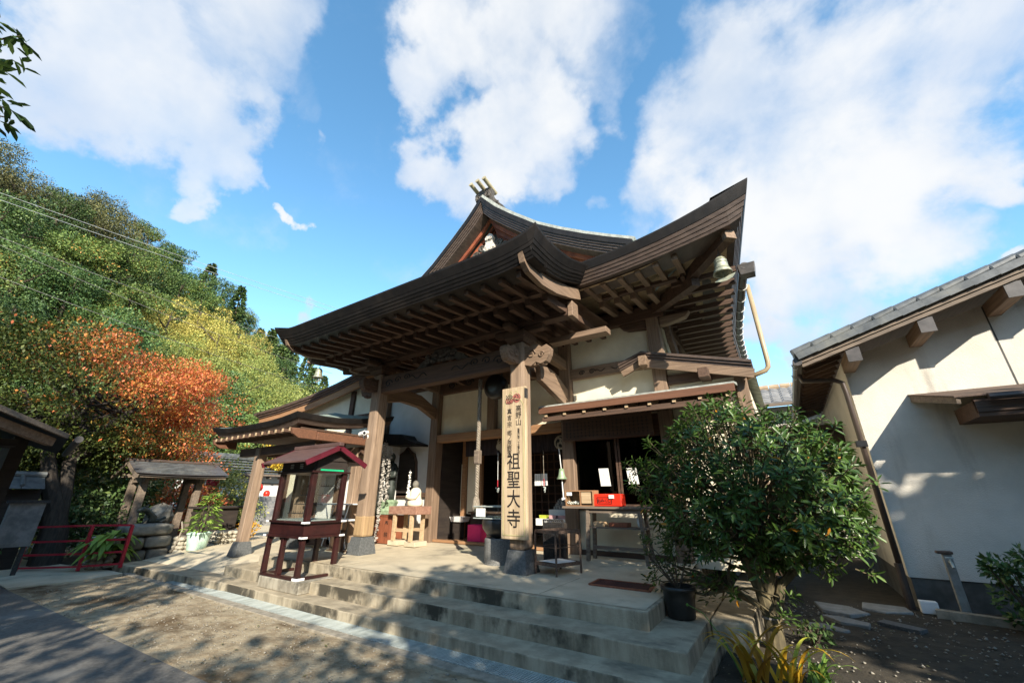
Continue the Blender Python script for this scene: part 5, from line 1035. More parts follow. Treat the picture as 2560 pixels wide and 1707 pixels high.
mb = MB(); mb.prism([(4.62, 3.02), (4.66, 2.9), (4.8, 2.82), (5.2, 2.82), (5.2, 3.02)], (-12.4, 0, 0), (0, 1, 0), (0, 0, 1), (1, 0, 0), .09); sp(mb, 'side_beam', 'russet_wood', bevel=.01)
for x in (-11.22, -8.95):
    for y in (5.35, 6.6):
        if x > -10 and y < 6: continue
        mb = MB(); mb.box(x - .11, x + .11, y - .11, y + .11, .62, 2.8); sp(mb, 'post', 'post_wood', bevel=.02)
        mb = MB(); mb.box(x - .2, x + .2, y - .2, y + .2, .33, .64, .06, .06); sp(mb, 'plinth', 'plinth_stone', bevel=.01)
mb = MB(); mb.box(-12.2, -8.75, 5.27, 5.43, 2.62, 2.82); mb.box(-12.2, -8.75, 6.5, 6.66, 2.6, 2.8); mb.box(-11.3, -11.14, 5.43, 6.5, 2.6, 2.78); sp(mb, 'beam', WD[0])
mb = MB(); mb.box(-12.1, -8.9, 6.95, 7.05, .5, 3.0); mb.box(-9.35, -9.25, 7.05, 8.2, .5, 3.0); sp(mb, 'wall', 'white_plaster')
mb = MB(); mb.box(-9.24, -9.2, 7.0, 7.1, .5, 3.0); mb.box(-10.2, -10.05, 6.9, 7.06, .5, 3.0); mb.box(-10.1, -8.85, 6.9, 6.96, 1.05, 1.2); mb.box(-8.95, -8.83, 6.9, 7.06, .5, 3.0); mb.box(-11.1, -10.95, 6.9, 6.95, .5, 3.0); mb.box(-12.15, -12.0, 6.88, 7.06, .5, 3.0); mb.box(-12, -10.1, 6.9, 6.948, .95, 1.05); sp(mb, 'wall_frame', WD[2])
sw = MB(); sw.box(-9.55, -9.02, 6.925, 6.945, 1.5, 2.35); win = sp(sw, 'paper_window', 'shoji_paper'); mb = MB()
for i in range(6): mb.box(-9.56 + .1 * i, -9.54 + .1 * i, 6.905, 6.925, 1.48, 2.37)
for i in range(7): mb.box(-9.56, -9.02, 6.9, 6.92, 1.48 + .14 * i, 1.5 + .14 * i)
mb.build('lattice', WD[2], win)
mb = MB(); mb.box(-12.1, -10.05, 6.9, 6.96, .45, .62); sp(mb, 'sill', WD[0])
# curved little tree and post at the side hall
# ------------------------------------------------------------------ left: water pavilion, railing, gate, wall
cz = top('water_pavilion', (-15.0, 5.0, .2), 'small open water pavilion with a shingled gable roof over a stone basin', 'pavilion')
def czp(mb, n_, m_, **k): return mb.build(n_, m_, cz, **k)
for x in (-15.55, -14.65):
    for y in (4.25, 5.6):
        mb = MB(); mb.box(x - .085, x + .085, y - .085, y + .085, .45, 2.2); czp(mb, 'post', 'grey_wood', bevel=.01)
        mb = MB(); mb.box(x - .14, x + .14, y - .14, y + .14, .1, .48, .02, .02); czp(mb, 'plinth', 'stone', bevel=.01)
mb = MB()
for y in (4.25, 5.6): mb.box(-15.75, -14.45, y - .06, y + .06, 2.02, 2.16)
for x in (-15.55, -14.65): mb.box(x - .06, x + .06, 3.95, 6.1, 2.165, 2.27)
czp(mb, 'beam', 'grey_wood', bevel=.006)
def zc(u): return 2.62 - .46 * u + .08 * u * u
mb = MB()
for sg in (-1, 1): mb.grid([[(-15.1 + sg * u, y, zc(u) + .03 * abs((y - 4.9) / 1.1) ** 2) for u in np.linspace(0, 1.05, 8)] for y in np.linspace(3.85, 6.15, 7)])
mb.v = mb.v + [(x, y, z - .05) for x, y, z in mb.v]; n_ = len(mb.f); h_ = len(mb.v) // 2; mb.f += [[i + h_ for i in f] for f in list(mb.f)]; mb.m += [0] * n_
czp(mb, 'roof', 'gutter')
mb = MB()
for sg in (-1, 1):
    for k_ in range(9): u = .12 * k_; mb.box(-15.1 + sg * u - .012, -15.1 + sg * u + .012, 3.86, 6.14, zc(u) + .004, zc(u) + .03)
czp(mb, 'roof_course', 'tile_grey')
mb = MB(); mb.box(-15.2, -15.0, 3.8, 6.2, 2.6, 2.68); czp(mb, 'ridge', 'brown_copper', bevel=.02)
mb = MB()
for sg in (-1, 1):
    for u0, u1 in ((0, .35), (.35, .7), (.7, 1.05)): mb.bar((-15.1 + sg * u0, 3.88, zc(u0) - .06), (-15.1 + sg * u1, 3.88, zc(u1) - .06), .06, .09)
mb.prism([(-.5, 2.28), (.5, 2.28), (0, 2.54)], (-15.1, 4.2, 0), (1, 0, 0), (0, 0, 1), (0, 1, 0), .05); mb.box(-14.2, -14.1, 3.9, 6.1, 2.14, 2.2); czp(mb, 'gable_board', 'grey_wood')
cz.location.x -= .85; cz.location.y += .12
bsn = top('stone_basin', (-14.5, 4.6, .15), 'rough stone water basin of stacked blocks under the pavilion', 'basin')
rr = random.Random(11)
for (x0, x1, y0_, y1, z0, z1) in [(-14.9, -14.15, 3.95, 4.5, .05, .36), (-14.9, -14.2, 4.52, 4.98, .07, .38), (-14.95, -14.1, 3.98, 4.38, .37, .66), (-14.95, -14.12, 4.4, 4.96, .39, .68), (-15.1, -14.1, 3.96, 4.95, .69, .96)]:
    mb = MB(); c = Vector(((x0 + x1) / 2, (y0_ + y1) / 2, (z0 + z1) / 2)); d = Vector(((x1 - x0) / 2, (y1 - y0_) / 2, (z1 - z0) / 2)); mb.blob((0, 0, 0), 1, 1, 1, int(z0 * 90 + y0_ * 7), .035, 22, 14)
    mb.v = [tuple(c[q] + d[q] * 1.02 * math.copysign(abs(v[q]) ** .38, v[q]) for q in range(3)) for v in mb.v]; o = mb.build('block', 'stone', bsn, smooth=True)
mb = MB(); mb.blob((-15.2, 4.85, 1.12), .3, .33, .33, 8, .12, 12, 8); o = mb.build('back_stone', 'stone', bsn)
dr = top('dragon_spout', (-14.75, 4.42, .97), 'dark bronze dragon spout crouching on the stone basin', 'spout')
mb = MB(); mb.tube([(-14.85, 4.6, .97), (-14.9, 4.62, 1.1), (-14.82, 4.5, 1.2), (-14.75, 4.4, 1.3), (-14.68, 4.3, 1.32), (-14.62, 4.18, 1.28)], [.1, .09, .075, .07, .075, .045], 9); mb.tube([(-14.7, 4.36, 1.36), (-14.78, 4.42, 1.44)], [.02, .008], 5); mb.tube([(-14.64, 4.32, 1.36), (-14.7, 4.4, 1.45)], [.02, .008], 5)
mb.tube([(-14.8, 4.45, 1.15), (-14.65, 4.4, 1.05), (-14.62, 4.34, .98)], [.035, .03, .025], 6); mb.tube([(-14.85, 4.62, 1.0), (-14.95, 4.8, 1.02), (-14.9, 4.92, 1.1)], [.07, .05, .02], 7); mb.build('body', 'statue_bronze', dr, smooth=True)
mb = MB(); mb.tube([(-14.1, 5.05, 1.0), (-14.02, 5.08, .8), (-14.0, 5.02, .5), (-14.05, 4.98, .3), (-14.1, 5.0, .2)], .022, 8); mb.build('hose', 'rope', loc=(-14.05, 5.05, .2), label='pale hose hanging down the right end of the stone basin', cat='hose', smooth=True)
def cobbles(nm, x0, x1, y0_, y1, z0, z1, lb, wall=True):
    o = top(nm, ((x0 + x1) / 2, (y0_ + y1) / 2, z0), lb, 'pedestal'); mb = MB(); mb.box(x0 + .04, x1 - .04, y0_ + .04, y1 - .04, z0, z1 - .02); mb.build('core', 'kerb_concrete', o)
    mb = MB(); z = z0 + .05; q = 0
    while z < z1:
        for face in range(4):
            a_, b_ = ((x0, x1) if face % 2 == 0 else (y0_, y1)); t = a_ + .05
            while t < b_:
                r = rr.uniform(.05, .085)
                p = {0: (t, y0_ + .03, z), 1: (x1 - .03, t, z), 2: (t, y1 - .03, z), 3: (x0 + .03, t, z)}[face]; mb.blob(p, r, r, rr.uniform(.045, .06), q, .12, 8, 5); q += 1; t += r * 1.9
        z += .1
    mb.build('cobble_facing', 'cobble', o)
cobbles('cobble_pedestal', -14.35, -13.85, 5.05, 5.45, .12, .66, 'cobble-faced pedestal at the right end of the stone basin')
cobbles('cobble_pedestal', -14.45, -13.95, 5.95, 6.5, .3, .72, 'cobble-faced pedestal behind the green flower pot')
cobbles('cobble_pedestal', -14.6, -14.2, 3.45, 3.9, .02, .7, 'cobble-faced pedestal behind the red railing')
mb = MB(); mb.box(-15.1, -14.7, 5.6, 6.7, .2, 1.3); mb.box(-15.2, -14.6, 5.5, 6.8, 1.3, 1.36); mb.build('dark_cabinet', 'interior_dark', loc=(-14.9, 6.1, .2), label='dark boarded cabinet behind the potted plant, right of the pavilion', cat='cabinet', bevel=.01)
# red railing
rl = top('red_railing', (-14.0, 3.2, .05), 'red painted metal railing before the pavilion, three bars on two stout posts', 'railing')
RP = [((-13.42, 3.82), .1, 1.0), ((-14.06, 3.26), .05, 1.0), ((-15.4, 2.5), .0, .95)]
for (x, y), z0, z1 in RP: mb = MB(); mb.box(x - .045, x + .045, y - .03, y + .03, z0, z1); mb.build('post', 'red_paint', rl, bevel=.006)
for k_ in range(4):
    mb = MB()
    for i in (0, 1):
        (xa, ya), za, zb = RP[i]; (xb, yb), zc_, zd = RP[i + 1]; f = [1, .66, .37, .09][k_]; mb.bar((xa, ya, za + (zb - za) * f), (xb, yb, zc_ + (zd - zc_) * f), .03 if k_ else .05, .04)
    mb.build('bar', 'red_paint', rl)
# low roofed gate with dark eaves at the left edge
gt_ = top('gate_roof', (-10.5, .6, 0), 'dark low gate roof with a thin white gutter end at the left edge', 'gate')
mb = MB(); mb.add([(-6.2, .2, 3.02), (-11.8, -1.2, 3.6), (-13.2, 2.0, 2.62), (-9.9, 1.62, 2.6), (-6.2, .2, 2.94), (-11.8, -1.2, 3.5), (-13.2, 2.0, 2.54), (-9.9, 1.62, 2.52)], [(0, 1, 2, 3), (7, 6, 5, 4), (0, 3, 7, 4), (3, 2, 6, 7), (2, 1, 5, 6), (1, 0, 4, 5)])
GA, GB = Vector((-7.2, .35, 2.64)), Vector((-9.86, 1.6, 2.60))
mb = MB(); V0 = [(-9.9, 1.62, 2.60), (-13.6, 2.15, 2.60), (-13.6, -1.0, 3.5), (-8.2, -.3, 3.1)]
mb.add(V0 + [(x, y, z - .07) for x, y, z in V0], [(0, 1, 2, 3), (7, 6, 5, 4), (0, 4, 5, 1), (1, 5, 6, 2), (2, 6, 7, 3), (3, 7, 4, 0)]); mb.build('roof', 'black_copper', gt_)
mb = MB(); mb.bar((-9.86, 1.59, 2.575), (-8.2, -.3, 3.07), .05, .07); mb.build('fascia', 'grey_wood', gt_); mb = MB(); mb.bar((-9.95, 1.45, 2.47), (-8.4, -.35, 2.93), .1, .12); mb.build('rafter', WP[0], gt_)
mb = MB(); mb.tube([(-9.75, 1.72, 2.53), (-13.6, 2.27, 2.53)], .055, 10); mb.build('gutter', 'gutter', gt_)
for x, y in ((-12.4, 1.4), (-11.6, -.4)): mb = MB(); mb.box(x - .1, x + .1, y - .1, y + .1, 0, 2.75); mb.build('post', 'interior_dark', gt_)
mb = MB(); mb.box(-13.4, -12.5, 1.3, 1.42, 0, 2.7); mb.box(-12.3, -11.7, -.5, 1.3, 2.5, 2.62); mb.build('side_wall', 'interior_dark', gt_)
tw = top('tiled_wall', (-16.0, 2.0, 0), 'old wall topped with dark grey tiles left of the maple trunk', 'wall')
mb = MB(); mb.box(-16.3, -15.9, -3, 2.5, -.03, 1.8); mb.build('wall', 'interior_dark', tw)
mb = MB()
for i in range(14): y = -2.9 + .4 * i; mb.prism([(-.5, 0), (-.45, .05), (0, .3), (.45, .05), (.5, 0), (0, .2)], (-16.1, y - .2, 1.82), (1, 0, 0), (0, 0, 1), (0, 1, 0), .385); mb.tube([(-16.1, y - .2, 2.14), (-15.62, y - .2, 1.9)], .04, 8)
mb.tube([(-16.1, -3.1, 2.17), (-16.1, 2.5, 2.17)], .07, 8); mb.build('tile_cap', 'tile_grey', tw)
pb = top('glass_case', (-14.6, 2.15, 0), 'pale glass fronted notice case standing in the shade at the far left', 'notice case')
mb = MB(); mb.box(-14.75, -14.6, 1.9, 2.45, 0.6, 1.5); mb.build('case', 'tile_pale', pb); mb = MB(); mb.box(-14.6, -14.59, 1.94, 2.41, .66, 1.36); mb.build('pane', 'tile_pale', pb); mb = MB(); mb.box(-14.8, -14.55, 1.85, 2.5, 1.5, 1.56); mb.build('lid', 'iron', pb)
mb = MB(); mb.box(-14.72, -14.62, 1.95, 2.02, 0, .6); mb.build('leg', 'iron', pb); mb = MB(); mb.box(-14.72, -14.62, 2.33, 2.4, 0, .6); mb.build('leg', 'iron', pb)
# white building behind, its tile roof, banners, stone steps
wb = top('white_outbuilding', (-24, 11, 0), 'white walled outbuilding with a dark slate roof far behind the side hall', 'building')
mb = MB(); mb.box(-26, -23.2, 8.6, 12.6, .2, 2.75); mb.build('wall', 'white_plaster', wb)
mb = MB()
for k_ in range(6): z0 = 2.72 + .15 * k_; x0 = -22.6 - .33 * k_; mb.box(x0 - .4, x0, 8.2, 15.6, z0 + .0, z0 + .06)
mb.build('roof', 'tile_grey', wb); mb = MB(); mb.box(-24.8, -24.4, 8.1, 15.7, 3.55, 3.75); mb.box(-24.5, -24.2, 8.05, 8.25, 3.6, 4.0); mb.build('ridge', 'tile_grey', wb, bevel=.03)
mb = MB(); mb.box(-23.1, -22.62, 8.3, 15.5, 2.62, 2.7); 
for i in range(12): mb.box(-23.1, -22.7, 8.5 + .6 * i, 8.58 + .6 * i, 2.5, 2.6)
mb.build('eave', 'grey_wood', wb); mb = MB(); mb.box(-23.22, -23.16, 8.58, 12.6, .2, 1.0); mb.box(-23.25, -23.17, 12.5, 12.7, .2, 2.7); mb.box(-23.22, -23.17, 8.5, 15, 2.2, 2.3); mb.build('skirting', 'grey_wood', wb)
mb = MB()
for k_ in range(5): mb.box(-25 - .4 * k_, -20 - .45 * k_, 9.5, 17, 0, .35 + .26 * (k_ + 1))
mb.build('stone_steps', 'tile_pale', kind='structure')
for i, (y, x, lb) in enumerate([(7.45, -19.6, 'red banner on a pole, left of two beyond the pavilion'), (7.75, -19.8, 'red banner on a pole, right of two beyond the pavilion')]):
    o = top('banner', (x, y, .3), lb, 'banner'); mb = MB(); mb.tube([(x, y, .3), (x, y, 2.4)], .02, 6); mb.build('pole', 'white_paint', o); mb = MB(); mb.grid([[(x + .02 * math.sin(z_ * 5 + j), y + .02 + .06 * j, z_) for j in range(5)] for z_ in np.linspace(.9, 2.3, 6)]); mb.build('cloth', 'red_paint', o)
for i, (y, lb) in enumerate([(10.9, 'red lantern hanging beyond the side hall, upper of two'), (11.3, 'red lantern beyond the side hall, lower of two')]):
    mb = MB(); mb.lathe((-22.3, y, 2.05 - .3 * i), [(.05, -.18), (.13, -.12), (.16, 0), (.13, .12), (.05, .18)], 14); mb.build('lantern', 'red_plastic', loc=(-22.3, y, 2.05 - .3 * i), label=lb, cat='lantern', smooth=True)
# ------------------------------------------------------------------ wires
def cable(p, q, sag, lb, r=.008, g='power cables over the left hillside'):
    p, q = Vector(p), Vector(q); mb = MB(); mb.tube([p.lerp(q, t) - Vector((0, 0, sag * 4 * t * (1 - t))) for t in np.linspace(0, 1, 24)], r, 5, cap=False)
    mb.build('power_cable', 'gutter' if 'dark' in lb else 'wire', loc=tuple(p), label=lb, cat='cable', group=g)
cable((-22, -2.2, 11.9), (-16.4, 12.2, 10.2), .1, 'thin pale power cable crossing high over the wooded hillside, top of the bundle'); cable((-22, -2.2, 11.65), (-16.4, 12.2, 9.98), .12, 'thin pale power cable just below the topmost one over the hillside')
cable((-22, -2.2, 10.6), (-17.2, 10.6, 8.0), .25, 'sagging dark cable low over the yellow trees'); cable((-22, -2.0, 10.45), (-17.2, 10.6, 7.1), .3, 'lowest dark cable dropping behind the maple toward the hall')
cable((-22, -2.0, 9.3), (-17.2, 10.9, 6.2), .2, 'dark cable running behind the orange maple crown')
# ------------------------------------------------------------------ white house on the right
ho = top('white_house', (4.5, 9.4, 0), 'white roughcast house with dark roof tiles along its rake, right of the hall', 'house')
def op(mb, n_, m_, **k): return mb.build(n_, m_, ho, **k)
HY = 9.39
mb = MB(); mb.prism([(1.29, .47), (7.5, .47), (7.5, 5.95), (1.29, 4.02)], (0, HY, 0), (1, 0, 0), (0, 0, 1), (0, 1, 0), .15); mb.box(1.291, 1.44, HY + .15, 16, .47, 4.02); op(mb, 'wall', 'house_plaster')
mb = MB(); mb.box(1.31, 7.5, HY + .02, HY + .16, -.05, .47); mb.box(1.31, 1.45, HY + .16, 16, -.05, .47); op(mb, 'foundation', 'house_base')
mb = MB(); mb.box(3.30, 3.32, HY - .004, HY, .47, 4.62); op(mb, 'wall_joint', 'house_base')
sl_ = .313
def hz_(x): return 3.97 + sl_ * (x - .62)
mb = MB(); mb.add([(.62, 8.45, hz_(.62)), (7.5, 8.45, hz_(7.5)), (7.5, 16, hz_(7.5)), (.62, 16, hz_(.62)), (.62, 8.45, hz_(.62) - .03), (7.5, 8.45, hz_(7.5) - .03), (7.5, 16, hz_(7.5) - .03), (.62, 16, hz_(.62) - .03)], [(0, 1, 2, 3), (7, 6, 5, 4), (0, 4, 5, 1), (1, 5, 6, 2), (2, 6, 7, 3), (3, 7, 4, 0)]); op(mb, 'roof_deck', WD[1])
mb = MB(); 
for k_ in range(24):
    x = .56 + .3 * k_; z = hz_(x) + .035
    mb.M = Matrix.Translation((x, 0, z)) @ Matrix.Rotation(-math.atan(sl_) - .03, 4, 'Y'); mb.prism([(8.36, -.09), (8.36, .02), (8.42, .06), (8.6, .04), (8.6, 0), (8.42, -.0), (8.4, -.09)], (0, 0, 0), (0, 1, 0), (0, 0, 1), (1, 0, 0), .315); mb.tube([(-.03, 8.44, .05), (0, 8.44, .05), (.27, 8.44, .065), (.315, 8.44, .07)], [.075, .085, .07, .066], 12)
    for j in range(18): mb.tube([(.0, 8.75 + .4 * j, .02), (.3, 8.75 + .4 * j, .035)], .07, 6)
mb.M = None; op(mb, 'roof_tile', 'tile_grey')
for k_, (dz0, dz1, yo) in enumerate([(-.03, -.12, 0), (-.121, -.19, .03)]):
    mb = MB(); mb.add([(.62, 8.44 + yo, hz_(.62) + dz0), (7.5, 8.44 + yo, hz_(7.5) + dz0), (7.5, 8.44 + yo, hz_(7.5) + dz1), (.62, 8.44 + yo, hz_(.62) + dz1), (.62, 8.5 + yo, hz_(.62) + dz0), (7.5, 8.5 + yo, hz_(7.5) + dz0), (7.5, 8.5 + yo, hz_(7.5) + dz1), (.62, 8.5 + yo, hz_(.62) + dz1)], [(0, 1, 2, 3), (7, 6, 5, 4), (0, 4, 5, 1), (1, 5, 6, 2), (2, 6, 7, 3), (3, 7, 4, 0)]); op(mb, 'bargeboard', 'grey_wood')
for x in (1.36, 2.35, 3.4, 4.4): z = hz_(x) - .31; mb = MB(); mb.box(x - .085, x + .085, 8.52, HY, z - .11, z + .11); op(mb, 'purlin', WP[1], bevel=.01); mb = MB(); mb.box(x - .095, x + .095, 8.505, 8.52, z - .12, z + .12); op(mb, 'purlin_cap', 'gutter')
mb = MB()
for i in range(17): mb.bar((.7, 8.9 + .42 * i, hz_(.7) - .08), (1.29, 8.9 + .42 * i, hz_(1.29) - .08), .05, .07)
op(mb, 'eave_rafters', WD[0])
mb = MB(); mb.tube([(.56, 8.42, 3.88), (.56, 15.5, 3.84)], .075, 10); g_ = op(mb, 'gutter', 'gutter'); mb = MB(); mb.tube([(.58, 9.1, 3.8), (.6, 9.15, 3.68), (1.1, 9.3, 3.66), (1.2, 9.33, 3.6), (1.215, 9.34, 3.4), (1.215, 9.34, .62)], .043, 10); op(mb, 'downpipe', 'pipe_brown', smooth=True)
mb = MB(); mb.tube([(1.2, 9.32, .66), (1.2, 9.32, .02)], .055, 10); op(mb, 'downpipe_foot', 'pipe_brown'); mb = MB(); mb.box(1.13, 1.28, 9.26, 9.385, 2.45, 2.55); op(mb, 'pipe_clip', 'black_metal')
mb = MB()
for y in (8.6, 9.4): mb.tube([(.47 + .01 * i, y, 3.88 - .1 * math.sin(i * .3)) for i in range(11)], .008, 5)
mb.build('gutter_hook', 'steel', g_)
cn = [(2.02, HY, 3.28), (2.30, 8.42, 3.03), (6, 8.42, 3.03), (6, HY, 3.28)]
mb = MB(); mb.add(cn + [(x, y, z - .025) for x, y, z in cn], [(0, 1, 2, 3), (7, 6, 5, 4), (0, 4, 5, 1), (1, 5, 6, 2), (2, 6, 7, 3), (3, 7, 4, 0)]); op(mb, 'canopy_roof', 'rust')
mb = MB(); mb.bar((2.06, HY, 3.2), (2.34, 8.45, 2.965), .05, .1); op(mb, 'canopy_rake', 'grey_wood'); mb = MB(); mb.tube([(2.62, 8.36, 2.97), (6, 8.36, 2.95)], .05, 10); op(mb, 'canopy_gutter', 'pipe_brown')
mb = MB(); mb.box(2.5, 6, 8.5, HY, 2.72, 2.78); mb.box(2.5, 2.56, 8.5, HY, 2.78, 2.95); mb.box(2.5, 6, 8.48, 8.54, 2.78, 2.97); op(mb, 'canopy_box', WD[0])
mb = MB(); mb.tube([(3.15, HY - .03, 2.0), (6, HY - .03, 1.98)], .014, 6); op(mb, 'wall_pipe', 'pipe_brown')
mb = MB(); mb.box(.2, 1.29, 12, 12.2, 2.6, 3.1); mb.box(-.2, 1.29, 11.8, 12.4, 3.1, 3.2); op(mb, 'side_canopy', 'interior_dark')
# tiled house behind, between hall and white house
bh = top('tiled_house', (1.5, 18, 0), 'low house with a pale glazed tile roof behind the white house', 'house')
mb = MB(); mb.box(-.6, 6, 16.3, 19, 0, 4.5); mb.build('wall', 'house_plaster', bh)
mb = MB(); W0 = 13
for k_ in range(7): 
    z = 4.55 + .14 * k_; y = 15.7 + .34 * k_
    for j in range(22): x = -.55 + .3 * j; mb.prism([(0, 0), (.08, .05), (.16, .045), (.3, 0), (.3, -.03), (0, -.03)], (x, y, z), (1, 0, 0), (0, 0, 1), (0, 1, .33), .36)
mb.build('roof', 'tile_pale', bh); mb = MB()
for j in range(20): mb.tube([(-.6 + .35 * j, 18.0, 5.55), (-.27 + .35 * j, 18.0, 5.55)], .11, 8)
mb.build('ridge', 'tile_tan', bh); mb = MB(); mb.box(-.55, 6, 15.68, 15.74, 4.42, 4.52); mb.build('fascia', 'grey_wood', bh)
# standpipe, stones, cover, small box
tp = top('standpipe', (1.72, 8.95, .05), 'grey garden standpipe with a metal tap before the white house', 'standpipe')
mb = MB(); mb.box(1.68, 1.78, 8.95, 9.03, .03, .86); mb.build('post', 'slab', tp, bevel=.008); mb = MB(); mb.tube([(1.73, 8.95, .76), (1.73, 8.86, .76), (1.73, 8.82, .70)], .018, 8); mb.tube([(1.69, 8.88, .82), (1.77, 8.88, .82)], .012, 6); mb.tube([(1.73, 8.88, .77), (1.73, 8.88, .83)], .01, 6); mb.build('tap', 'steel', tp); mb = MB(); mb.box(1.62, 1.8, 8.93, 9.03, .862, .9); mb.build('cap', 'rust', tp, bevel=.01)
STN = [([(-.22, 7.42), (.02, 7.5), (.27, 7.28), (.2, 7.15), (-.1, 7.25)], 'pointed grey stepping stone nearest the bush trunk'), ([(.02, 7.98), (.2, 8.0), (.55, 7.8), (.5, 7.62), (.2, 7.7)], 'middle grey stepping stone in the dark soil'), ([(-.05, 8.85), (.4, 8.75), (.6, 8.4), (.35, 8.2), (.05, 8.35)], 'large grey stepping stone nearest the white house'), ([(.62, 9.2), (1.1, 9.15), (1.15, 8.8), (.8, 8.62), (.55, 8.8)], 'broad flat paving slab by the house corner downpipe')]
for pl, lb in STN:
    pts = [(x + rr.uniform(-.02, .02), y + rr.uniform(-.02, .02)) for x, y in pl]; mb = MB(); mb.prism(pts, (0, 0, .03), (1, 0, 0), (0, 1, 0), (0, 0, 1), .062); mb.build('stepping_stone', 'slab', loc=(*pl[0], .03), label=lb, cat='stone', bevel=.012)
mb = MB(); mb.add([(.72, 8.12, .03), (1.1, 7.85, .03), (1.0, 7.7, .03), (.62, 7.95, .03), (.72, 8.12, .095), (1.1, 7.85, .095), (1.0, 7.7, .095), (.62, 7.95, .095)], [(3, 2, 1, 0), (4, 5, 6, 7), (0, 1, 5, 4), (1, 2, 6, 5), (2, 3, 7, 6), (3, 0, 4, 7)]); mb.build('manhole_cover', 'plinth_stone', loc=(.85, 7.9, .09), label='square dark drain lid set in the soil before the house', cat='cover', bevel=.005)
mb = MB(); mb.box(1.26, 1.46, 8.98, 9.1, .06, .22); mb.build('white_box', 'white_paint', loc=(1.36, 9.04, .06), label='little white box on the ground at the house corner', cat='box', bevel=.01)
mb = MB(); mb.bar((1.4, 8.9, .08), (4.2, 8.2, .08), .14, .14); mb.build('bed_kerb', 'kerb_concrete', kind='structure')
# ------------------------------------------------------------------ hills
def polar(ax, ay): return math.atan2(-ax, ay)
HR = [(-2.2, 34), (-1.75, 34), (-1.62, 33.5), (-1.50, 32), (-1.42, 31.5), (-1.34, 27.5), (-1.25, 24.5), (-1.17, 20.5), (-1.10, 15.5), (-1.0, 11), (-.85, 8), (-.6, 6), (-.2, 5)]   # azimuth (0 = +Y, negative = towards -X), ridge height
def ridge(azm): return np.interp(azm, [a_ for a_, _ in HR], [h_ for _, h_ in HR])
def hill_h(r, azm):
    t = np.clip((r - 27) / 43, 0, 1); back = np.clip((r - 72) / 60, 0, 1)
    return ridge(azm) * (t ** 1.05) * (1 - .35 * back) + .9 * np.clip((r - 22) / 6, 0, 1) * (t < .3)
azs = np.linspace(-2.2, -.2, 70); rs = np.concatenate([np.linspace(24, 74, 30), np.linspace(80, 150, 8)])
A_, R_ = np.meshgrid(azs, rs); Z = hill_h(R_, A_) - .1 + .5 * np.sin(A_ * 31 + R_ * .3); V = np.stack([R_ * np.sin(A_), R_ * np.cos(A_), Z], -1).reshape(-1, 3)
nx = len(azs); i = np.arange((len(rs) - 1) * nx).reshape(len(rs) - 1, nx)[:, :-1].ravel()
mat('hill_floor', (.03, .032, .014), (.018, .02, .01), scale=(.3, .3, .3), rough=1, bump=0)
add_obj('hillside', npmesh('hillside', V, np.stack([i, i + 1, i + 1 + nx, i + nx], 1)), 'hill_floor', kind='structure')
# ------------------------------------------------------------------ tree builders
def crown_clumps(rg, n, rad, shape):
    """clump centres inside an ellipsoid-like crown: shape(u) radius factor with height 0..1"""
    P = []
    while len(P) < n:
        p = rg.uniform(-1, 1, 3)
        if np.linalg.norm(p[:2]) > shape((p[2] + 1) / 2) or np.linalg.norm(p) < .35: continue
        P.append(p * rad)
    return np.array(P)
def clump_leaves(rg, C, cr, per, size, flat=.75, droop=.2):
    n = len(C) * per; c = np.repeat(C, per, 0); d = rg.normal(size=(n, 3)); d /= np.linalg.norm(d, axis=1, keepdims=True)
    rr_ = cr * rg.uniform(.55, 1.0, (n, 1)) * np.repeat(rg.uniform(.6, 1.25, (len(C), 1)), per, 0)
    off = d * rr_; off[:, 2] *= flat; P = c + off
    D = d + rg.normal(scale=.6, size=(n, 3)); D[:, 2] -= droop; U = d * .8 + rg.normal(scale=.5, size=(n, 3)) + [0, 0, .5]
    return P, D, U, size * rg.uniform(.6, 1.3, n)
def trunk_mesh(mb, base, top_, r, rg, limbs=6, spread=1.0, n=7):
    b, t = Vector(base), Vector(top_); pts = [b.lerp(t, i / n) + Vector((rg.uniform(-.06, .06), rg.uniform(-.06, .06), 0)) * (t - b).length * .35 * (0 < i < n) for i in range(n + 1)]
    mb.tube(pts, [r * (1 - .75 * i / n) for i in range(n + 1)], 9)
    for k_ in range(limbs):
        q = pts[2 + k_ % (n - 2)]; a_ = 2.4 * k_ + rg.uniform(0, 1); L_ = spread * rg.uniform(.6, 1.0); e_ = q + Vector((math.cos(a_) * L_, math.sin(a_) * L_, L_ * rg.uniform(.4, .9))); m_ = q.lerp(e_, .5) + Vector((0, 0, -.08 * L_)); mb.tube([q, m_, e_], [r * .42, r * .28, r * .08], 6)
round_ = lambda u: math.sqrt(max(0, 1 - (2 * u - 1) ** 2))
broad = lambda u: math.sqrt(max(0, 1 - (2 * u - 1) ** 2)) * (1.0 if u > .4 else .85)
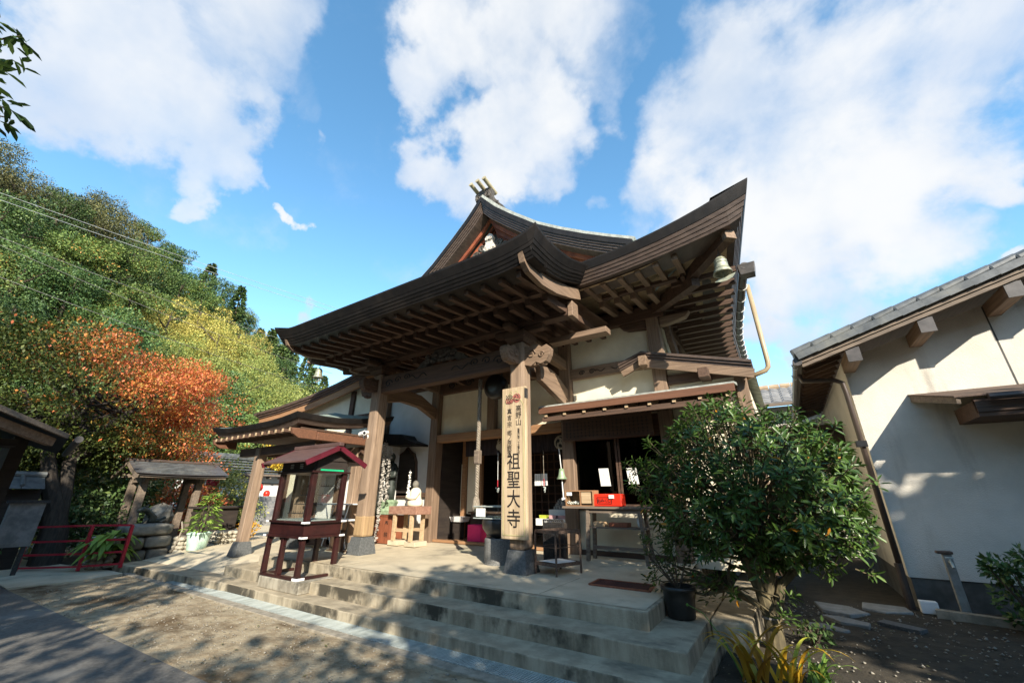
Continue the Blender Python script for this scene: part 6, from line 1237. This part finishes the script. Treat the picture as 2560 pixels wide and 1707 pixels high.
def make_tree(name, seed, H, W, leaf_mat, n_cl, cr, per, leaf, label, cat='tree', loc=(0, 0, 0), group=None, shape=round_, trunk_frac=.35, bark='bark', hc=None, tint_fn=None):
    rg = np.random.default_rng(seed); o = top(name, loc, label, cat, group); X, Y, Z = loc
    hcr = (H * (1 - trunk_frac)) / 2; cz_ = H - hcr
    C = crown_clumps(rg, n_cl, np.array([W / 2 - cr * .5, W / 2 - cr * .5, hcr - cr * .4]), shape) + [0, 0, cz_]
    P, D, U, s = clump_leaves(rg, C, cr, per, leaf); P = P + [X, Y, Z]
    t = np.clip(rg.normal(.5, .22, len(P)) + np.repeat(rg.normal(0, .14, len(C)), per), 0, 1)
    if tint_fn is not None: t = tint_fn(P - [X, Y, Z], t, rg)
    V, F, tt = leaves(P, D, U, s, t); add_obj('crown', npmesh('crown', V, F, tt), leaf_mat, o)
    mb = MB(); trunk_mesh(mb, (X, Y, Z - .2), (X, Y, Z + H * .8), H * .025, random.Random(seed), 7, W * .38); mb.build('trunk', bark, o)
    return o
def make_cedar(name, seed, H, W, label, loc, group=None):
    rg = np.random.default_rng(seed); o = top(name, loc, label, 'tree', group); P = []; D = []
    k = 34
    for i in range(k):
        z = H * (.16 + .84 * i / k); r = W / 2 * (1 - i / k) ** .8 + .1
        for j in range(9):
            a_ = rg.uniform(0, 6.28); L_ = r * rg.uniform(.65, 1.1)
            for q in range(9):
                f = rg.uniform(.3, 1); P.append((L_ * f * math.cos(a_), L_ * f * math.sin(a_), z - .25 * L_ * f + rg.uniform(-.15, .15))); D.append((math.cos(a_) + rg.normal(0, .5), math.sin(a_) + rg.normal(0, .5), -.2 + rg.normal(0, .35)))
    P = np.array(P) + loc; D = np.array(D); U = np.tile([0, 0, .3], (len(P), 1)) + rg.normal(scale=.8, size=P.shape)
    V, F, tt = leaves(P, D, U, .42 * rg.uniform(.6, 1.2, len(P)), np.clip(rg.normal(.5, .25, len(P)), 0, 1)); add_obj('crown', npmesh('crown', V, F, tt), 'leaf_cedar', o)
    mb = MB(); mb.tube([Vector(loc) + Vector((0, 0, H * t)) for t in (-.03, .4, 1)], [H * .02, H * .014, .02], 7); mb.build('trunk', 'bark', o); return o
HZ = lambda x, y: float(hill_h(np.hypot(x, y), math.atan2(x, y)))
# prototypes stand on the slope themselves
G1 = 'broadleaf trees on the wooded hillside'
KIND = {}
def place(kind, az_, r, sc, rot):
    x, y = r * math.sin(az_), r * math.cos(az_); z = HZ(x, y) - .3
    if kind not in KIND:
        spec = {'wood_a': lambda: make_tree('hillside_tree', 21, 7.8, 5.6, 'leaf_wood', 36, .98, 280, .175, 'mid green bushy broadleaf tree in the wood covering the left hillside', loc=(x, y, z), group=G1, trunk_frac=.15),
                'wood_b': lambda: make_tree('hillside_tree', 22, 8.8, 5.2, 'leaf_deep', 36, .95, 280, .175, 'dark green broadleaf tree in the wood covering the left hillside', loc=(x, y, z), group='dark broadleaf trees on the left hillside', trunk_frac=.15),
                'brown': lambda: make_tree('crest_tree', 23, 8.0, 7.0, 'leaf_brown', 36, 1.2, 270, .18, 'brownish olive round-crowned tree on the dark crest of the left hill', loc=(x, y, z), group='brownish trees along the hill crest', trunk_frac=.15),
                'gold': lambda: make_tree('yellow_tree', 24, 7.5, 6.5, 'leaf_gold', 38, .95, 270, .15, 'yellow autumn tree at the foot of the hillside behind the maple', loc=(x, y, z), group='yellow autumn trees behind the maple', trunk_frac=.12),
                'olive': lambda: make_tree('olive_tree', 25, 7.0, 6.2, 'leaf_olive', 40, .9, 270, .145, 'yellowish green leafy tree beside the left end of the porch roof', loc=(x, y, z), group='yellowish green trees left of the hall roof', trunk_frac=.1),
                'cedar': lambda: make_cedar('cedar_tree', 26, 9.5, 4.0, 'dark pointed cedar rising on the skyline of the left hill', (x, y, z), 'cedars on the hill skyline')}
        o = KIND[kind] = spec[kind]()
        o.rotation_euler = (0, 0, rot); o.scale = (sc, sc, sc); KIND[kind + '_loc'] = Vector((x, y, z)); return o
    return copy_tree(KIND[kind], Vector((x, y, z)) - KIND[kind + '_loc'], rotz=rot, scale=(sc * rnd.uniform(.9, 1.12), sc * rnd.uniform(.9, 1.12), sc))
rh = random.Random(33)
def azpx(px): return None
for ring, (r, n) in enumerate([(31, 11), (36, 12), (41, 13), (46, 14), (51, 15), (57, 16), (63, 17), (69, 18), (76, 17)]):
    for i in range(n):
        az_ = -1.72 + (.72 + .06 * ring * 0) * (i + .5 + rh.uniform(-.35, .35)) / n * 1.0
        if az_ > -1.0: continue
        k = rh.random(); up_ = r > 60
        if up_ and az_ < -1.42: kind = 'brown'
        elif up_ and -1.36 < az_ and k < .55: kind = 'cedar'
        elif az_ > -1.34 and 29 < r < 53: continue
        else: kind = 'wood_a' if k < .6 else 'wood_b'
        place(kind, az_, r + rh.uniform(-2, 2), rh.uniform(.62, 1.12) * (1.0 if r > 45 else .85), rh.uniform(0, 6.28))
# dedicated foot-of-slope trees
for (az_, r, sc, kind) in [(-1.335, 47, 1.0, 'gold'), (-1.29, 50, 1.1, 'gold'), (-1.25, 46, 1.05, 'gold'), (-1.305, 42, .9, 'olive'), (-1.215, 50, 1.1, 'gold'), (-1.235, 40, .95, 'olive'), (-1.18, 46, 1.05, 'olive'), (-1.20, 36, .95, 'olive'), (-1.15, 40, 1.0, 'olive'), (-1.27, 34, .85, 'olive'), (-1.11, 44, 1.0, 'olive'), (-1.12, 34, .9, 'olive'), (-1.07, 38, .95, 'olive'), (-1.17, 30, .8, 'wood_a'), (-1.225, 29, .85, 'wood_b'), (-1.12, 28, .75, 'wood_a'), (-1.155, 56, .95, 'cedar'), (-1.13, 58, .85, 'cedar'), (-1.03, 36, .9, 'olive'), (-1.37, 30, .8, 'wood_a'), (-1.43, 28, .8, 'wood_b'), (-1.5, 27, .8, 'wood_a'), (-1.58, 28, .8, 'wood_b'), (-1.66, 27, .8, 'wood_a')]:
    place(kind, az_, r, sc, rh.uniform(0, 6.28))
# far hill on the right behind the houses
ax_ = np.linspace(-.16, .5, 60); rs2 = np.linspace(120, 200, 14); A2, R2 = np.meshgrid(ax_, rs2)
Z2 = 26 * np.clip((R2 - 118) / 60, 0, 1) * np.interp(A2, [-.16, -.02, .06, .2, .3, .5], [.62, .80, .9, 1.12, 1.0, .8]) + 1.2 * np.sin(A2 * 90 + R2 * .2) + .8 * np.sin(A2 * 210)
nx = len(ax_); i = np.arange((len(rs2) - 1) * nx).reshape(len(rs2) - 1, nx)[:, :-1].ravel(); add_obj('far_hill', npmesh('far_hill', np.stack([R2 * np.sin(A2), R2 * np.cos(A2), Z2], -1).reshape(-1, 3), np.stack([i, i + 1, i + 1 + nx, i + nx], 1)), 'hill_floor', kind='structure')
rg = np.random.default_rng(5); n = 420; az_ = rg.uniform(-.15, .48, n); r = rg.uniform(128, 186, n); z = 26 * np.clip((r - 118) / 60, 0, 1) * np.interp(az_, [-.16, -.02, .06, .2, .3, .5], [.62, .80, .9, 1.12, 1.0, .8])
C = np.stack([r * np.sin(az_), r * np.cos(az_), z + 1.2], 1); P, D, U, s = clump_leaves(rg, C, 2.6, 46, 1.0, .8); t = np.clip(rg.normal(.5, .2, len(P)) + np.repeat(rg.normal(0, .2, n), 46), 0, 1); V, F, tt = leaves(P, D, U, s, t)
add_obj('far_wood', npmesh('far_wood', V, F, tt), 'leaf_olive', kind='stuff', label='distant wooded hill seen between the hall and the white house', cat='wood')
# ------------------------------------------------------------------ maple
ml = (-17.4, 2.9, .0); mo = top('maple_tree', ml, 'large maple turning orange and red on its upper right side, left of the hall', 'tree')
rg = np.random.default_rng(77)
C = []
while len(C) < 210:
    p = rg.uniform(-1, 1, 3)
    if np.linalg.norm(p) > 1 or np.linalg.norm(p) < .45: continue
    C.append(p * [2.6, 4.1, 2.15] + [-17.6, 2.9, 4.45])
C = np.array(C); C = np.concatenate([C, np.stack([rg.uniform(-18.5, -16.6, 40), rg.uniform(-1.5, 6.2, 40), rg.uniform(2.3, 3.4, 40)], 1)])
per = 330; P, D, U, s = clump_leaves(rg, C, .82, per, .098, flat=.4, droop=.1); U = U * .4 + [0, 0, 1.0]
cy = P[:, 1]; cz2 = P[:, 2]; red = np.clip((cz2 - 4.0) / 2.4 * .75 + (cy - 2.3) / 3.0 * .95 + np.repeat(rg.normal(0, .26, len(C)), per) + rg.normal(0, .24, len(P)), 0, 1)
isred = red > .48; t0 = np.clip(rg.normal(.45, .2, len(P)) + .25 * (red - .5), 0, 1)
for msk, mt_, nm in [(isred, 'leaf_maple_red', 'red_foliage'), (~isred, 'leaf_maple_green', 'green_foliage')]:
    V, F, tt = leaves(P[msk], D[msk], U[msk], s[msk], t0[msk]); add_obj(nm, npmesh(nm, V, F, tt), mt_, mo)
mb = MB(); r3 = random.Random(3)
mb.tube([(-16.2, 3.1, -.1), (-16.2, 3.05, .8), (-16.2, 2.88, 1.4), (-16.25, 2.62, 2.0), (-16.35, 2.35, 2.9), (-16.8, 1.5, 4.4)], [.32, .27, .2, .17, .13, .05], 10); mb.tube([(-16.2, 3.03, .9), (-16.3, 2.98, 1.7), (-16.5, 2.9, 2.5), (-16.9, 3.2, 3.3), (-17.4, 4.4, 4.6), (-17.6, 4.9, 5.4)], [.2, .17, .15, .12, .08, .03], 9)
mb.tube([(-16.6, 3.2, 2.7), (-17.5, 2.9, 4.2), (-17.7, 2.7, 6)], [.12, .09, .03], 7)
for k_ in range(26):
    c = C[k_ * 7]; q = Vector((-16.8, 2.8, 3.2)).lerp(Vector((-17.4, 3.1, 4.8)), r3.random()); mb.tube([q, q.lerp(Vector(c), .5) + Vector((0, 0, -.1)), Vector(c)], [.05, .035, .012], 5)
mb.build('trunk', 'shaded_bark', mo)
# small trees and shrubs around the pavilion
def shrub(nm, loc, rx, rz, n_cl, cr, per, leaf, m_, label, seed, cat='shrub', flat=.7, tint=None):
    rg = np.random.default_rng(seed); o = top(nm, loc, label, cat); C = []
    while len(C) < n_cl:
        p = rg.uniform(-1, 1, 3)
        if .3 < np.linalg.norm(p) < 1: C.append(p * [rx, rx, rz] + [0, 0, rz])
    C = np.array(C) + loc; P, D, U, s = clump_leaves(rg, C, cr, per, leaf, flat); V, F, tt = leaves(P, D, U, s, np.clip(rg.normal(.5, .25, len(P)), 0, 1)); add_obj('foliage', npmesh('foliage', V, F, tt), m_, o)
    mb = MB(); L_ = Vector(loc)
    for k_ in range(6): a_ = k_ * 1.05 + seed; mb.tube([L_, L_ + Vector((.3 * rx * math.cos(a_), .3 * rx * math.sin(a_), rz * .7)), L_ + Vector((.8 * rx * math.cos(a_), .8 * rx * math.sin(a_), rz * 1.4))], [.03, .02, .006], 5)
    mb.build('stem', 'bark', o); return o
shrub('small_maple', (-18.2, 6.6, .3), 1.1, 1.0, 26, .42, 130, .1, 'leaf_maple_red', 'low reddish maple bush seen through the pavilion posts', 5)
shrub('dark_shrub', (-17.5, 4.2, .0), 1.4, 1.0, 30, .5, 130, .12, 'leaf_deep', 'dark leafy shrub filling the shade behind the stone basin', 6)
shrub('dark_shrub', (-16.6, 1.2, .0), 1.2, .9, 26, .45, 130, .12, 'leaf_deep', 'dark shrub in the shade behind the glass fronted case', 8)
shrub('clipped_shrub', (-20.5, 8.6, .2), 1.5, 1.4, 36, .5, 120, .12, 'leaf_olive', 'pale green shrub before the white outbuilding, right of the pavilion roof', 9)
shrub('green_shrub', (-22.0, 6.6, .2), 2.0, 1.8, 44, .6, 120, .16, 'leaf_wood', 'green shrub rising behind the pavilion roof', 10)
shrub('lime_shrub', (-19.5, .6, .2), 1.6, 1.5, 36, .5, 120, .14, 'leaf_lime', 'bright lime shrub lit behind the tiled wall', 12)
shrub('yellow_bush', (-23.5, 12.0, 2.9), 1.0, .7, 18, .35, 90, .14, 'leaf_yellow', 'yellow leafed branch showing above the slate roof', 13)
shrub('dense_shrub', (-19, -2.6, .1), 2.2, 2.2, 46, .6, 110, .18, 'leaf_deep', 'dark tree shrub in deep shade under the gate roof', 14)
shrub('leafy_shrub', (-20.5, 3.0, .3), 2.4, 2.0, 50, .65, 110, .18, 'leaf_maple_green', 'shaded reddish green bush behind the maple trunk', 15)
# big leaved plant behind the railing
def broad_plant(nm, loc, n, L_, w_, m_, label, seed, cat='plant', lift=.9):
    rg = np.random.default_rng(seed); o = top(nm, loc, label, cat); V = []; F = []; t = []
    for k_ in range(n):
        a_ = rg.uniform(0, 6.28); el = rg.uniform(.15, lift); h_ = rg.uniform(.1, .55) * L_ * 1.6; r0 = rg.uniform(.0, .25) * L_; b = np.array(loc) + [r0 * math.cos(a_), r0 * math.sin(a_), h_]; l = L_ * rg.uniform(.7, 1.1); o0 = len(V); seg = 6; tint_ = rg.uniform(0, 1)
        for i in range(seg + 1):
            f = i / seg; ww = w_ * math.sin(math.pi * min(.98, .08 + .92 * f)) ** .8 * .5; p = b + np.array([math.cos(a_) * l * f * math.cos(el), math.sin(a_) * l * f * math.cos(el), l * (math.sin(el) * f - .75 * f * f)]); pv = np.array([-math.sin(a_), math.cos(a_), 0]) * ww
            V += [p - pv + [0, 0, .25 * ww], p - [0, 0, .0], p + pv + [0, 0, .25 * ww]]
        for i in range(seg):
            for q in (0, 1): F.append((o0 + 3 * i + q, o0 + 3 * i + q + 1, o0 + 3 * i + q + 4, o0 + 3 * i + q + 3)); t.append(tint_)
    add_obj('foliage', npmesh('foliage', np.array(V), np.array(F), np.array(t)), m_, o, smooth=True)
    mb = MB(); Lc = Vector(loc)
    for k_ in range(7): a_ = k_ * .9; mb.tube([Lc + Vector((0, 0, -.05)), Lc + Vector((.12 * L_ * math.cos(a_), .12 * L_ * math.sin(a_), L_ * .7))], [.012, .006], 5)
    mb.build('stem', 'bark_moss', o); return o
broad_plant('broadleaf_plant', (-14.15, 3.7, .2), 60, .62, .17, 'leaf_lime', 'clump of broad yellow green leaves behind the red railing', 4)
# potted plant, yellow flowers
pp = top('potted_plant', (-13.6, 5.35, .3), 'pale green plastic pot with a tall leafy plant beside the pavilion', 'potted plant')
mb = MB(); mb.lathe((-13.6, 5.35, .3), [(.2, .01), (.21, .02), (.27, .40), (.29, .40), (.29, .44), (.26, .44), (.24, .38), (.05, .36)], 24); mb.build('pot', 'green_plastic', pp, smooth=False)
rg = np.random.default_rng(12); n = 330; h_ = rg.uniform(.0, 1, n) ** 1.1; a_ = rg.uniform(0, 6.28, n); rr2 = (.42 * (1 - h_ * .75)) * rg.uniform(.3, 1, n); P = np.stack([-13.55 + .22 * h_ + rr2 * np.cos(a_), 5.35 + rr2 * np.sin(a_), .78 + .95 * h_], 1)
D = np.stack([np.cos(a_), np.sin(a_), rg.uniform(-.6, .3, n)], 1); V, F, tt = leaves(P, D, np.tile([0, 0, 1.], (n, 1)) + rg.normal(scale=.3, size=(n, 3)), rg.uniform(.1, .19, n), rg.uniform(0, 1, n), LEAFQ); add_obj('foliage', npmesh('foliage', V, F, tt), 'leaf_lime', pp)
mb = MB(); 
for k_ in range(7): mb.tube([(-13.6 + .04 * math.cos(k_), 5.35 + .04 * math.sin(k_), .66), (-13.55 + .12 * math.cos(k_ * 1.3), 5.35 + .12 * math.sin(k_ * 1.3), 1.2), (-13.4 + .1 * math.cos(k_), 5.35 + .08 * math.sin(k_), 1.55)], [.012, .008, .004], 5)
mb.build('stem', 'bark_moss', pp)
shrub('yellow_flowers', (-14.3, 6.9, .4), .22, .3, 14, .13, 60, .06, 'leaf_yellow', 'bunch of yellow flowers beside the left post of the side hall', 21, 'flowers')
mb = MB(); mb.tube([(-12.4, 7.6, .4), (-12.3, 7.5, .9), (-11.95, 7.6, 1.5), (-12.1, 7.7, 2.1), (-12.4, 7.7, 2.5)], [.1, .09, .075, .07, .05], 9); mb.build('bent_trunk', 'bark', loc=(-12.4, 7.6, .4), label='bare bent tree trunk standing beside the side hall post', cat='trunk', smooth=True)
# ------------------------------------------------------------------ foreground bush
sc_ = (-.42, 6.1); bo = top('sweet_olive_bush', (-.46, 6.09, .05), 'round glossy dark green bush on a short trunk in front of the hall', 'bush')
rg = np.random.default_rng(99); r4 = random.Random(4); tips = []
cen = np.array([-.42, 6.1, 1.82])
def in_crown(p):
    q = (p - cen) / np.array([1.3, 1.15, 1.12]); 
    if q[2] < 0: q = q * np.array([1, 1, .98]) 
    return np.linalg.norm(q)
while len(tips) < 1150:
    d = rg.normal(size=3); d /= np.linalg.norm(d); rr_ = rg.uniform(.55, 1.0) ** .55; lump = 1 + .09 * math.sin(5 * d[0] + 3 * d[2]) + .08 * math.sin(7 * d[1] + 4 * d[0] + 1) - .04 + .05 * rg.normal()
    p = cen + d * rr_ * lump * np.array([1.34, 1.15, 1.10]); 
    if p[2] < (1.0 if p[0] < -.5 else .85) and rg.uniform() < .85: continue
    tips.append((p, d))
for (x, y, z) in [(-1.5, 5.95, .78), (-1.62, 5.9, .95), (-1.38, 6.0, .6), (-1.25, 5.9, .9), (-1.55, 5.85, 1.12), (-1.7, 5.9, .72), (-1.1, 5.95, .55), (-.85, 5.9, .6), (-1.3, 5.85, 1.1), (-1.15, 5.8, .75), (-1.42, 5.95, .85), (-.95, 5.85, .8), (-.2, 5.9, .65), (-.3, 5.9, .5), (-1.75, 5.95, .6)]:
    for q in range(2): tips.append((np.array([x, y, z]) + rg.normal(scale=.05, size=3), np.array([np.sign(x + .4), -.3, .3]) / 1.1))
P, D, U, s = [], [], [], []
for p, d in tips:
    k = rg.integers(8, 13); ax0 = d * .7 + np.array([0, 0, .55]) + rg.normal(scale=.25, size=3); ax0 /= np.linalg.norm(ax0); b1 = np.cross(ax0, [.3, .1, 1]); b1 /= np.linalg.norm(b1); b2 = np.cross(ax0, b1)
    for i in range(k):
        a_ = i * 2.4 + rg.uniform(-.3, .3); t = i / k; rad = b1 * math.cos(a_) + b2 * math.sin(a_); dv = rad + ax0 * (.15 + .9 * t) + np.array([0, 0, -.22 + .1 * t]); P.append(p - ax0 * .1 * (1 - t) + rad * .012); D.append(dv); U.append(ax0 + rad * -.2 + rg.normal(scale=.15, size=3)); s.append(.112 * rg.uniform(.7, 1.25) * (1 - .25 * t))
t = np.clip(rg.uniform(0, .95, len(P)), 0, 1); t[rg.uniform(0, 1, len(P)) < .008] = 1
V, F, tt = leaves(np.array(P), np.array(D), np.array(U), np.array(s), t, LEAFQ); add_obj('foliage', npmesh('foliage', V, F, tt), 'leaf_shrub', bo)
mb = MB(); mb.tube([(-.47, 6.09, 0), (-.46, 6.08, .35), (-.5, 6.08, .62)], [.1, .085, .08], 10); mb.tube([(-.5, 6.08, .58), (-.62, 6.05, .95), (-.75, 6.0, 1.5), (-.7, 6.0, 2.2)], [.07, .055, .04, .015], 8); mb.tube([(-.48, 6.08, .5), (-.36, 6.1, .9), (-.2, 6.15, 1.5), (-.1, 6.1, 2.3)], [.06, .05, .035, .012], 8); mb.tube([(-.44, 6.08, .3), (-.3, 6.12, .7), (.1, 6.1, 1.1), (.5, 6.05, 1.5)], [.06, .045, .03, .01], 8); mb.tube([(-.5, 6.08, .45), (-.85, 6.0, .62), (-1.2, 5.95, .72), (-1.5, 5.92, .88)], [.04, .03, .022, .008], 7); mb.tube([(-.85, 6.0, .62), (-1.1, 5.9, .55), (-1.4, 5.9, .58), (-1.72, 5.93, .68)], [.025, .02, .014, .005], 6)
for p, d in tips[:1150]:
    q = p - d * rg.uniform(.2, .4) + np.array([0, 0, -.14]); mb.tube([q, (p + q) / 2 + rg.normal(scale=.02, size=3), p], [.008, .006, .003], 4)
for p, d in tips[:1150:9] + tips[1150:]:
    b_ = Vector((-.5, 6.08, .75)).lerp(Vector((-.42, 6.1, 1.6)), r4.random()) if p[2] > .9 else Vector((-.85, 6.0, .62)); pv = Vector(p - d * .2); mb.tube([b_, b_.lerp(pv, .5) + Vector((0, 0, .05)), pv], [.02, .013, .006], 5)
mb.build('branches', 'bark_moss', bo)
mb = MB(); mb.lathe((-.47, 6.085, .36), [(.092, 0), (.0925, .0), (.0925, .02), (.092, .02)], 14); mb.build('tag_band', 'tile_pale', bo)
# dark jar with a sparse shrub on the step
jr = top('jar_planter', (-1.46, 5.95, .32), 'dark glazed jar planter on the step at the right end of the terrace', 'planter')
mb = MB(); mb.lathe((-1.36, 5.72, .32), [(.15, .005), (.16, .02), (.175, .2), (.18, .27), (.2, .29), (.2, .33), (.17, .33), (.16, .29)], 24); mb.build('jar', 'jar', jr, smooth=True)
rg = np.random.default_rng(3); P, D, U = [], [], []; mb = MB()
for k_ in range(13):
    a_ = rg.uniform(0, 6.28); L_ = rg.uniform(.3, .75); b = np.array([-1.36, 5.72, .6]); e_ = b + np.array([L_ * .55 * math.cos(a_) - .08, L_ * .35 * math.sin(a_), L_ * .8]); m_ = (b + e_) / 2 + rg.normal(scale=.04, size=3); mb.tube([b, m_, e_], [.008, .006, .003], 5)
    for q in range(9): a2 = q * 2.4; P.append(e_ + rg.normal(scale=.02, size=3)); D.append([math.cos(a2), math.sin(a2), rg.uniform(-.2, .9)]); U.append([0, 0, 1.])
mb.build('stem', 'bark', jr); V, F, tt = leaves(np.array(P), np.array(D), np.array(U), rg.uniform(.05, .09, len(P)), rg.uniform(0, .9, len(P)), LEAFQ); add_obj('foliage', npmesh('foliage', V, F, tt), 'leaf_shrub', jr)
# day lilies turning yellow, low plants
def strap(nm, loc, n, L_, m_, label, seed, w_=.028, tmin=0):
    rg = np.random.default_rng(seed); o = top(nm, loc, label, 'plant'); V = []; F = []; t = []
    for k_ in range(n):
        a_ = rg.uniform(0, 6.28); l = L_ * rg.uniform(.6, 1.15); o0 = len(V); seg = 12; up0 = rg.uniform(.9, 1.35); bend = rg.uniform(1.4, 2.6); p = np.array(loc) + [rg.uniform(-.09, .09), rg.uniform(-.09, .09), 0]; ti = rg.uniform(tmin, 1)
        for i in range(seg + 1):
            f = i / seg; el = up0 - bend * f * f; ww = w_ * (1 - f ** 2.2) * .5 + .001; pv = np.array([-math.sin(a_), math.cos(a_), 0]) * ww; V += [p - pv + [0, 0, .3 * ww], p.copy(), p + pv + [0, 0, .3 * ww]]; p = p + np.array([math.cos(a_) * math.cos(el), math.sin(a_) * math.cos(el), math.sin(el)]) * l / seg
        for i in range(seg):
            for q in (0, 1): F.append((o0 + 3 * i + q, o0 + 3 * i + q + 1, o0 + 3 * i + q + 4, o0 + 3 * i + q + 3)); t.append(ti)
    add_obj('leaves', npmesh('leaves', np.array(V), np.array(F), np.array(t)), m_, o, smooth=True)
    return o
dl = strap('day_lily', (-.62, 5.02, .06), 17, .72, 'leaf_yellow', 'clump of long arching yellow orange leaves at the bottom edge, left of the bush trunk', 31, w_=.05)
mb = MB(); mb.tube([(-.7, 5.0, .06), (-.82, 5.0, .35), (-.98, 5.02, .55), (-1.12, 5.05, .6)], [.006, .005, .004, .003], 5); mb.blob((-1.13, 5.05, .6), .012, .012, .014, 1); mb.build('seed_stalk', 'leaf_lime', dl)
strap('day_lily', (-.36, 5.15, .06), 14, .62, 'leaf_yellow', 'yellow arching leaf clump at the bottom edge, right of the bush trunk base', 32, w_=.045)
strap('grass_clump', (-.12, 5.25, .06), 22, .36, 'leaf_lime', 'low fresh green grassy clump at the bottom edge beside the yellow leaves', 33)
shrub('corner_shrub', (2.25, 8.35, .05), .34, .5, 16, .2, 80, .08, 'leaf_deep', 'dark low shrub before the white house at the right edge', 22)
broad_plant('corner_plant', (2.35, 8.1, .08), 18, .4, .06, 'leaf_lime', 'green strap leaved plant in the shade at the right edge', 23)
shrub('seedling', (-.1, 6.5, .06), .16, .14, 8, .08, 26, .06, 'leaf_deep', 'small dark seedling in the soil right of the bush trunk', 24)
# ------------------------------------------------------------------ near branch and shade trees
nb = top('overhanging_tree', (-5.6, -1.4, 0), 'tree whose leafy twigs hang into the picture at the upper left edge', 'tree')
rg = np.random.default_rng(8); P, D, U = [], [], []; mb = MB(); mb.tube([(-5.6, -1.4, -.1), (-5.5, -1.3, 2.5), (-5.2, -1.1, 4.2), (-4.8, -.9, 5.4)], [.2, .16, .1, .04], 9)
for (x, y, z) in [(-3.97, -.26, 4.12), (-3.98, -.31, 4.22), (-4.0, -.4, 4.35), (-4.0, -.33, 4.5), (-4.05, -.28, 4.0), (-4.0, -.45, 4.62), (-4.0, -.37, 4.74), (-4.1, -.35, 3.9), (-4.1, -.42, 4.1), (-4.2, -.45, 4.25), (-4.15, -.5, 4.45), (-4.05, -.38, 3.78), (-4.2, -.5, 3.7), (-4.3, -.6, 4.0), (-4.0, -.22, 4.08)] + [(-4.3 + rg.uniform(-.7, .2), -.75 + rg.uniform(-.5, .25), rg.uniform(3.6, 5.4)) for _ in range(60)]:
    mb.tube([(-5.2, -1.1, 4.2), ((x - 5.2) / 2, (y - 1.1) / 2, (z + 4.4) / 2), (x, y, z)], [.03, .016, .004], 5)
    for q in range(11): a_ = q * 2.4; P.append([x + rg.normal(0, .05), y + rg.normal(0, .05), z + rg.normal(0, .04)]); D.append([math.cos(a_), math.sin(a_), rg.uniform(-1.0, .1)]); U.append([rg.normal(0, .3), rg.normal(0, .3), 1.])
mb.build('trunk', 'bark', nb); V, F, tt = leaves(np.array(P), np.array(D), np.array(U), rg.uniform(.08, .14, len(P)), rg.uniform(0, 1, len(P)), LEAFQ); add_obj('foliage', npmesh('foliage', V, F, tt), 'leaf_near', nb)
def shade_tree(loc, H, W, ncl, cr, per, leaf, tf, label, seed): return make_tree('shade_tree', seed, H, W, 'leaf_deep', ncl, cr, per, leaf, label, loc=loc, trunk_frac=tf)
shade_tree((-1.5, -5.6, 0), 8.6, 5.6, 22, .85, 75, .26, .5, 'tall tree behind the viewer that dapples the left of the court', 41)
shade_tree((3.6, -6.2, 0), 7.6, 6.0, 20, .85, 75, .26, .5, 'tall tree behind the viewer that dapples the middle of the court', 42)
shade_tree((5.15, -1.8, 0), 7.9, 4.4, 64, .85, 110, .27, .42, 'tree behind the viewer shading the right end of the steps', 43)
shade_tree((-7.2, -5.4, 0), 8.3, 7.0, 80, 1.0, 120, .32, .3, 'dense tree behind the viewer shading the railing and pavilion', 44)
shade_tree((9.0, 3.4, 0), 6.6, 5.8, 90, .95, 130, .42, .2, 'tree out of view on the right shading the foot of the white house', 45)
shade_tree((-3.0, -9.0, 0), 9.5, 6.0, 30, .9, 75, .28, .5, 'tall tree far behind the viewer shading the paved path', 46)
shade_tree((-.8, -10.6, 0), 13.0, 6.6, 80, 1.1, 120, .34, .45, 'tall dense tree far behind the viewer shading the maple foot', 47)
shade_tree((13.0, -.2, 0), 9.6, 7.0, 90, 1.1, 130, .34, .2, 'dense tree far out of view on the right shading the white house', 48)
# unseen wooded slope added behind the viewer to block low sky fill
ab = np.linspace(.75, 3.9, 50); rb_ = np.linspace(20, 60, 12); A3, R3 = np.meshgrid(ab, rb_); Z3 = 9.5 * np.clip((R3 - 21) / 12, 0, 1) + .6 * np.sin(A3 * 17 + R3 * .4)
nx = len(ab); i = np.arange((len(rb_) - 1) * nx).reshape(len(rb_) - 1, nx)[:, :-1].ravel(); add_obj('sky_blocker_bank', npmesh('sky_blocker_bank', np.stack([R3 * np.sin(A3), R3 * np.cos(A3), Z3 - .3], -1).reshape(-1, 3), np.stack([i, i + 1, i + 1 + nx, i + nx], 1)), 'hill_floor', kind='structure')
for k_ in range(22):
    az_ = .8 + 3.05 * (k_ + .5) / 22; r = 24 + 5 * (k_ % 3); x, y = r * math.sin(az_), r * math.cos(az_); z = 9.5 * min(1, (r - 21) / 12) - 1
    o = copy_tree(KIND['wood_b'], Vector((x, y, z)) - KIND['wood_b_loc'], rotz=k_ * 1.3, scale=(.9, .9, .75), label='unseen dark tree added behind the viewer to block low sky', group='unseen trees added behind the viewer')
shade_tree((9.0, .9, 0), 6.0, 4.4, 44, .8, 95, .26, .5, 'small tree out of view on the right shading the planted bed', 49)
